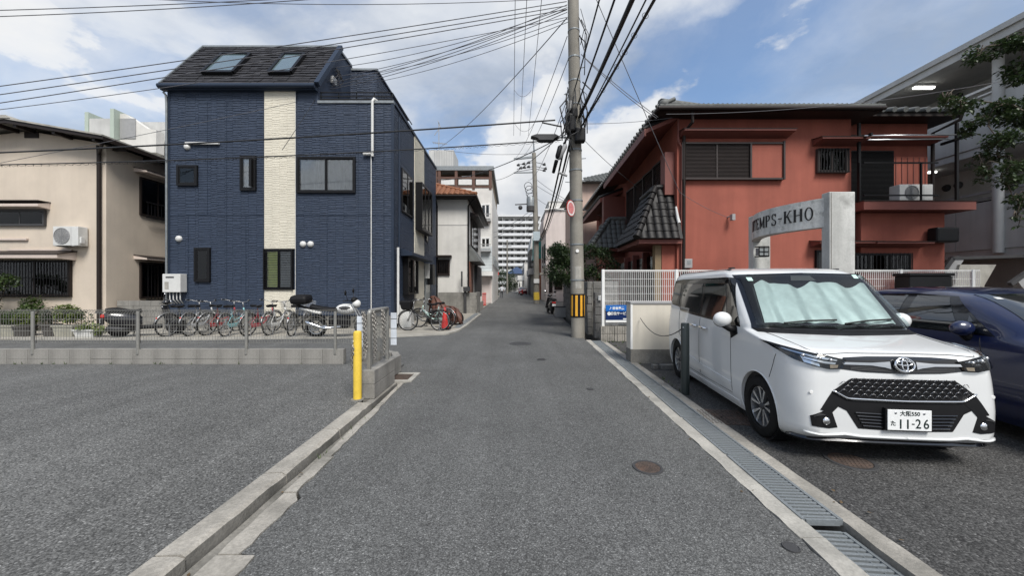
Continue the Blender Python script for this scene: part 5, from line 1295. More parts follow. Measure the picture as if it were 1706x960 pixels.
# arc length table from the near end
tab=[];s_=0;prev=arc(0.0)
for i in range(401):
    p=arc(i/400); s_+=(p-prev).length; prev=p; tab.append((s_,i/400))
def at_s(s):
    s=max(0,min(tab[-1][0]-1e-4,s))
    lo=0;hi=400
    while hi-lo>1:
        m_=(lo+hi)//2
        if tab[m_][0]<=s: lo=m_
        else: hi=m_
    a,b_=tab[lo],tab[hi]; t=a[1]+(b_[1]-a[1])*(s-a[0])/max(1e-9,b_[0]-a[0]); return t
s_cur=.20; layout=[]
for ch_ in reversed(word):
    pl,W_=letter_polys(ch_); W_*=Lh*.80; layout.append((ch_,pl,s_cur,W_)); s_cur+=W_+Lh*.10
lm=mat('black_letters',(.012,.012,.012),.6)
def onface(u_s,z):
    t=at_s(u_s); p=arc(t); q=arc(min(1,t+.004)); tg=(q-p).normalized(); nrm_=Vector((-tg.y,tg.x,0)); nrm_=nrm_ if nrm_.x<0 else -nrm_
    return p+nrm_*.006+Vector((0,0,z))
for (ch_,pl,s0_,W_) in layout:
    mb=MB()
    for poly in pl:
        # letter u=0 is the far side -> larger arc length
        pts=[]
        for (a,c) in poly:
            pts.append(onface(s0_+W_-a*Lh*.80,ZB+.17+c*Lh))
        mb.add(pts,[tuple(range(len(pts)))])
    mb.build('letter',lm,gt,fix=False,solid=.008)
ln=thing('wall_lantern','small square lantern with glass panes on the far gate pillar','lantern',(X(1270,9.2),9.2,2.0))
lx0,lx1,lz0,lz1=X(1261,9.25),X(1278,9.25),Z(427,9.25),Z(412,9.25)
MB().box(lx0+.02,lx1-.02,9.18,9.33,lz0+.02,lz1-.02).build('lamp_glass',M['frost'],ln)
f=MB(); 
for xx in (lx0,(lx0+lx1)/2-.008,lx1-.016): f.box(xx,xx+.016,9.165,9.18,lz0,lz1)
for zz in (lz0,(lz0+lz1)/2-.008,lz1-.016): f.box(lx0,lx1,9.160,9.178,zz,zz+.016)
f.box(lx0,lx1,9.17,9.34,lz1,lz1+.02).box(lx0,lx1,9.17,9.34,lz0-.02,lz0); f.build('cage',M['black'],ln)

# ================================================================= grey apartment building on the right
ga=thing('grey_apartments','grey three storey apartment building with open access balconies at the right','building',(17,16,0))
GX=15.9
MB().box(GX+1.7,GX+9,8.5,30,0,9.35).build('wall',M['greyst'],ga)
rfm=M['greyst']
MB().prism([(GX-.9,9.12),(GX-.9,9.45),(GX+9.5,9.75),(GX+9.5,9.4)],'y',8.0,30.5).build('roof_slab',rfm,ga)
MB().box(GX-.98,GX-.86,7.9,30.6,9.36,9.54).build('roof_trim',M['greyst'],ga)
for (z0,z1,zs) in ((6.25,7.85,6.0),(2.75,4.35,2.5)):
    for k in range(7):
        y0=10.8+k*2.4; MB().box(GX-.06,GX+.08,y0+.012,y0+2.388,z0,z1).build('parapet_panel',M['greyst'],ga)
    MB().box(GX-.02,GX+1.72,10.6,29,zs,zs+.24).build('access_slab',M['greyst'],ga)
    g=MB(); g.box(GX-.03,GX+.05,10.8,27.6,z1+.28,z1+.36).box(GX-.02,GX+.04,10.8,27.6,z1+.10,z1+.15)
    for k in range(15): y=10.8+k*1.2; g.box(GX-.03,GX+.05,y,y+.07,z1,z1+.28)
    g.build('handrail',M['whitem'] if z0>5 else M['grey'],ga)
    MB().box(GX+.05,GX+1.69,10.81,10.93,z0,z1).build('end_panel',M['greyst'],ga)
    for k in range(4):
        y=11.6+k*3.9
        MB().box(GX+1.64,GX+1.698,y,y+.85,zs+.26,zs+2.25).build('door',M['dgrey'],ga); MB().box(GX+1.64,GX+1.698,y+1.3,y+2.5,zs+1.2,zs+2.2).build('window',M['glassd'],ga)
        for q in (.35,.75):
            MB().lathe([(0,-.13),(.10,-.11),(.14,-.04),(.14,0)],(GX+1.69,y+2.6+q,zs+3.0),12,'x').build('vent_hood',M['dgrey'],ga)
for y in (10.75,): 
    MB().cyl((GX-.12,12.0,2.6),(GX-.12,12.0,9.25),.13,n=14).build('drain_pipe',M['greyst'],ga,smooth=40)
# lit tube lamps under the slabs
for i,(px,py,w_) in enumerate(((1539,146,.36),(1553,287,.12))):
    dd=14.2; o=thing('tube_lamp',('lit fluorescent tube lamp under the apartment roof' if i==0 else 'lit lamp under the middle balcony of the apartments'),'lamp',(GX+.4,dd,0))
    LX=GX-.35 if i==0 else GX+.4; D_=LX*FOC/(px-CX); z_=Z(py,D_)
    MB().box(LX-w_,LX+w_,D_-.06,D_+.06,z_-.03,z_+.03).build('tube',emis('lamp_tube',(1,1,.95),3.0),o); MB().box(LX-w_-.03,LX+w_+.03,D_-.08,D_+.08,z_+.031,z_+.10).build('housing',M['whitem'],o)
# stair with cream cheek walls
st=thing('stair','outdoor concrete stair with dark handrails beside the grey apartments','stair',(14,12,0))
sd_=11.2; sx=lambda px:X(px,sd_); sz=lambda py:Z(py,sd_)
MB().prism([(sx(1590),.0),(sx(1590),sz(476)),(sx(1600),sz(441)),(sx(1660),sz(441)),(sx(1640),sz(476)),(sx(1640),0)],'y',sd_,sd_+.2).build('cheek_wall',M['conc_l'],st)
MB().prism([(sx(1636),.0),(sx(1636),sz(474)),(sx(1692),sz(436)),(sx(1760),sz(436)),(sx(1760),0)],'y',sd_-.9,sd_-.7).build('cheek_wall',M['conc_l'],st)
for (a,c,y) in (((1612,474),(1710,405),sd_-.95),((1560,476),(1592,430),sd_+.1)):
    MB().bar((sx(a[0]),y,sz(a[1])),(sx(c[0]),y,sz(c[1])),.09,.10).build('handrail',M['dgrey'],st); MB().bar((sx(a[0])+.25,y,sz(a[1])),(sx(c[0])+.25,y,sz(c[1])),.05,.22).build('stringer',M['grey'],st)
MB().bar((sx(1592),sd_+.1,sz(430)),(sx(1790),sd_+.1,sz(424)),.09,.09).build('handrail',M['dgrey'],st)
for k in range(9):
    px=1630+k*9; MB().bar((sx(px),sd_-.95,sz(474-k*6.6)),(sx(px),sd_-.95,sz(466-k*6.6)+.12),.03).build('baluster',M['dgrey'],st)
for k in range(10): MB().box(sx(1620)+k*.28,sx(1620)+k*.28+.3,sd_-.69,sd_-.01,0,.17*(k+1)).build('step',M['conc_d'],st)
sb=thing('storage_box','plain black storage box behind the blue car','storage box',(X(1550,9.7),9.7,0))
MB().box(X(1516,9.7),X(1587,9.7),9.7,10.1,-.05,Z(460,9.7)).build('bin',M['black'],sb,bevel=.02)
MB().box(X(1514,9.7),X(1589,9.7),9.67,10.13,Z(460,9.7)+.002,Z(455,9.7)).build('lid',M['black'],sb,bevel=.015)
# ================================================================= motor cars
def pchip(pts):
    xs=[p[0] for p in pts]; ys=[p[1] for p in pts]; n=len(xs); h=[xs[i+1]-xs[i] for i in range(n-1)]; dl=[(ys[i+1]-ys[i])/h[i] for i in range(n-1)]
    m=[dl[0]]+[0 if dl[i-1]*dl[i]<=0 else 2*dl[i-1]*dl[i]/(dl[i-1]+dl[i]) for i in range(1,n-1)]+[dl[-1]]
    def f(x):
        if x<=xs[0]: return ys[0]
        if x>=xs[-1]: return ys[-1]
        i=max(k for k in range(n-1) if xs[k]<=x); t=(x-xs[i])/h[i]
        return (1+2*t)*(1-t)**2*ys[i]+t*(1-t)**2*h[i]*m[i]+t*t*(3-2*t)*ys[i+1]+t*t*(t-1)*h[i]*m[i+1]
    return f
class Shell:
    """car body: plan outline for every height; front at y=0, rear +y, width along x"""
    def __init__(s,f,r,w,a,b,ar=.25,br=.22,crown=.05):
        s.f=pchip(f);s.r=pchip(r);s.w=pchip(w);s.a=pchip(a);s.b=pchip(b);s.ar=ar;s.br=br;s.cr=crown
    def front(s,x,z):
        w,a,b,f=s.w(z),s.a(z),s.b(z),s.f(z); ax_=min(abs(x),w*.99999); t=(ax_-(w-b))/b
        return f+s.cr*(ax_/w)**2+(a*(1-math.sqrt(max(0,1-t*t))) if t>0 else 0)
    def side(s,y,z):
        w,a,b,f=s.w(z),s.a(z),s.b(z),s.f(z)+s.cr; r=s.r(z)
        if y<f+a:
            t=min(1,max(0,(f+a-y)/a)); return w-b+b*math.sqrt(max(0,1-t*t))
        if y>r-s.ar:
            t=min(1,(y-(r-s.ar))/s.ar); return w-s.br+s.br*math.sqrt(max(0,1-t*t))
        return w
    def outline(s,z,nf=7,nc=9,ns=26,nr=6):
        w,a,b,f,r=s.w(z),s.a(z),s.b(z),s.f(z),s.r(z); L_=[]
        for i in range(nf): x=(w-b)*i/nf; L_.append((x,f+s.cr*(x/w)**2))
        for i in range(nc):
            t=PI/2*i/nc; x=w-b+b*math.sin(t); L_.append((x,f+s.cr*(x/w)**2+a*(1-math.cos(t))))
        y0=f+s.cr+a; y1=r-s.ar
        for i in range(ns+1): L_.append((w,y0+(y1-y0)*i/ns))
        for i in range(1,nr+1): t=PI/2*i/nr; L_.append((w-s.br+s.br*math.cos(t),y1+s.ar*math.sin(t)))
        for i in range(1,5): L_.append(((w-s.br)*(1-i/4),r))
        return L_
    def mesh(s,zs,**k):
        mb=MB();rows=[]
        for z in zs:
            o=s.outline(z,**k); full=o+[(-x,y) for (x,y) in o[-2:0:-1]]; rows.append(full)
        n=len(rows[0]); vs=[(x,y,z) for z,row in zip(zs,rows) for (x,y) in row]
        fs=[(i*n+j,i*n+(j+1)%n,(i+1)*n+(j+1)%n,(i+1)*n+j) for i in range(len(zs)-1) for j in range(n)]+[tuple(range(n))[::-1],tuple((len(zs)-1)*n+j for j in range(n))]
        return mb.add(vs,fs)
    def fp(s,x,z,off=0):
        e=.004; y=s.front(x,z); p=Vector((x,y,z))
        if not off: return p
        dx=(s.front(x+e,z)-s.front(x-e,z))/(2*e); dz=(s.front(x,z+e)-s.front(x,z-e))/(2*e)
        return p+Vector((dx,-1,dz)).normalized()*off
    def sp(s,y,z,sg=-1,off=0):
        e=.004; x=s.side(y,z); p=Vector((sg*x,y,z))
        if not off: return p
        dy=(s.side(y+e,z)-s.side(y-e,z))/(2*e); dz=(s.side(y,z+e)-s.side(y,z-e))/(2*e)
        return p+Vector((sg,-dy,-dz)).normalized()*off
def resample(pts,n):
    acc=[0]
    for a,c in zip(pts[:-1],pts[1:]): acc.append(acc[-1]+math.hypot(c[0]-a[0],c[1]-a[1]))
    out=[]
    for i in range(n+1):
        s=acc[-1]*i/n; k=0
        while k<len(acc)-2 and acc[k+1]<s: k+=1
        t=(s-acc[k])/max(1e-9,acc[k+1]-acc[k]); out.append((pts[k][0]+(pts[k+1][0]-pts[k][0])*t,pts[k][1]+(pts[k+1][1]-pts[k][1])*t))
    return out
def patch(fn,lo,hi,off=.004,nu=16,nv=6,mb=None,rim=.02):
    """strip between two 2D curves laid on the body by fn(u,v,off); edges turned back into the body"""
    mb=mb or MB(); A=resample(lo,nu);B=resample(hi,nu)
    def g(i,j,o):
        t=j/nv; return fn(A[i][0]+(B[i][0]-A[i][0])*t,A[i][1]+(B[i][1]-A[i][1])*t,o)
    vs=[g(i,j,off) for i in range(nu+1) for j in range(nv+1)]; w=nv+1
    fs=[(i*w+j,(i+1)*w+j,(i+1)*w+j+1,i*w+j+1) for i in range(nu) for j in range(nv)]
    ring=[(i,0) for i in range(nu+1)]+[(nu,j) for j in range(1,nv+1)]+[(i,nv) for i in range(nu-1,-1,-1)]+[(0,j) for j in range(nv-1,0,-1)]
    base=len(vs); vs+=[g(i,j,off-rim) for (i,j) in ring]; k=len(ring)
    for q in range(k):
        a,c=ring[q],ring[(q+1)%k]; fs.append((a[0]*w+a[1],c[0]*w+c[1],base+(q+1)%k,base+q))
    return mb.add(vs,fs)
def line(fn,pts,off,r,n=24,sides=5,mb=None):
    mb=mb or MB(); return mb.tube([fn(u,v,off) for (u,v) in resample(pts,n)],r,sides)
def cut(o,cutters):
    for c in cutters:
        m=o.modifiers.new('cut','BOOLEAN'); m.operation='DIFFERENCE'; m.object=c; m.solver='EXACT'
    bpy.context.view_layer.update()
    dg=bpy.context.evaluated_depsgraph_get(); me=bpy.data.meshes.new_from_object(o.evaluated_get(dg)); o.modifiers.clear(); old=o.data; o.data=me
    for c in cutters: bpy.data.objects.remove(c)
def local(mb,name,m,root,**k):
    o=mb.build(name,m,None,**k); o.parent=root; return o
def sub(mb,name,m,par,**k):
    o=mb.build(name,m,None,**k); o.parent=par; return o
def mirror(mb):
    m2=MB(); m2.v=[(-x,y,z) for (x,y,z) in mb.v]; m2.f=[f[::-1] for f in mb.f]; m2.m=list(mb.m); return m2
def wheel(root,x,y,r,sg,rimr,wd=.175,spokes=5,double=True,dark=True):
    t=MB(); h=wd/2
    t.lathe([(rimr,-h*.80),(rimr+.012,-h),(r-.03,-h),(r-.008,-h*.85),(r,-h*.6),(r,h*.6),(r-.008,h*.85),(r-.03,h),(rimr+.012,h),(rimr,h*.80)],(x,y,r),32,'x')
    o=local(t,'wheel',M['rubber'],root,smooth=40)
    rm=MB(); e=sg*h*.74
    rm.lathe([(rimr*.99,-sg*h*.6),(rimr*.99,e),(rimr*.93,e+sg*.004),(rimr*.90,e-sg*.03),(rimr*.88,-sg*h*.5)],(x,y,r),32,'x'); sub(rm,'rim',M['silver'],o,smooth=40)
    sub(MB().lathe([(0,-sg*.02),(rimr*.92,-sg*.02)],(x,y,r),28,'x'),'brake_void',M['black'],o)
    sp=MB(); dk=MB()
    for k in range(spokes):
        a0=2*PI*k/spokes+.3
        for q,(da,tw) in enumerate(((-.17,.10),(.17,.10)) if double else ((0,0),)):
            def pt(rr,aa,xx): return Vector((x+xx,y+rr*math.cos(aa),r+rr*math.sin(aa)))
            p0,p1=rimr*.16,rimr*.93; aw=.085
            vs=[pt(p0,a0+da*.7-.16,e*.78),pt(p0,a0+da*.7+.16,e*.78),pt(p1,a0+da*1.55+aw+tw,e*.96),pt(p1,a0+da*1.55-aw+tw,e*.96)]
            vs+=[v-Vector((sg*.03,0,0)) for v in vs]
            (sp if (q==0 or not dark) else dk).add(vs,[(0,1,2,3),(4,5,6,7),(0,1,5,4),(1,2,6,5),(2,3,7,6),(3,0,4,7)])
    sub(sp,'spoke_set',M['silver'],o)
    if dk.v: sub(dk,'dark_spoke_set',M['silver'],o)
    sub(MB().lathe([(0,e*1.0),(rimr*.13,e*.98),(rimr*.18,e*.82),(rimr*.2,e*.5)],(x,y,r),16,'x'),'hub_cap',M['dgrey'],o,smooth=50)
    return o
def paint(name,c,flake=.0,rough=.32):
    m=mat(name,c,rough,.015,3,200,.01,coat=1.0); return m
M['white_paint']=paint('pearl_white_paint',(.68,.69,.685))
M['navy_paint']=paint('navy_paint',(.005,.010,.046),rough=.3)
M['gloss_black']=mat('gloss_black',(.006,.006,.007),.12,.05,5,60,.03,coat=.6)
M['tint']=mat('tinted_glass',(.010,.012,.013),.03,.05,2,20,.02,coat=1,spec=.8)
M['lens']=glass('lamp_lens',(.9,.92,.93),.15)
M['shade']=mat('foil_sunshade',(.46,.54,.55),.38,.10,3,18,.06,.12,9,metal=.25,bdist=.01)
M['wsglass']=glass('windscreen_glass',(.80,.86,.85),.9)
M['plate']=mat('plate_white',(.80,.81,.80),.4,.03)
M['plate_ink']=mat('plate_ink',(.008,.020,.018),.5)

# ---------------------------------------------------------------- white tall van
VAN_LOC=(3.225,3.03,-.01); VAN_YAW=R(-6.2); VAN_S=.985
vn=thing('white_van','pearl white tall compact van parked nose out with foil sunshade','car',(0,0,0))
S=Shell(f=[(.14,.22),(.20,.08),(.27,.0),(.45,.0),(.62,.012),(.78,.025),(.88,.045),(.925,.085),(.950,.165),(.975,.33),(1.005,.54),(1.03,.70),(1.05,.755),(1.10,.80),(1.35,1.045),(1.55,1.245),(1.63,1.34),(1.68,1.47),(1.71,1.66),(1.728,1.95),(1.735,2.15)],
        r=[(.14,3.62),(.3,3.69),(.6,3.70),(1.0,3.68),(1.3,3.65),(1.6,3.60),(1.69,3.52),(1.72,3.38),(1.735,3.1)],
        w=[(.14,.775),(.22,.805),(.35,.825),(.55,.835),(.80,.835),(.95,.828),(1.04,.818),(1.20,.80),(1.40,.772),(1.56,.745),(1.63,.722),(1.68,.685),(1.71,.62),(1.728,.50),(1.735,.38)],
        a=[(.14,.24),(.3,.26),(.6,.27),(.8,.29),(.90,.30),(.97,.28),(1.04,.20),(1.1,.17),(1.5,.17),(1.63,.2),(1.735,.25)],
        b=[(.14,.17),(.3,.18),(.6,.19),(.8,.21),(.90,.25),(.97,.29),(1.04,.20),(1.1,.16),(1.5,.15),(1.63,.18),(1.735,.25)],ar=.20,br=.20,crown=.042)
zs=[.14,.16,.18,.20,.23,.27,.31,.36,.42,.48,.54,.60,.66,.72,.78,.82,.85,.87,.885,.90,.915,.93,.945,.96,.975,.99,1.005,1.018,1.03,1.04,1.05,1.065,1.085,1.11,1.16,1.22,1.28,1.34,1.40,1.46,1.52,1.57,1.60,1.63,1.65,1.665,1.68,1.692,1.703,1.713,1.721,1.728,1.732,1.735]
body=local(S.mesh(zs),'body',M['white_paint'],vn)
FWY,RWY,WR_=.645,3.11,.295
cs=[]
for y in (FWY,RWY):
    for sg in (-1,1):
        cs.append(MB().lathe([(0,-.16),(.335,-.16),(.335,.16),(0,.16)],(sg*.80,y,.305),40,'x').build('cutter',M['black']))
cut(body,cs)
body.data.shade_smooth(); body.data.set_sharp_from_angle(angle=R(38))
for y in (FWY,RWY):
    for sg in (-1,1):
        local(MB().lathe([(.33,-.14*sg),(.33,.02*sg),(.0,-.14*sg)],(sg*.78,y,.305),30,'x'),'wheel_well',M['black'],vn)
        wheel(vn,sg*.735,y,WR_,sg,.195)
        # arch lip
        local(MB().tube([(sg*(S.side(y+.338*math.cos(t),max(.15,.305+.338*math.sin(t)))+.001),y+.338*math.cos(t),.305+.338*math.sin(t)) for t in [R(-25)+R(230)*k/28 for k in range(29)]],.008,5),'arch_lip',M['white_paint'],vn,smooth=True)
fp=lambda u,v,o:S.fp(u,v,o)
# windscreen: black surround, sunshade, glass
ws_lo=[(-.735,1.075),(0,1.065),(.735,1.075)]; ws_hi=[(-.665,1.60),(0,1.615),(.665,1.60)]
local(patch(fp,[(-.775,1.052),(0,1.045),(.775,1.052)],[(-.70,1.625),(0,1.632),(.70,1.625)],.003,30,16),'windscreen_surround',M['gloss_black'],vn,smooth=60)
# folded foil shade in vertical accordion folds
sh_=MB(); nU,nV=60,14
def shf(u,v):
    x=-.64+1.28*u; z=1.10+.44*v
    ph=(u*4.6+.3)%1; fold=ph/.72 if ph<.72 else (1-ph)/.28; top=.405+.03*math.sin(u*13)+.03*(fold-.5)
    z=1.10+top*v
    p=S.fp(x*(1-.06*v)+.05*(v-.5),z,.0045+.024*fold*(1-.3*v)+.0015*math.sin(u*61+v*9)); return p
sh_.grid(shf,nU,nV); local(sh_,'sunshade',M['shade'],vn,smooth=25)
ws=local(patch(fp,ws_lo,ws_hi,.036,30,16,rim=.032),'windscreen',M['wsglass'],vn,smooth=60)
# mirror housing and stickers behind the glass
local(MB().add([S.fp(x,z,.033) for (x,z) in ((-.17,1.53),(.10,1.53),(.07,1.585),(-.14,1.585))],[(0,1,2,3)]),'sensor_housing',M['dgrey'],vn)
for (x,z) in ((-.60,1.545),(.56,1.57)): local(MB().add([S.fp(a,c,.0375) for (a,c) in ((x-.025,z-.02),(x+.025,z-.02),(x+.025,z+.02),(x-.025,z+.02))],[(0,1,2,3)]),'sticker',mat('sticker_green',(.45,.65,.58),.5),vn)
for (x0,z0,x1,z1) in ((-.50,1.085,.02,1.115),(.08,1.085,.58,1.125)):
    local(line(fp,[(x0,z0),((x0+x1)/2,(z0+z1)/2+.006),(x1,z1)],.050,.009,16),'wiper',M['blackp'],vn)
local(patch(fp,[(-.76,1.022),(0,1.012),(.76,1.022)],[(-.775,1.052),(0,1.043),(.775,1.052)],.006,30,3),'cowl',M['blackp'],vn)
# side windows: black band and tinted panes
for sg in (-1,1):
    spf=lambda u,v,o,sg=sg:S.sp(u,v,sg,o)
    local(patch(spf,[(1.02,1.045),(1.5,1.05),(2.4,1.075),(3.0,1.10),(3.06,1.16),(3.64,1.19)],[(1.36,1.585),(1.5,1.60),(2.4,1.60),(3.0,1.60),(3.1,1.60),(3.58,1.575)],.003,40,10),'window_band',M['gloss_black'],vn,smooth=60)
    for k,(lo,hi) in enumerate((([(1.34,1.10),(2.10,1.10)],[(1.52,1.555),(2.10,1.56)]),([(2.20,1.11),(2.98,1.13)],[(2.20,1.56),(2.98,1.555)]),([(3.08,1.20),(3.5,1.21)],[(3.10,1.545),(3.46,1.53)]))):
        local(patch(spf,lo,hi,.0065,16,8),'side_window',M['tint'],vn,smooth=60)
    local(patch(spf,[(1.0+.04,1.09),(1.21,1.09)],[(1.33,1.50),(1.36,1.50)],.0065,8,8),'quarter_glass',M['tint'],vn,smooth=60)
    for pts in ([(1.235,1.05),(1.21,.80),(1.20,.30)],[(2.16,1.06),(2.16,.6),(2.14,.30)],[(3.03,1.10),(2.98,.74),(2.85,.66)],[(1.20,.28),(2.0,.275),(2.85,.28)]):
        local(line(spf,pts,.0005,.0032,20),'door_gap',M['dgrey'],vn)
    # pressed line low on the doors
    local(patch(spf,[(1.22,.36),(2.1,.345),(2.8,.36)],[(1.22,.40),(2.1,.43),(2.8,.50)],.010,24,3,rim=.03),'door_crease',M['white_paint'],vn,smooth=30)
    local(patch(spf,[(1.06,.18),(2.8,.18)],[(1.06,.23),(2.8,.23)],.006,20,2),'sill',M['white_paint'],vn)
    for y in (1.98,2.32):
        h_=MB().tube([S.sp(y-.10,.93,sg,.008),S.sp(y-.08,.932,sg,.035),S.sp(y+.07,.936,sg,.035),S.sp(y+.10,.936,sg,.008)],[.012,.020,.020,.012],8); local(h_,'door_handle',M['chrome'],vn,smooth=True)
        local(MB().lathe([(.045,.0),(.05,.003)],S.sp(y,.945,sg,.002),18,'x'),'handle_cup',M['white_paint'],vn)
    # mirror
    c=S.sp(1.16,1.10,sg,.14); mh=MB()
    mh.ball(c,.13,14,10,(.80,.55,.66)); mo=local(mh,'side_mirror',M['white_paint'],vn,smooth=True)
    sub(MB().ball(c+Vector((-sg*.012,.035,-.012)),.13,14,10,(.78,.50,.64)),'mirror_back',M['blackp'],mo,smooth=True)
    sub(MB().tube([S.sp(1.13,1.0,sg,.0),S.sp(1.13,1.01,sg,.07),c+Vector((0,0,-.06))],[.05,.035,.03],8),'mirror_arm',M['blackp'],mo,smooth=True)
    local(patch(spf,[(1.06,.965),(1.20,.90)],[(1.09,1.03),(1.26,1.02)],.008,6,4),'mirror_base',M['blackp'],vn,smooth=True)
    local(line(lambda u,v,o,sg=sg:S.sp(u,v,sg,o),[(.33,.87),(.37,.76),(.43,.635)],.0008,.0030,12),'bumper_seam',M['dgrey'],vn)
    # roof channel
    local(MB().tube([(sg*(S.w(1.695)-.02),y,1.697+.004*math.sin((y-1.6)/1.9*PI)) for y in [1.62+1.85*k/14 for k in range(15)]],.008,5),'roof_channel',M['dgrey'],vn)
    # window visor strip
    local(patch(spf,[(1.50,1.525),(3.0,1.53)],[(1.48,1.575),(3.0,1.575)],.022,24,2,rim=.02),'rain_visor',M['gloss_black'],vn,smooth=60)
    # headlamp wraps the corner
    def hl(u,v,o,sg=sg):
        w,a,b,f=S.w(v),S.a(v),S.b(v),S.f(v); x0=w-b
        if u<=x0: return S.fp(sg*u,v,o)
        th=(u-x0)*1.55/((a+b)/2); e=0
        if th>PI/2*.97: e=(th-PI/2*.97)*(a+b)/2; th=PI/2*.97
        x=x0+b*math.sin(th); y=f+S.cr*(x/w)**2+a*(1-math.cos(th))+e
        nx,ny=math.sin(th)/b,-math.cos(th)/a; q=math.hypot(nx,ny); ez=.003
        sl=((S.f(v+ez)-S.f(v-ez))/(2*ez))*math.cos(th)
        nv=Vector((sg*nx/q,ny/q,max(-.2,min(1.2,sl)))).normalized()
        return Vector((sg*x,y,v))+nv*o
    lo=[(.475,.800),(.56,.795),(.66,.815),(.74,.855),(.82,.93)]; hi=[(.43,.875),(.52,.888),(.62,.905),(.72,.935),(.83,.965)]
    hb=local(patch(hl,lo,hi,.003,26,8),'headlamp',M['gloss_black'],vn,smooth=60)
    sub(patch(hl,[(.50,.862),(.62,.876),(.73,.912),(.79,.938)],[(.49,.872),(.62,.892),(.73,.925),(.79,.948)],.009,20,2,rim=.008),'daylight_bar',M['chrome'],hb,smooth=60)
    sub(patch(hl,[(.515,.835),(.60,.842),(.70,.872)],[(.505,.850),(.60,.860),(.70,.890)],.009,20,2,rim=.008),'lamp_reflector',M['chrome'],hb,smooth=60)
    for q in range(3):
        u=.545+q*.07; sub(MB().ball(hl(u,.868+q*.012,.012),.016,10,6),'led_unit',M['silver'],hb,smooth=True)
    sub(patch(hl,[(.50,.808),(.555,.804)],[(.49,.832),(.555,.832)],.009,6,3,rim=.008),'turn_lamp',mat('amber_lens',(.62,.50,.36),.2,.1,20,60,.1),hb)
    sub(patch(hl,[(.63,.815),(.70,.842)],[(.63,.838),(.70,.868)],.009,6,3,rim=.008),'side_reflector',M['chrome'],hb,smooth=60)
    sub(patch(hl,lo,hi,.022,26,8,rim=.021),'lens',M['lens'],hb,smooth=60)
    # fog lamp recess
    fr_=lambda u,v,o,sg=sg:S.fp(sg*u,v,o)
    fb=local(patch(fr_,[(.515,.325),(.58,.312),(.70,.322)],[(.56,.465),(.605,.462),(.712,.405)],.004,14,6),'fog_recess',M['blackp'],vn,smooth=60)
    sub(MB().lathe([(0,-.010),(.020,-.010),(.026,-.003),(.030,0)],S.fp(sg*.60,.372,.008),18,'y'),'fog_lamp',M['chrome'],fb,smooth=60)
    for q in range(4): sub(line(fr_,[(.61+q*.012,.425+q*.004),(.675+q*.005,.412-q*.004)],.007,.003,5),'recess_rib',M['dgrey'],fb)
    # white fin flowing into the lower lip
    local(patch(fr_,[(.40,.285),(.47,.262),(.60,.268)],[(.455,.475),(.47,.470),(.49,.44)],.016,12,8,rim=.03),'bumper_fin',M['white_paint'],vn,smooth=50) if False else None
    local(MB().lathe([(0,-.003),(.014,-.003),(.016,0)],S.fp(sg*.70,.60,.002),12,'y'),'parking_sensor',M['whitem'],vn)
    local(patch(fr_,[(.0,.205),(.30,.202),(.60,.192),(.77,.18)],[(.0,.232),(.30,.230),(.60,.22),(.77,.206)],.028,24,3,rim=.06),'front_lip',M['gloss_black'],vn,smooth=60)
    # bumper crease that sweeps from the grille to the wheel arch
    local(line(fr_,[(.0,.262),(.35,.262),(.46,.272),(.62,.256),(.74,.262)],.004,.010,24,6),'lip_edge',M['white_paint'],vn,smooth=True)
# upper grille with chrome wing and emblem
local(patch(fp,[(-.475,.802),(-.3,.782),(0,.774),(.3,.782),(.475,.802)],[(-.44,.893),(-.25,.905),(0,.908),(.25,.905),(.44,.893)],.004,40,6),'upper_grille',M['gloss_black'],vn,smooth=60)
for sg in (-1,1):
    local(patch(lambda u,v,o,sg=sg:S.fp(sg*u,v,o),[(.10,.812),(.14,.822),(.24,.836),(.46,.838)],[(.10,.868),(.14,.864),(.24,.856),(.44,.856)],.020,18,3,rim=.018),'chrome_wing',M['chrome'],vn,smooth=50)
for q in range(3): local(line(fp,[(-.40,.802+q*.011),(0,.788+q*.011),(.40,.802+q*.011)],.006,.0028,24),'grille_slat',M['dgrey'],vn)
local(patch(fp,[(-.13,.812),(0,.796),(.13,.812)],[(-.13,.868),(0,.888),(.13,.868)],.012,16,6),'emblem_plinth',M['gloss_black'],vn,smooth=60)
em=MB(); ec=.842
def ell(cx,cz,rx,rz,r_): em.tube([S.fp(cx+rx*math.cos(t),cz+rz*math.sin(t),.030) for t in [2*PI*k/36 for k in range(36)]],r_,8,closed=True)
ell(0,ec,.072,.048,.0085); ell(0,ec+.014,.058,.016,.0060); ell(0,ec-.002,.021,.043,.0060)
local(em,'emblem',M['chrome'],vn,smooth=True)
# lower grille
g_lo=[(-.515,.602),(-.50,.575),(.50,.575),(.515,.602)]; g_hi=[(-.525,.64),(-.45,.728),(.45,.728),(.525,.64)]
lg=local(patch(fp,[(-.53,.625),(-.44,.572),(0,.566),(.44,.572),(.53,.625)],[(-.53,.63),(-.40,.728),(0,.732),(.40,.728),(.53,.63)],.003,40,8),'lower_grille',M['black'],vn,smooth=60)
mesh_=MB()
for r_ in range(5):
    z0=.582+r_*.031
    for k in range(-8,9):
        hw=.50 if .59<z0<.70 else .46
        x=k*.062+(.031 if r_%2 else 0)
        if abs(x)+.031>hw: continue
        mesh_.tube([S.fp(x-.031,z0,.010),S.fp(x-.012,z0+.024,.016),S.fp(x,z0+.028,.018),S.fp(x+.012,z0+.024,.016),S.fp(x+.031,z0,.010)],[.0015,.0028,.0032,.0028,.0015],5)
sub(mesh_,'grille_mesh',mat('dark_chrome',(.30,.30,.31),.25,.05,8,60,.03,metal=.9),lg,smooth=True,kind='stuff')
sub(line(fp,[(-.545,.625),(-.44,.566),(0,.559),(.44,.566),(.545,.625)],.014,.0085,40,6),'chrome_strip',M['chrome'],lg,smooth=True)
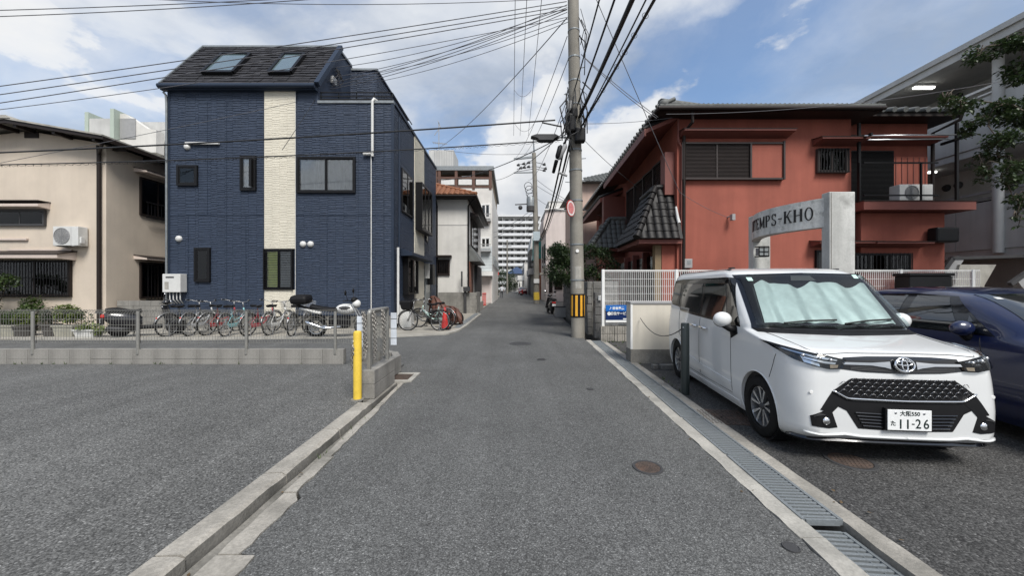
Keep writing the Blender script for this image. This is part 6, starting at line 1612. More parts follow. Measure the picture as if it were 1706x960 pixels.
# black band that joins the fog recesses, with the lower intake
local(patch(fp,[(-.52,.50),(-.445,.465),(-.36,.325),(0,.315),(.36,.325),(.445,.465),(.52,.50)],[(-.53,.60),(-.46,.567),(-.40,.552),(0,.548),(.40,.552),(.46,.567),(.53,.60)],.003,44,8),'bumper_centre',M['blackp'],vn,smooth=60)
for q in range(5): local(line(fp,[(-.385+.014*q,.455-q*.026),(-.165,.450-q*.026)],.010,.006,10),'intake_slat',M['gloss_black'],vn); local(line(fp,[(.165,.450-q*.026),(.385-.014*q,.455-q*.026)],.010,.006,10),'intake_slat',M['gloss_black'],vn)
for sg in (-1,1):
    fr_=lambda u,v,o,sg=sg:S.fp(sg*u,v,o)
    local(patch(fr_,[(.44,.560),(.505,.50),(.555,.445)],[(.535,.632),(.585,.560),(.645,.462)],.0045,10,4),'corner_trim',M['blackp'],vn,smooth=60)
# plate
pl=MB(); yp=S.front(0,.42)-.03; pz=.418
local(MB().box(-.165,.165,yp-.006,yp,pz-.0825,pz+.0825),'number_plate',M['plate'],vn,bevel=.004)
plo=[c for c in vn.children if c.name.startswith('number_plate')][0]
sub(MB().box(-.175,.175,yp+.001,yp+.028,pz-.09,pz+.09),'plate_holder',M['blackp'],plo)
for (s_,sz_,x_,z_,bd) in (('大阪550',.043,.002,.051,.0008),('た',.044,-.124,-.030,.001),('2',.105,.064,-.030,.0009),('6',.105,.124,-.030,.0009)):
    text(s_,sz_,(x_,yp-.0068,pz+z_),M['plate_ink'],plo,name='plate_lettering',bold=bd,sxx=.86 if s_ in '26' else 1)
for x_ in (-.068,-.014): sub(MB().box(x_-.006,x_+.006,yp-.0075,yp-.006,pz-.068,pz+.006),'plate_lettering',M['plate_ink'],plo)
sub(MB().box(.016,.036,yp-.0075,yp-.006,pz-.034,pz-.025),'plate_lettering',M['plate_ink'],plo)
for x_ in (-.105,.108): sub(MB().ball((x_,yp-.006,pz+.056),.011,10,6,(1,.4,1)),'plate_bolt',M['silver'],plo,smooth=True)
# bonnet gap lines, aerial
local(line(fp,[(-.60,.91),(-.4,.925),(0,.928),(.4,.925),(.60,.91)],.0015,.0035,40),'bonnet_gap',M['dgrey'],vn)
for sg in (-1,1):
    local(MB().tube([S.fp(sg*x,z,.001) for (x,z) in ((.61,.915),(.66,.945),(.67,.975),(.69,1.005),(.72,1.03))],.0032,5),'bonnet_gap',M['dgrey'],vn)
local(MB().box(-.40,-.34,2.15,2.24,1.73,1.752),'aerial_base',M['blackp'],vn,bevel=.008); 
# tail lamp sliver at the rear left corner
for sg in (-1,1):
    local(patch(lambda u,v,o,sg=sg:S.sp(u,v,sg,o),[(3.60,.90),(3.68,.90)],[(3.58,1.12),(3.66,1.12)],.008,6,6),'tail_lamp',M['redpl'],vn,smooth=True)
vn.matrix_basis=Matrix.Translation(VAN_LOC)@Matrix.Rotation(VAN_YAW,4,'Z')@Matrix.Diagonal((.975,.985,1.018,1))

# ---------------------------------------------------------------- dark blue hatchback
def hatch(name,label,m,loc,yaw,detail=True,group=None,L_=4.0,scale=1):
    t=thing(name,label,'car',(0,0,0),group)
    q=Shell(f=[(.16,.10),(.25,.02),(.5,.0),(.65,.02),(.75,.08),(.82,.22),(.90,.50),(.96,.78),(1.0,.95),(1.03,1.02),(1.15,1.18),(1.30,1.45),(1.40,1.68),(1.455,1.90),(1.49,2.15),(1.51,2.5)],
        r=[(.16,3.88),(.3,3.98),(.6,4.0),(.85,3.97),(1.0,3.88),(1.2,3.72),(1.35,3.58),(1.45,3.35),(1.51,2.9)],
        w=[(.16,.78),(.25,.825),(.45,.845),(.75,.845),(.9,.825),(1.0,.79),(1.15,.74),(1.30,.675),(1.40,.61),(1.46,.54),(1.50,.42),(1.51,.30)],
        a=[(.16,.35),(.5,.42),(.8,.42),(1.0,.3),(1.1,.25),(1.51,.25)],b=[(.16,.28),(.5,.32),(.8,.36),(1.0,.25),(1.1,.2),(1.51,.2)],ar=.3,br=.25,crown=.10)
    zz=[.16,.2,.25,.32,.4,.5,.6,.68,.74,.78,.82,.86,.90,.93,.96,.98,1.0,1.015,1.03,1.06,1.1,1.15,1.2,1.25,1.3,1.35,1.39,1.42,1.45,1.47,1.485,1.497,1.505,1.51]
    b_=local(q.mesh(zz,nf=5,nc=7,ns=16,nr=5),'body',m,t); cs=[]
    for y in (.80,3.30):
        for sg in (-1,1): cs.append(MB().lathe([(0,-.16),(.34,-.16),(.34,.16),(0,.16)],(sg*.81,y,.31),32,'x').build('cutter',M['black']))
    cut(b_,cs); b_.data.shade_smooth(); b_.data.set_sharp_from_angle(angle=R(38))
    for y in (.80,3.30):
        for sg in (-1,1): wheel(t,sg*.745,y,.30,sg,.20)
    f2=lambda u,v,o:q.fp(u,v,o)
    local(patch(f2,[(-.70,1.03),(0,1.03),(.70,1.03)],[(-.52,1.42),(0,1.435),(.52,1.42)],.006,20,10),'windscreen',M['tint'],t,smooth=60)
    for sg in (-1,1):
        s2=lambda u,v,o,sg=sg:q.sp(u,v,sg,o)
        local(patch(s2,[(1.42,1.0),(2.5,1.0),(3.35,1.04)],[(1.95,1.40),(2.5,1.425),(3.15,1.40)],.003,24,8),'window_band',M['gloss_black'],t,smooth=60)
        local(patch(s2,[(1.75,1.015),(2.42,1.015)],[(2.02,1.385),(2.42,1.40)],.006,12,8),'side_window',M['tint'],t,smooth=60)
        local(patch(s2,[(2.54,1.02),(3.15,1.04)],[(2.54,1.40),(3.05,1.38)],.006,12,8),'side_window',M['tint'],t,smooth=60)
        local(patch(s2,[(1.50,1.015),(1.69,1.015)],[(1.66,1.14),(1.72,1.20)],.006,5,5),'quarter_glass',M['tint'],t,smooth=60)
        for pts in ([(1.55,.98),(1.45,.7),(1.42,.3)],[(2.48,1.0),(2.48,.6),(2.45,.3)],[(3.3,1.02),(3.15,.75),(2.98,.62)]): local(line(s2,pts,.0005,.003,14),'door_gap',M['black'],t)
        for y in (2.28,3.08): local(MB().tube([q.sp(y-.1,.88,sg,.005),q.sp(y-.07,.882,sg,.03),q.sp(y+.07,.885,sg,.03),q.sp(y+.1,.885,sg,.005)],.013,8),'door_handle',m,t,smooth=True)
        c=q.sp(1.62,1.03,sg,.12); mo=local(MB().ball(c,.13,14,10,(.85,.55,.62)),'side_mirror',m,t,smooth=True); sub(MB().tube([q.sp(1.66,.97,sg,0),c+Vector((0,.02,-.05))],[.05,.03],8),'mirror_arm',M['black'],mo)
        hb=local(patch(lambda u,v,o,sg=sg:q.fp(sg*u,v,o),[(.42,.60),(.70,.64)],[(.45,.70),(.73,.77)],.006,14,6),'headlamp',M['chrome'],t,smooth=60)
        local(patch(s2,[(3.78,.80),(3.93,.82)],[(3.72,1.0),(3.82,1.02)],.008,6,6),'tail_lamp',M['redpl'],t,smooth=True)
    local(patch(f2,[(-.38,.34),(0,.32),(.38,.34)],[(-.40,.60),(0,.61),(.40,.60)],.006,16,5),'grille',M['gloss_black'],t,smooth=60)
    local(MB().add([q.fp(a,c,.008) for (a,c) in ((-.50,1.37),(-.46,1.37),(-.45,1.39),(-.49,1.39))],[(0,1,2,3)]),'sticker',M['whitep'],t)
    t.matrix_basis=Matrix.Translation(loc)@Matrix.Rotation(yaw,4,'Z')@Matrix.Scale(scale,4); return t
hatch('blue_car','dark navy blue hatchback parked to the right of the white van',M['navy_paint'],(5.53,2.25,-.01),R(-6.2))
hatch('red_car','dark red car standing far down the street',mat('dark_red_paint',(.16,.012,.02),.3,coat=1),(X(871,72),72,0),0)
hatch('silver_car','grey car half hidden behind the far red car',mat('grey_paint',(.18,.18,.19),.3,coat=1),(X(880,78),79,0),0)
# ================================================================= bicycles
def bike(label,fcol,loc,rz,basket=None,fender='silver',group='bicycles in the row before the blue house',seatc='blackp',lean=R(3),childseat=False,fork=None):
    """front wheel towards +x in its own axes"""
    t=thing('bicycle',label,'bicycle',(0,0,0),group)
    fm=fcol; r=.335; wb=1.10
    P_=lambda x,z,y=0:(x,y,z)
    def wheel_(x):
        ty=MB().tube([(x+r*math.cos(a),0,r+.005+r*math.sin(a)) for a in [2*PI*k/36 for k in range(36)]],.0185,8,closed=True); o=local(ty,'wheel',M['rubber'],t,smooth=True)
        sub(MB().tube([(x+(r-.027)*math.cos(a),0,r+.005+(r-.027)*math.sin(a)) for a in [2*PI*k/36 for k in range(36)]],.011,6,closed=True),'rim',M['bikemetal'],o,smooth=True)
        s=MB()
        for k in range(18):
            a=2*PI*k/18; s.bar((x+.02*math.cos(a+1),.02*(1 if k%2 else -1),r+.02*math.sin(a+1)),(x+(r-.03)*math.cos(a),0,r+.005+(r-.03)*math.sin(a)),.0035)
        sub(s,'spoke_set',M['bikemetal'],o); sub(MB().cyl((x,-.05,r),(x,.05,r),.022,n=8),'hub',M['bikemetal'],o)
        f=MB(); a0,a1=(R(20),R(165)) if x>0.5 else (R(-5),R(170)); n=16; pr=[]
        rr=r+.035
        for k in range(n+1):
            a=a0+(a1-a0)*k/n; f.v+= [(x+rr*math.cos(a),-.028,r+rr*math.sin(a)),(x+(rr+.014)*math.cos(a),0,r+(rr+.014)*math.sin(a)),(x+rr*math.cos(a),.028,r+rr*math.sin(a))]
        for k in range(n): f.f+=[(k*3,k*3+1,k*3+4,k*3+3),(k*3+1,k*3+2,k*3+5,k*3+4)]
        f.m=[0]*len(f.f); local(f,'mudguard',M['bikemetal' if fender=='silver' else fender],t,smooth=True,solid=.003)
    wheel_(0); wheel_(wb)
    bb=(.44,.30); head_t=(.93,.80); head_b=(.965,.66); st=(.30,.80)
    fr=MB(); fr.tube([P_(*bb),P_(.62,.34),P_(.86,.56),P_(*head_b)],.022,8); fr.tube([P_(*bb),P_(.36,.56),P_(*st)],.018,8); fr.tube([P_(*head_b),P_(.72,.50),P_(.40,.44)],.016,8)
    fr.tube([P_(*head_b),P_(*head_t)],.022,8)
    for s in (-1,1): fr.tube([P_(.44,.30,s*.03),P_(0,.34,s*.06)],.011,6); fr.tube([P_(.33,.66,s*.02),P_(0,.34,s*.06)],.009,6)
    local(fr,'frame',fm,t,smooth=True)
    fk=MB(); 
    for s in (-1,1): fk.tube([P_(.97,.64,s*.045),P_(1.03,.5,s*.05),P_(wb,.34,s*.05)],.012,6)
    fk.tube([P_(.97,.64,-.045),P_(.965,.66),P_(.97,.64,.045)],.014,6); local(fk,'fork',fork or M['bikemetal'],t,smooth=True)
    hb=MB(); hb.tube([P_(.935,.78),P_(.90,.98)],.014,8); hb.tube([P_(.70,1.04,-.27),P_(.80,1.045,-.25),P_(.93,1.0,-.12),P_(.91,.97,0),P_(.93,1.0,.12),P_(.80,1.045,.25),P_(.70,1.04,.27)],.011,8); ho=local(hb,'handlebar',M['bikemetal'],t,smooth=True)
    for s in (-1,1): sub(MB().tube([P_(.71,1.04,s*.268),P_(.80,1.045,s*.25)],.017,8),'grip',M['blackp'],ho,smooth=True); sub(MB().tube([P_(.84,1.04,s*.21),P_(.80,1.02,s*.23),P_(.74,1.0,s*.27)],.006,5),'brake_lever',M['bikemetal'],ho)
    sd=MB(); sd.grid(lambda u,v:(.14+.30*u,(v-.5)*(.20*(1-u)**.7+.05),.875+.02*math.sin(PI*v)-.01*math.sin(PI*u)+(.02 if u<.1 else 0)),8,6); local(sd,'saddle',M[seatc],t,smooth=True,solid=.05)
    local(MB().tube([P_(*st),P_(.28,.86)],.013,8),'seat_post',M['bikemetal'],t)
    rk=MB()
    for s in (-1,1): rk.tube([P_(.30,.70,s*.05),P_(.12,.72,s*.06),P_(-.22,.72,s*.06)],.006,5); rk.tube([P_(-.1,.72,s*.06),P_(0,.34,s*.06)],.005,5)
    for k in range(4): rk.tube([P_(.1-k*.1,.722,-.06),P_(.1-k*.1,.722,.06)],.005,5)
    local(rk,'rear_rack',M['bikemetal'],t)
    local(MB().box(.03,.50,-.062,-.040,.255,.365),'chain_case',M['blackp'] if fender!='silver' else fm,t,bevel=.03)
    cr_=MB(); cr_.tube([P_(.44,.30,-.09),P_(.52,.16,-.10)],.010,6); cr_.tube([P_(.44,.30,.09),P_(.36,.44,.10)],.010,6); cr_.box(.47,.57,-.19,-.10,.145,.17); cr_.box(.31,.41,.10,.19,.43,.455); local(cr_,'crank',M['dgrey'],t)
    sn=MB(); sn.tube([P_(0,.34,.07),P_(-.03,.02,.13)],.010,6); sn.tube([P_(0,.34,-.07),P_(-.03,.02,-.13)],.010,6); sn.tube([P_(-.03,.02,-.13),P_(-.03,.012,.13)],.009,6); local(sn,'stand',M['bikemetal'],t)
    local(MB().ball(P_(1.02,.60,.0),.04,10,6),'head_lamp',M['bikemetal'],t,smooth=True)
    local(MB().ball(P_(-.30,.56,.0),.025,8,6),'rear_reflector',M['redpl'],t,smooth=True)
    if basket:
        kind,mm=basket; b_=MB(); x0,x1,z0,z1=1.0,1.32,.74,1.0
        def bp_(u,v,k): # ring point
            w=.155+.03*v; xx=(x0+.02*(1-v)+(x1-x0-.02)*u); return xx,w
        if kind=='wire':
            for lv in range(6):
                v=lv/5; z=z0+(z1-z0)*v; w=.14+.035*v; xa=x0+.01*(1-v); xb=x1-.03*(1-v); b_.tube([P_(xa,z,-w),P_(xb,z,-w),P_(xb,z,w),P_(xa,z,w)],.003 if lv<5 else .006,4,closed=True)
            for k in range(9):
                a=k/8
                for s in (-1,1): b_.bar(P_(x0+.01+(x1-.04-x0)*a,z0,s*.14),P_(x0+(x1-x0)*a,z1,s*.175),.004)
            for k in range(8):
                y=-.14+.28*k/7; b_.bar(P_(x1-.03,z0,y),P_(x1,z1,y*1.25),.004); b_.bar(P_(x0+.01,z0,y),P_(x0,z1,y*1.25),.004); b_.bar(P_(x0,z0,y),P_(x1-.03,z0,y),.004)
            local(b_,'basket',mm,t)
        else:
            b_.add([P_(x0-.02,z0-.05,-.15),P_(x1-.03,z0-.05,-.15),P_(x1-.03,z0-.05,.15),P_(x0-.02,z0-.05,.15),P_(x0-.05,z1,-.21),P_(x1+.05,z1,-.21),P_(x1+.05,z1,.21),P_(x0-.05,z1,.21)],[(3,2,1,0),(4,5,6,7),(0,1,5,4),(1,2,6,5),(2,3,7,6),(3,0,4,7)])
            local(b_,'covered_basket',mm,t,bevel=.05)
    t.matrix_basis=Matrix.Translation(loc)@Matrix.Rotation(rz,4,'Z')@Matrix.Rotation(lean,4,'X')
    return t
bikec=lambda n,c:mat('bike_'+n,c,.3,.05,coat=.5)
mats_b={'black':bikec('black',(.02,.02,.022)),'silver':bikec('silver',(.42,.43,.44)),'red':bikec('red',(.34,.022,.03)),'mint':bikec('mint',(.22,.47,.50)),'white':bikec('white',(.62,.62,.60)),'green':bikec('pale_green',(.36,.52,.47)),'crimson':bikec('crimson',(.40,.03,.05))}
row=[(278,'black','black bicycle at the left end of the row, next to the scooter',None,None),(316,'silver','silver bicycle second in the row with a white fork',None,'white'),(344,'red','dark red bicycle third from the left in the row',None,None),(376,'mint','pale turquoise bicycle in the middle of the row',None,'mint'),(412,'crimson','crimson bicycle just right of the turquoise one',None,None),(449,'white','white bicycle with a wire basket near the cream stripe',('wire',M['silver']),'white'),(486,'black','black bicycle with a wire basket at the right end, beside the motorcycle',('wire',M['silver']),None)]
for i,(px,cn,lab,bk,fk) in enumerate(row):
    yb=10.90+.13*((i*7)%3); bike(lab,mats_b[cn],(X(px,yb),yb,.03),R(90+(-9,4,-5,7,-4,3,9)[i]),bk,fork=mats_b[fk] if fk else None,lean=R((4,-3,5,-2,6,-4,3)[i]))
bike('black city bicycle with a covered front basket at the blue house corner',mats_b['black'],(X(733,12.35),12.35,.03),R(176),('cover',M['blackp']),fender='blackp',group='bicycles at the blue house corner')
bike('pale green bicycle with a wire basket behind the black city bicycle',mats_b['green'],(X(745,13.3),13.15,.03),R(165),('wire',M['blackp']),fender='silver',group='bicycles at the blue house corner',seatc='blackp')
# tarp-covered machine
tp=thing('covered_motorcycle','motorcycle hidden under a draped brown tarpaulin by the drain','covered motorcycle',(-2.9,15,0))
tr=random.Random(9)
def tarp(u,v):
    # u along, v across over the top
    x0=X(716,15.2);x1=X(770,14.6); prof=pchip([(0,1.02),(.12,1.12),(.3,.98),(.55,.74),(.8,.70),(.92,.55),(1.0,.30)])
    zt=prof(u); a=PI*(v); half=.34+.05*math.sin(u*9); y=14.9-.9*u+.3
    zz=max(.10+.04*math.sin(u*31),zt*(math.sin(a)**.55 if 0<v<1 else 0)); k=.025*math.sin(u*40+v*6)+.02*math.sin(v*24+u*8)
    return (x0+(x1-x0)*u+.25*math.cos(a)*.4+k,y-half*math.cos(a)+k,zz+.02)
sub_=MB(); sub_.grid(tarp,40,22); sub_.build('tarpaulin',M['tarp'],tp,smooth=True,solid=.01)
for xx in (.15,.85):
    px=716+54*xx; MB().tube([(X(px,14.6)+.26*math.cos(a),14.55-.4*xx,.28+.26*math.sin(a)) for a in [2*PI*k/24 for k in range(24)]],.045,6,closed=True).build('wheel',M['rubber'],tp,smooth=True)
# cone
cn=thing('traffic_cone','red traffic cone with black base beside the parked bicycles','traffic cone',(X(739,12.2),12.2,.03)); cx_,cy_=X(741,12.75),12.75
MB().lathe([(.135,.05),(.035,.74),(.03,.76),(0,.765)],(cx_,cy_,.03),18).build('cone',M['redpl'],cn,smooth=50); MB().box(cx_-.2,cx_+.2,cy_-.2,cy_+.2,.032,.085).build('base',M['blackp'],cn,bevel=.02)

# ================================================================= scooters and motorcycle
def scooter(label,body,loc,rz,box=False,detail=None):
    t=thing('scooter',label,'scooter',(0,0,0))
    for x in (0,1.22):
        o=local(MB().lathe([(.13,-.05),(.20,-.055),(.235,-.04),(.25,0),(.235,.04),(.20,.055),(.13,.05)],(x,0,.25),24,'y'),'wheel',M['rubber'],t,smooth=40); sub(MB().lathe([(0,-.03),(.135,-.05),(.135,.05),(0,.03)],(x,0,.25),18,'y'),'rim',M['dgrey'],o)
    bd=MB(); 
    secs=[(-.30,.62,.10,.10),(-.15,.56,.16,.22),(.10,.50,.19,.26),(.35,.46,.18,.24),(.48,.40,.15,.18)]
    n=14;vs=[]
    for (x,zc,w,h) in secs:
        for k in range(n): a=2*PI*k/n; vs.append((x,w*math.cos(a),zc+h*math.sin(a)))
    fs=[(i*n+j,i*n+(j+1)%n,(i+1)*n+(j+1)%n,(i+1)*n+j) for i in range(len(secs)-1) for j in range(n)]+[tuple(range(n)),tuple((len(secs)-1)*n+j for j in range(n))]
    bd.add(vs,fs); local(bd,'rear_body',body,t,smooth=60)
    local(MB().box(.42,.92,-.15,.15,.22,.32),'foot_board',M['blackp'],t,bevel=.03)
    ls=MB(); ls.grid(lambda u,v:(.88+.16*math.sin(PI*u)*.2+.10*(1-u)+.12*abs(v-.5)*0+ .10*math.cos(PI*(v-.5)),(v-.5)*.42*(1-.35*u),.28+.62*u),8,8); local(ls,'leg_shield',body,t,smooth=True,solid=.04)
    local(MB().tube([(1.0,0,.9),(1.10,0,.5),(1.22,0,.25)],[.04,.045,.04],8),'fork',M['dgrey'],t); 
    local(MB().ball((1.22,0,.34),.24,12,8,(1,.32,.62)),'front_mudguard',body,t,smooth=True)
    hb=local(MB().tube([(.86,-.34,1.0),(.96,-.18,1.0),(.99,0,.96),(.96,.18,1.0),(.86,.34,1.0)],.014,8),'handlebar',M['dgrey'],t,smooth=True)
    sub(MB().ball((1.0,0,1.0),.12,12,8,(.9,1.1,.7)),'head_cowl',body,hb,smooth=True); sub(MB().ball((1.09,0,1.0),.06,10,6),'head_lamp',M['chrome'],hb,smooth=True)
    for s in (-1,1): sub(MB().tube([(.93,s*.2,1.0),(.95,s*.27,1.15)],.007,5),'mirror_stem',M['silver'],hb); sub(MB().ball((.96,s*.28,1.22),.085,10,6,(.25,1,.7)),'mirror',M['blackp'] if s<0 else M['chrome'],hb,smooth=True)
    st=MB(); st.grid(lambda u,v:(-.26+.72*u,(v-.5)*.30*(1-.3*u),.78+.035*math.sin(PI*v)-.03*u+.03*math.sin(u*PI*2)),10,6); local(st,'seat',M['blackp'],t,smooth=True,solid=.08)
    local(MB().tube([(-.30,-.12,.74),(-.46,-.1,.76),(-.46,.1,.76),(-.30,.12,.74)],.012,6),'grab_rail',M['dgrey'],t)
    local(MB().box(-.36,-.28,-.11,.11,.60,.68),'tail_lamp',M['redpl'],t,bevel=.015); local(MB().box(-.375,-.365,-.1,.1,.45,.57),'number_plate',M['plate'],t); local(MB().box(-.36,-.30,-.08,.08,.40,.60),'plate_stay',M['blackp'],t)
    local(MB().tube([(-.25,-.17,.30),(.05,-.17,.26),(.3,-.12,.25)],[.06,.06,.03],8),'muffler',M['dgrey'],t,smooth=True); local(MB().box(-.05,.35,-.10,.10,.15,.34),'engine',M['dgrey'],t,bevel=.03); local(MB().tube([(.3,.12,.2),(.28,.2,.02)],.014,6),'stand',M['dgrey'],t)
    t.matrix_basis=Matrix.Translation(loc)@Matrix.Rotation(rz,4,'Z')@Matrix.Rotation(R(4),4,'X'); return t
sblk=mat('scooter_black',(.014,.014,.016),.25,.05,coat=.6)
scooter('black scooter with red tail lamp standing left of the bicycle row',sblk,(X(199,10.75),10.75,.03),R(42))
scooter('black and white scooter parked by the garden wall behind the pole',sblk,(X(919,20.5),20.3,0),R(95))
scooter('red scooter parked far down the street before the red car',M['redpl'],(X(868,62),62,0),R(80))
mc=thing('motorcycle','black and white motorcycle with a top box parked beside the bicycles','motorcycle',(0,0,0))
for x in (0,1.38):
    o=local(MB().lathe([(.21,-.05),(.26,-.065),(.29,-.05),(.305,0),(.29,.05),(.26,.065),(.21,.05)],(x,0,.305),28,'y'),'wheel',M['rubber'],mc,smooth=40); sub(MB().lathe([(.21,-.035),(.185,-.03),(.185,.03),(.21,.035)],(x,0,.305),24,'y'),'rim',M['silver'],o,smooth=40)
    s=MB()
    for k in range(6): a=PI*k/3; s.bar((x,0,.305),(x+.2*math.cos(a),0,.305+.2*math.sin(a)),.03,.025)
    sub(s,'spoke_set',M['dgrey'],o); sub(MB().lathe([(.06,-.07),(.13,-.07)],(x,0,.305),20,'y'),'brake_disc',M['silver'],o)
local(MB().box(.40,.95,-.16,.16,.28,.62),'engine',M['black'],mc,bevel=.05)
tk=MB().ball((.86,0,.82),.26,16,10,(1.15,.62,.62)); local(tk,'fuel_tank',M['whitep'],mc,smooth=True)
local(MB().ball((.86,-.005,.86),.262,16,10,(.9,.635,.35)),'tank_band',M['dgrey'],mc,smooth=True)
st=MB(); st.grid(lambda u,v:(-.10+.75*u,(v-.5)*.28*(1-.2*u),.80+.10*(1-u)**2+.03*math.sin(PI*v)),10,6); local(st,'seat',M['blackp'],mc,smooth=True,solid=.09)
local(MB().tube([(-.42,-.06,.86),(-.15,-.09,.80),(.2,-.12,.72)],[.02,.04,.05],8),'tail_cowl',M['whitep'],mc,smooth=True)
fk=MB()
for s in (-1,1): fk.tube([(1.05,s*.09,.98),(1.38,s*.09,.305)],.024,8)
local(fk,'fork',M['silver'],mc); hb=local(MB().tube([(.92,-.38,1.10),(1.0,-.2,1.10),(1.03,0,1.04),(1.0,.2,1.10),(.92,.38,1.10)],.014,8),'handlebar',M['black'],mc,smooth=True)
sub(MB().ball((1.16,0,.98),.12,12,8),'head_lamp',M['whitep'],hb,smooth=True); sub(MB().ball((1.10,0,1.10),.13,12,8,(.7,1,.6)),'meter_cowl',M['blackp'],hb,smooth=True)
for s in (-1,1): sub(MB().tube([(1.0,s*.24,1.1),(.98,s*.30,1.28)],.007,5),'mirror_stem',M['black'],hb); sub(MB().ball((.97,s*.31,1.33),.08,10,6,(.3,.8,.9)),'mirror',M['blackp'],hb,smooth=True)
local(MB().box(-.62,-.14,-.24,.24,.98,1.24),'top_box',M['blackp'],mc,bevel=.09); local(MB().tube([(-.5,-.05,.97),(-.3,0,.88),(0,0,.82)],.03,6),'rack',M['black'],mc)
local(MB().tube([(.75,-.16,.34),(.3,-.19,.30),(-.05,-.2,.42),(-.18,-.2,.5)],[.03,.04,.06,.06],8),'muffler',M['chrome'],mc,smooth=True)
local(MB().tube([(.35,-.12,.34),(0,-.12,.31)],.03,6),'swing_arm',M['silver'],mc); local(MB().grid(lambda u,v:(-.02+.40*math.cos(R(30)+R(110)*u)*.9,(v-.5)*.16,.31+.37*math.sin(R(30)+R(110)*u)),8,3),'rear_mudguard',M['blackp'],mc,smooth=True,solid=.01); local(MB().grid(lambda u,v:(1.38+.35*math.cos(R(40)+R(120)*u),(v-.5)*.14,.31+.35*math.sin(R(40)+R(120)*u)),8,3),'front_mudguard',M['blackp'],mc,smooth=True,solid=.01)
local(MB().tube([(.5,.1,.3),(.42,.25,.02)],.015,6),'stand',M['black'],mc)
mc.matrix_basis=Matrix.Translation((X(532,10.9),10.75,.03))@Matrix.Rotation(R(4),4,'Z')@Matrix.Rotation(R(5),4,'X')
gbx=thing('storage_bin','grey plastic bin standing at the foot of the garden wall','storage bin',(X(934,18.5),18.5,0))
MB().box(X(925,18.3),X(942,18.3),18.1,18.6,0,.50).build('bin',M['grey'],gbx,bevel=.02); MB().box(X(924,18.3),X(943,18.3),18.07,18.63,.50,.54).build('lid',M['dgrey'],gbx,bevel=.01)

# ================================================================= person walking away
pe=thing('person','person in a white shirt and dark trousers walking down the street','person',(X(836,50),50,0))
def skin_body():
    k=1.70/1.75; J=[(0,0,.92,.13),(0,0,1.12,.125),(0,.0,1.36,.155),(0,0,1.47,.06),(0,0,1.56,.05),(0,0,1.63,.092),(0,0,1.70,.085),
       (.10,0,.86,.095),(.11,.10,.48,.062),(.11,.02,.08,.045),(.11,-.0,.03,.04),(.115,.14,.03,.035),
       (-.10,0,.86,.095),(-.11,-.06,.47,.062),(-.11,-.24,.12,.045),(-.11,-.28,.06,.04),(-.115,-.14,.03,.035),
       (.19,0,1.40,.06),(.26,-.08,1.13,.045),(.27,.02,.90,.034),(.27,.05,.80,.04),
       (-.19,0,1.40,.06),(-.26,.06,1.13,.045),(-.27,.18,.93,.034),(-.27,.22,.84,.04)]
    E=[(0,1),(1,2),(2,3),(3,4),(4,5),(5,6),(0,7),(7,8),(8,9),(9,10),(10,11),(0,12),(12,13),(13,14),(14,15),(15,16),(2,17),(17,18),(18,19),(19,20),(2,21),(21,22),(22,23),(23,24)]
    me=bpy.data.meshes.new('person_body'); me.from_pydata([(a,b_,c) for (a,b_,c,_) in J],E,[])
    o=bpy.data.objects.new('body',me); col.objects.link(o); m=o.modifiers.new('skin','SKIN'); o.modifiers.new('sub','SUBSURF').render_levels=2
    if not me.skin_vertices: bpy.context.view_layer.objects.active=o
    for i,v in enumerate(me.skin_vertices[0].data): v.radius=(J[i][3],J[i][3]*(.8 if i in(1,2) else 1)); v.use_root=(i==0)
    bpy.context.view_layer.update()
    dg=bpy.context.evaluated_depsgraph_get(); me2=bpy.data.meshes.new_from_object(o.evaluated_get(dg)); o.modifiers.clear(); o.data=me2
    for mm in (M['skin'],M['cloth_w'],M['cloth_d'],M['hair']): me2.materials.append(mm)
    for p in me2.polygons:
        z=p.center.z; x=abs(p.center.x); i=0
        if z<.10: i=3
        elif z<.94 and x<.22: i=2
        elif z<1.49 and (x<.22 or z>1.12): i=1
        elif z>1.60 or (z>1.55 and p.center.y<0): i=3
        p.material_index=i
    me2.shade_smooth(); o.parent=pe; return o
try: skin_body()
except Exception as ex: print('PERSON FAILED',ex)

# ================================================================= utility poles
def band(par,x,y,z,r,m='galv'): MB().lathe([(r,-.02),(r+.012,-.02),(r+.012,.02),(r,.02)],(x,y,z),18).build('band',M[m],par)
d=11.0; pl_=thing('utility_pole','thick concrete utility pole on the right of the street with cable clusters','utility pole',(X(962,d),d,0))
PX0=X(963,d); PXT=X(955,d)
def pc(z): return Vector((PX0+(PXT-PX0)*z/10,d,z))
MB().tube([pc(-.2),pc(3),pc(6),pc(9),pc(13)],[.205,.192,.18,.168,.15],22).build('shaft',M['pole'],pl_,smooth=40)
for k in range(3):
    pass
g=MB().tube([pc(.60),pc(1.29)],[.212,.209],24).build('guard_sleeve',M['black'],pl_,smooth=40)
for k in range(9):
    a=2*PI*k/9+.2; c=pc(.945); 
    vs=[];
    for s in range(4):
        aa=a-.17+.34*s/3; vs+=[(c.x+.2145*math.cos(aa),d+.2145*math.sin(aa),.64),(c.x+.2125*math.cos(aa),d+.2125*math.sin(aa),1.25)]
    MB().add(vs,[(s*2,s*2+2,s*2+3,s*2+1) for s in range(3)]).build('yellow_stripe',mat('hazard_yellow_%d'%k,(.72,.36,.03),.45),g)
for z in (1.7,2.75,4.05,4.95,5.55,6.9,7.6,8.3,9.1): c=pc(z); band(pl_,c.x,d,z,.207-.0046*z+.001)
for k,z in enumerate((4.6,5.3,7.2,8.0)): c=pc(z); MB().tube([c,c+Vector((.30 if k%2 else -.32,-.05,.01))],.012,6).build('step_bolt',M['galv'],pl_)
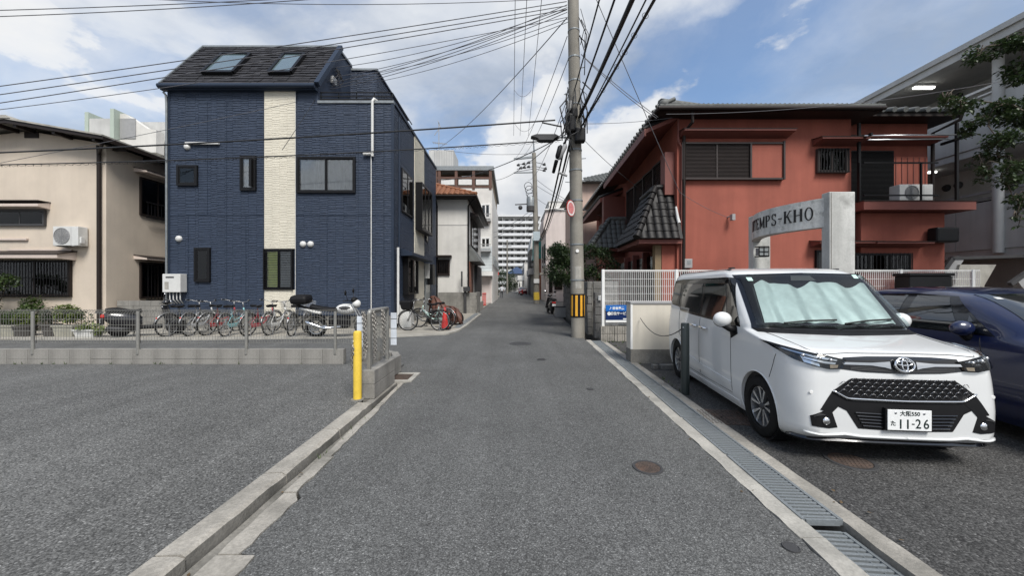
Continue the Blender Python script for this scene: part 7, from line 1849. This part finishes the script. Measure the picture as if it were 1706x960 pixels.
MB().lathe([(0,-.004),(.05,-.004),(.05,.004),(0,.004)],pc(2.55)+Vector((-.02,-.212,0)),16,'y').build('white_tag',M['whitem'],pl_)
MB().add([pc(1.45)+Vector((.19*math.sin(a),-.2*math.cos(a)-.004,0)) for a in (-.9,-.4,.1,.5)]+[pc(2.1)+Vector((.19*math.sin(a),-.2*math.cos(a)-.003,0)) for a in (-.9,-.4,.1,.5)],[(0,1,5,4),(1,2,6,5),(2,3,7,6)]).build('paint_patch',M['conc_l'],pl_)
# street cabinet cluster of splice boxes
for i,(px,py,w_,h_,m) in enumerate(((952,206,.22,.52,'black'),(966,226,.30,.42,'black'),(948,178,.14,.30,'grey'),(956,190,.2,.3,'blackp'))):
    c=P(px,py,10.75); MB().box(c.x-w_/2,c.x+w_/2,c.y-.14,c.y+.10,c.z-h_/2,c.z+h_/2).build('splice_box',M[m],pl_,bevel=.05)
# road sign seen edge-on
rs=thing('round_sign','round red and white traffic sign strapped to the utility pole, seen from the side','sign',P(951,347,10.7))
cS=P(951,347,10.62); q=MB().lathe([(0,-.006),(.235,-.006),(.235,.006),(0,.006)],(0,0,0),28,'y'); o=q.build('disc',M['redpl'],None)
o2=MB().lathe([(.165,-.009),(.215,-.009)],(0,0,0),28,'y').build('white_ring',M['whitem'],None); o3=MB().lathe([(0,-.009),(.165,-.009)],(0,0,0),28,'y').build('faded_face',mat('faded_red',(.62,.22,.22),.5,.25,9,40,.2),None); o4=MB().tube([(0,.0,0),(0,.22,0)],.02,6).build('bracket',M['dgrey'],None)
for oo in (o,o2,o3,o4): oo.parent=rs
rs.matrix_basis=Matrix.Translation(cS)@Matrix.Rotation(R(52),4,'Z')
# street lamp
sl_=thing('street_lamp','flat grey street lamp head on a thin arm from the utility pole','street lamp',P(930,233,11))
MB().prism([(X(884,11),Z(229,11)),(X(893,11),Z(225.5,11)),(X(925,11),Z(225.5,11)),(X(931,11),Z(229,11)),(X(924,11),Z(232,11)),(X(921,11),Z(235.5,11)),(X(898,11),Z(235.5,11)),(X(895,11),Z(232,11))],'y',10.88,11.12).build('lamp_head',M['dgrey'],sl_,bevel=.01); MB().tube([(X(929,11),11,Z(229,11)),(X(950,11),11,Z(229,11))],.025,8).build('arm',M['grey'],sl_)
tag(MB().tube([P(903,204,11),P(936,211,11)],.022,6).build('wire_arm',M['dgrey']),'short dark bracket arm sticking out left of the utility pole','bracket')
tag(MB().tube([P(930,287,10.9),P(945,293,10.9)],.035,8).build('sign_arm',M['grey']),'short grey tube lamp on the left flank of the utility pole','lamp')
# second pole
d2=33; p2=thing('utility_pole','second slimmer utility pole down the street with transformer and crossarms','utility pole',(X(893,d2),d2,0))
Q=lambda px,py:P(px,py,d2)
MB().tube([Q(894,507),Q(893,400),Q(891,300),Q(889.5,255)],[.26,.235,.20,.18],16).build('shaft',M['pole'],p2,smooth=40)
MB().tube([Q(890.5,262),Q(888,225)],[.08,.05],8).build('top_pipe',M['galv'],p2)
MB().tube([Q(894,500),Q(893.7,487)],[.265,.262],16).build('guard_sleeve',M['yellow'],p2)
MB().bar(Q(856,265),Q(893,261),.16).build('crossarm',M['galv'],p2); MB().bar(Q(856,288),Q(894,287),.10).build('crossarm',M['galv'],p2)
for (px,py) in ((863,275),(872,273),(880,271),(867,280),(873,279),(880,278),(906,274),(908,281),(906,284)): MB().tube([Q(px-2,py+.6),Q(px+2.5,py-.6)],[.07,.15],8).build('insulator',M['dgrey'],p2,smooth=True)
for (px,py) in ((891,270),(891,277),(891,281)): MB().tube([Q(px-30,py+5),Q(px,py),Q(px+18,py+4)],.03,5).build('insulator_wire',M['wireg'],p2)
MB().lathe([(0,0),(.33,0),(.36,.1),(.36,1.15),(.30,1.25),(0,1.3)],Q(884,352),16).build('transformer',M['galv'],p2,smooth=40); MB().lathe([(0,0),(.37,0),(.37,.45),(0,.45)],Q(884,352)+Vector((0,0,-.02)),16).build('transformer_base',M['dgrey'],p2)
MB().bar(Q(858,341),Q(878,340),.08).build('bracket',M['dgrey'],p2); MB().ball(Q(867,346),.2).build('fuse_cutout',M['dgrey'],p2)
MB().box(Q(888,0).x,Q(899,0).x,d2-.5,d2-.2,Z(402,d2),Z(387,d2)).build('control_box',mat('pale_blue_box',(.40,.47,.50),.5),p2); MB().box(Q(889,0).x,Q(898,0).x,d2-.32,d2-.27,Z(472,d2),Z(465,d2)).build('notice',M['whitem'],p2)
lo=MB(); 
for k in range(7): c=Q(880+k*1.5,310+k*6); lo.tube([c+Vector((.35*math.cos(a),0,.35*math.sin(a))) for a in [2*PI*j/12 for j in range(12)]],.025,4,closed=True)
lo.build('cable_loop',M['wire'],p2,kind='stuff')
# a third, far pole
d3=78; p3=thing('utility_pole','thin far utility pole in front of the distant apartment block','utility pole',(X(845,d3),d3,0)); MB().tube([P(845,490,d3),P(845,400,d3)],[.2,.14],10).build('shaft',M['pole'],p3); 
for py in (404,410): MB().bar(P(838,py,d3),P(852,py,d3),.12).build('crossarm',M['galv'],p3)

# ================================================================= overhead wires
def wire(label,a,b,sg_,r,m='wire',name='overhead_wire',extra=None,group=None):
    mb=MB().tube(sag(a,b,sg_,22),r,5,cap=False)
    if extra: extra(mb,sag(a,b,sg_,60))
    return tag(mb.build(name,M[m],smooth=True,fix=False),label,'wire',group)
def spiral(mb,pts,r=.04,turns=40):
    n=len(pts); out=[]
    for i in range(n*6-6):
        k=i//6; t=(i%6)/6; p=pts[k].lerp(pts[k+1],t); a=i/(n*6)*turns*2*PI; out.append(p+Vector((0,r*math.cos(a),-abs(r*math.sin(a))*1.3)))
    mb.tube(out,.005,4,cap=False)
pt=lambda py,dz=0:P(952,py,11)
for i,(y0,y1,l) in enumerate(((137,2,'uppermost'),(151,9,'middle'),(165,15,'lowest'))):
    a=P(0,y0,10); e=P(944,y1,11); s_=(a-e)*.45; wire(l+' of three long wires rising from the left edge across the blue house roof',a+s_+Vector((0,0,0)),e,.12,.012,'wireg')
for i,(px,py,y1,l) in enumerate(((560,112,20,'service wire from the pole to the ridge end of the blue roof'),(545,130,26,'service wire dropping to the bracket under the blue roof ridge'),(540,140,12,'thin service wire running to the white junction box on the blue house'),(533,152,33,'lowest service wire reaching the blue house balcony'),(530,148,24,'service wire just above the blue house balcony rail'))):
    wire(l,P(px,py,14.0),P(945,y1*.6,11),.25,.010,'wireg')
wire('thick communication cable crossing the cream and blue house fronts from the left',P(-200,262,10.5),P(925,200,11),.10,.024)
wire('lower spiral-wrapped cable crossing the house fronts to the utility pole',P(-200,277,10.5),P(935,233,11),.16,.018,extra=lambda m,p:spiral(m,p,.05,90))
wire('thin cable between the two thick ones crossing the cream stripe',P(-150,300,10.5),P(493,170,12.6),.05,.008,'wireg'); wire('thin sagging drop wire at the cream stripe',P(470,250,10.6),P(540,142,13.9),.02,.008)
wire('top left wire, upper of two at the sky corner',P(-100,19,9),P(500,-4,9.5),.04,.010,'wireg'); wire('top left wire, lower of two at the sky corner',P(-100,30,9),P(620,-10,9.5),.08,.010,'wireg')
for i,(px,py,dd,y1,l) in enumerate(((-150,200,9.5,40,'long wire sloping up from the far left below the top three'),(150,-8,10,-6,'wire leaving the top edge left of centre towards the pole head'),(585,128,15.2,44,'extra service wire ending at the blue stair tower'),(605,140,15.4,52,'lowest extra service wire to the blue stair tower'))):
    wire(l,P(px,py,dd),P(946,y1*.7,11),.22,.009,'wireg')
# high wires along the street
for i,(x,l) in enumerate(((.15,'left'),(.72,'middle'),(1.45,'right'))):
    wire(l+' high voltage wire running overhead along the street',Vector((x,33,15.0)),Vector((x*.8+.02,-6,14.6)),.35,.016,'wireg')
wire('slack jumper wire hanging between the high wires above the street',P(857,150,20),P(885,150,20),.35,.010,'wireg'); wire('second slack jumper wire below the first above the street',P(857,205,22),P(890,205,22),.5,.010,'wireg')
# bundles towards the camera on the right
for i,(x,z,r,l) in enumerate(((1.30,7.4,.018,'thin cable left of the heavy bundle coming over the viewer from the pole'),(1.62,6.9,.022,'second cable from the pole coming over the viewer'),(1.72,5.7,.045,'heaviest black cable coming over the viewer from the pole'),(2.02,5.75,.014,'thin wire beside the heavy black cable'),(2.30,5.6,.026,'ringed cable at the right of the bundle over the viewer'))):
    e=P((957,962,965,966,966)[i],(150,175,195,215,215)[i],10.9)
    wire(l,e,Vector((x+.12,-4,z+.25)),.22,r,'wire',extra=(lambda m,p:[m.tube([q+Vector((.05*math.cos(a),0,.05*math.sin(a))) for a in [2*PI*j/10 for j in range(10)]],.005,4,closed=True) for q in p[::2]]) if i==4 else None)
# away to the second pole
for i,(o_,l) in enumerate((((0,0),'left strand of the black cable pair descending to the second pole'),((6,1),'right strand of the black cable pair descending to the second pole'),((16,-2),'thin wire right of the cable pair going to the second pole'))):
    wire(l,P(942+o_[0],235+o_[1]*8,10.7),P(893+o_[0]*.3,402,32.8),.9,.032 if i<2 else .014)
mb=MB()
rr_=random.Random(4)
for k in range(16):
    a=P(948+rr_.uniform(-6,12),170+rr_.uniform(-30,60),10.7); e=P(944+rr_.uniform(-8,10),235+rr_.uniform(-20,25),10.6); mid=a.lerp(e,.5)+Vector((rr_.uniform(-.25,.25),rr_.uniform(-.2,.1),rr_.uniform(-.1,.1))); mb.tube([a,a.lerp(mid,.5)+Vector((.05,0,-.05)),mid,e.lerp(mid,.4),e],rr_.uniform(.010,.022),5)
for k in range(14):
    a=pc(rr_.uniform(6.6,10))+Vector((rr_.uniform(.12,.22),-.16,0)); e=a+Vector((rr_.uniform(-.1,.15),-.05,-rr_.uniform(.5,1.4))); mb.tube([a,a.lerp(e,.5)+Vector((rr_.uniform(0,.15),-.08,0)),e],rr_.uniform(.008,.02),5)
o=tag(mb.build('cable_bundle',M['wire'],smooth=True),'tangled black cable bundle tied to the utility pole','cable bundle'); o['kind']='stuff'
cl=thing('cable_closure','pair of grey and black cable splice tubes hanging left of the utility pole','cable closure',P(938,250,10.6))
MB().tube([P(943,240,10.6),P(941,244,10.6),P(932,262,10.6),P(930,266,10.6)],[.03,.075,.075,.03],10).build('splice_tube',M['grey'],cl,smooth=True); MB().tube([P(935,242,10.55),P(933,245,10.55),P(929,260,10.55),P(927,264,10.55)],[.03,.07,.07,.03],10).build('splice_tube',M['blackp'],cl,smooth=True); MB().tube([P(927,268,10.8),P(922,287,11.2)],[.06,.05],8).build('splice_tube',M['blackp'],cl,smooth=True)
for i,(a_,b__,sg2,l) in enumerate(((P(945,60,11),P(860,262,32.9),.5,'slanting feeder wire from the near pole top to the far crossarm'),(P(948,95,11),P(868,262,32.9),.6,'second feeder wire from the near pole to the far crossarm'),(P(950,150,11),P(880,300,32.9),.7,'sagging cable from the near pole to the far transformer'),(P(945,215,11),P(823,300,33),.4,'cable from the near pole to the cream block terrace'),(P(946,222,11),P(729,300,20.6),.35,'cable from the near pole to the corner of the white house'),(P(944,30,11),P(724,250,34.9),.5,'long wire from the near pole to the roof aerial tower'),(P(897,360,33),P(845,404,78),.8,'left wire from the second pole on to the far pole'),(P(897,368,33),P(850,406,78),.9,'right wire from the second pole on to the far pole'),(P(897,400,33),P(846,430,78),1.2,'lowest cable from the second pole on to the far pole'),(P(893,330,33),P(940,352,38),.2,'wire from the second pole to the pale pink building'))):
    wire(l,a_,b__,sg2,.012 if i<3 else .016,'wireg')
# to the red house
for (a,b_,l,dd) in (((1012,130),(1096,195),'upper of two service wires from the pole to the terracotta eave',.05),((1005,132),(1094,197),'lower of two service wires from the pole to the terracotta eave',.10)):
    wire(l,P(968,90,11),P(b_[0],b_[1],10.7),dd,.010,'wireg')
wire('long diagonal guy wire from the top of the pole to the terracotta wall bracket',P(990,-10,9.5),P(1132,320,10.9),.03,.010,'wireg'); wire('thin wire from the pole straight across to the terracotta roof',P(968,206,11),P(1120,196,10.8),.05,.007,'wireg'); wire('wire crossing from the terracotta roof corner to the grey apartments',P(1110,190,10.6),P(1706,128,10.4),.25,.008,'wireg')
wire('thin wire from the pole down to the far side of the terracotta house',P(970,230,11),P(1075,320,13.6),.1,.008,'wireg'); wire('wire from the wall bracket to the light on the terracotta wall',P(1132,320,10.9),P(1212,362,10.95),.06,.006,'wireg')
for i,(a,b_,l) in enumerate((((822,388,33),(890,345,33),'upper wire from the cream block to the second pole'),((822,396,33),(890,352,33),'lower wire from the cream block to the second pole'),((740,250,34),(890,255,33),'wire from the roof tower to the top of the second pole'),((895,300,33),(1000,360,24),'wire from the second pole to the pink house'),((895,310,33),(1040,372,18),'wire from the second pole to the far canopy'))):
    wire(l,P(*a),P(*b_),.25,.018,'wireg')

# ================================================================= plants
def leaf_cloud(mb,c,rad,n,size,rng,shape=1.0):
    for _ in range(n):
        while True:
            p=Vector((rng.uniform(-1,1),rng.uniform(-1,1),rng.uniform(-1,1)))
            if .35<p.length<1: break
        q=Vector(c)+Vector((p.x*rad[0],p.y*rad[1],p.z*rad[2])); a=Vector((rng.gauss(0,1),rng.gauss(0,1),rng.gauss(0,.7))).normalized(); u=a.cross(Vector((0,0,1)))
        if u.length<.1: u=Vector((1,0,0))
        u.normalize(); s=size*rng.uniform(.6,1.3); t=q+a*s; m=q+a*s*.45
        mb.add([q,m+u*s*.30+Vector((0,0,.02*s)),t-Vector((0,0,.15*s)),m-u*s*.30+Vector((0,0,.02*s))],[(0,1,2,3)])
def shrub(name,label,cat,loc,clumps,n,size,m,seed,trunk=None,branches=True):
    rng=random.Random(seed); t=thing(name,label,cat,loc); mb=MB(); br=MB(); done=[]
    for (c,rad) in clumps:
        leaf_cloud(mb,c,rad,int(n*rad[0]*rad[2]),size,rng)
        cc=Vector(c); b0=Vector(trunk or loc)
        if trunk and done:
            b0=min(done,key=lambda q:(q-cc).length)
        done.append(cc)
        midp=b0.lerp(cc,.5)+Vector((rng.uniform(-.1,.1),rng.uniform(-.1,.1),.15)); br.tube([b0+Vector((rng.uniform(-.04,.04),rng.uniform(-.04,.04),0)),midp,cc],[.022 if trunk else .02,.013,.005],6)
    mb.build('crown',M[m],t,fix=False,kind='stuff'); br.build('trunk',M['bark'],t,smooth=True); return t
rg_=random.Random(21)
# garden bush behind the pole
cl_=[]
for k in range(60):
    dd=rg_.uniform(12.8,18.5); px=rg_.uniform(921,1024) if dd<15 else rg_.uniform(915,968); py=rg_.uniform(414,470); cl_.append((P(px,py,dd),(rg_.uniform(.22,.42),rg_.uniform(.25,.45),rg_.uniform(.18,.34))))
shrub('garden_bush','dense dark green garden bush overhanging the stone wall','bush',(3.4,15,.5),cl_,3000,.095,'darklf',5,trunk=(3.4,15,1.0))
cl_=[]
for k in range(9): cl_.append((P(rg_.uniform(935,962),rg_.uniform(397,420),15.8),(.12,.12,.16)))
shrub('garden_bush','sparse upright twigs sticking out above the dense bush','bush',(3.1,15.8,1.6),cl_,1500,.09,'greenlf',6,trunk=(3.0,15.8,2.4))
# big tree at the right edge
cl_=[]
for (px,py,dd,s) in ((1720,200,9,.5),(1690,75,9.2,.55),(1640,95,9.5,.35),(1625,90,9.4,.22),(1700,120,9,.6),(1702,190,9,.75),(1665,175,9.1,.5),(1615,178,9.3,.42),(1590,172,9.3,.28),(1570,168,9.4,.18),(1640,200,9.1,.35),(1680,235,9,.6),(1625,222,9.2,.32),(1655,262,9.1,.35),(1632,275,9.1,.18),(1700,280,8.8,.5),(1685,300,8.9,.4),(1645,292,9.1,.28),(1700,330,8.8,.3),(1730,60,9,.7),(1750,160,9,.9),(1760,260,9,.8),(1700,372,8.8,.14),(1706,345,8.7,.25)):
    for q in range(4): c=P(px+rg_.uniform(-18,14),py+rg_.uniform(-9,9),dd+rg_.uniform(-.3,.3)); cl_.append((c,(s*.52,s*.55,s*.26)))
shrub('street_tree','leafy green tree leaning in from the right edge of the view','tree',(13.4,8.8,0),cl_,3400,.10,'treelf',8,trunk=(13.2,8.9,4.2)); MB().tube([(13.5,8.8,0),(13.4,8.85,2.2),(13.2,8.9,4.3)],[.17,.14,.10],10).build('trunk',M['bark'],[o for o in bpy.data.objects if o.name.startswith('street_tree')][0],smooth=True)
# left garden
cl_=[]
for k in range(26): dd=rg_.uniform(11.9,12.6); cl_.append((P(rg_.uniform(-60,58),rg_.uniform(462,560) if k%3 else rg_.uniform(500,560),dd),(.32,.25,.22)))
shrub('garden_bush','dark leafy shrub under the barred window of the cream house','bush',(-17.2,12.2,0),cl_,4200,.11,'greenlf',9)
def pot_plant(label,px,dd,w,h,potm,clumps,leaf,seed,trough=False,size=.085,n=7000):
    t=thing('potted_plant',label,'potted plant',(X(px,dd),dd,.03)); x=X(px,dd); mb=MB()
    if trough: mb.add([(x-w*.42,dd-.12,.03),(x+w*.42,dd-.12,.03),(x+w*.42,dd+.12,.03),(x-w*.42,dd+.12,.03),(x-w*.5,dd-.16,h),(x+w*.5,dd-.16,h),(x+w*.5,dd+.16,h),(x-w*.5,dd+.16,h)],[(3,2,1,0),(0,1,5,4),(1,2,6,5),(2,3,7,6),(3,0,4,7)]); mb.box(x-w*.52,x+w*.52,dd-.175,dd+.175,h-.04,h); 
    else: mb.lathe([(0,.0),(w*.36,.0),(w*.48,h-.05),(w*.52,h-.05),(w*.52,h),(w*.44,h),(w*.42,h-.04),(0,h-.05)],(x,dd,.03),16)
    mb.build('pot',M[potm],t,smooth=30); rng=random.Random(seed); lf=MB(); stm=MB()
    for (dx,z,rx,rz) in clumps: leaf_cloud(lf,(x+dx,dd,z),(rx,.20,rz),max(20,int(n*rx*rz)),size,rng); stm.tube([(x+dx*.3,dd,h-.04),(x+dx,dd,z)],[.012,.006],5)
    lf.build('foliage',M[leaf],t,fix=False,kind='stuff'); stm.build('stem',M['bark'],t)
pot_plant('low planter with yellowish shrubs at the left edge behind the fence',10,11.0,.9,.36,'pot',[(-.3,.62,.3,.2),(.25,.6,.3,.2)],'greenlf',31,True)
pot_plant('dark pot with trailing yellow green shrub left of the fence post',42,11.0,.5,.32,'potdk',[(0,.55,.36,.18)],'limelf',32)
pot_plant('dark square pot of small flowers right of the fence post',86,11.0,.42,.36,'potdk',[(0,.62,.25,.26)],'darklf',33)
pot_plant('large pale trough with a rounded bright green bush',114,11.0,.62,.36,'pot',[(-.05,.72,.34,.28),(.12,.66,.28,.22)],'limelf',34,True,n=9000)
pot_plant('pot with loose dark stems beside the round bush',136,11.2,.35,.25,'potdk',[(0,.55,.25,.3),(.2,.5,.2,.2)],'greenlf',35,n=1500)
pot_plant('white planter box of grassy lime leaves nearest the drainpipe',148,10.8,.60,.26,'whitep',[(0,.32,.34,.12),(.35,.22,.2,.1)],'limelf',36,True)
# verge plants down the street
shrub('verge_shrub','small round shrub at the foot of the far road sign','bush',(X(824,46),46,0),[(P(824,488,46),(.5,.4,.5))],900,.16,'darklf',41)
shrub('far_tree','dark conical tree beside the far white awning','tree',(X(848,92),92,0),[(P(848,478,92),(1.0,1.0,1.6)),(P(848,468,92),(.8,.8,1.2))],260,.35,'darklf',42)
for i,(px,py,s) in enumerate(((829,438,2.0),(838,446,2.2),(849,440,1.8),(825,462,1.6),(856,452,2.0))):
    shrub('far_tree',('leftmost','second','third','low left','rightmost')[i]+' hazy tree among wires below the apartment block','tree',(X(px,100+i*4),100+i*4,0),[(P(px,py+20,100+i*4),(s,s,s*1.3))],150,.4,'darklf',50+i)

# weeds and fallen leaves along the edges
wr=random.Random(77); wm=MB(); lm_=MB()
for k in range(70):
    if k<26: c=(wr.uniform(2.5,3.6),wr.uniform(9.9,10.12),-.01)
    elif k<44: c=(xr(0)+.6+wr.uniform(0,.05)+.044*(yy:=wr.uniform(5.2,9.8)),yy,-.005)
    elif k<58: c=(wr.uniform(-9.5,-3.2),7.0+wr.uniform(-.03,.0),.035)
    else: c=(-1.66+wr.uniform(-.05,.02),wr.uniform(3,5.6),-.03)
    for j in range(wr.randint(3,7)):
        a=wr.uniform(0,6.28); h=wr.uniform(.02,.07); d_=Vector((math.cos(a),math.sin(a),0)); p=Vector(c)+d_*.01; u=Vector((-d_.y,d_.x,0))*.006
        wm.add([p-u,p+u,p+d_*h*.5+Vector((0,0,h))],[(0,1,2)])
for k in range(90):
    q=wr.random()
    if q<.45: y=wr.uniform(1.5,9.5); c=(xr(y)+wr.choice([.03,.56,.62,.7])+wr.uniform(-.06,.06),y,.006)
    elif q<.8: c=(wr.uniform(-1.74,-1.66),wr.uniform(1,5.6),-.03)
    else: c=(wr.uniform(-1.5,1.5),wr.uniform(2,10),.004)
    a=wr.uniform(0,6.28); s_=wr.uniform(.008,.022); e=Vector((math.cos(a),math.sin(a),wr.uniform(-.1,.3)))*s_; u=Vector((-math.sin(a),math.cos(a),.1))*s_*.5; p=Vector(c)
    lm_.add([p-e,p+u+Vector((0,0,.003)),p+e,p-u],[(0,1,2,3)])
o=wm.build('weeds',M['greenlf'],fix=False); o['kind']='stuff'; o['label']='tiny weeds growing along wall feet and gutters'; o['category']='weeds'
o=lm_.build('leaf_litter',mat('dry_leaf',(.10,.065,.03),.8,.4,30,60,.2),fix=False); o['kind']='stuff'; o['label']='scattered dry leaf bits along the kerbs'; o['category']='leaf litter'
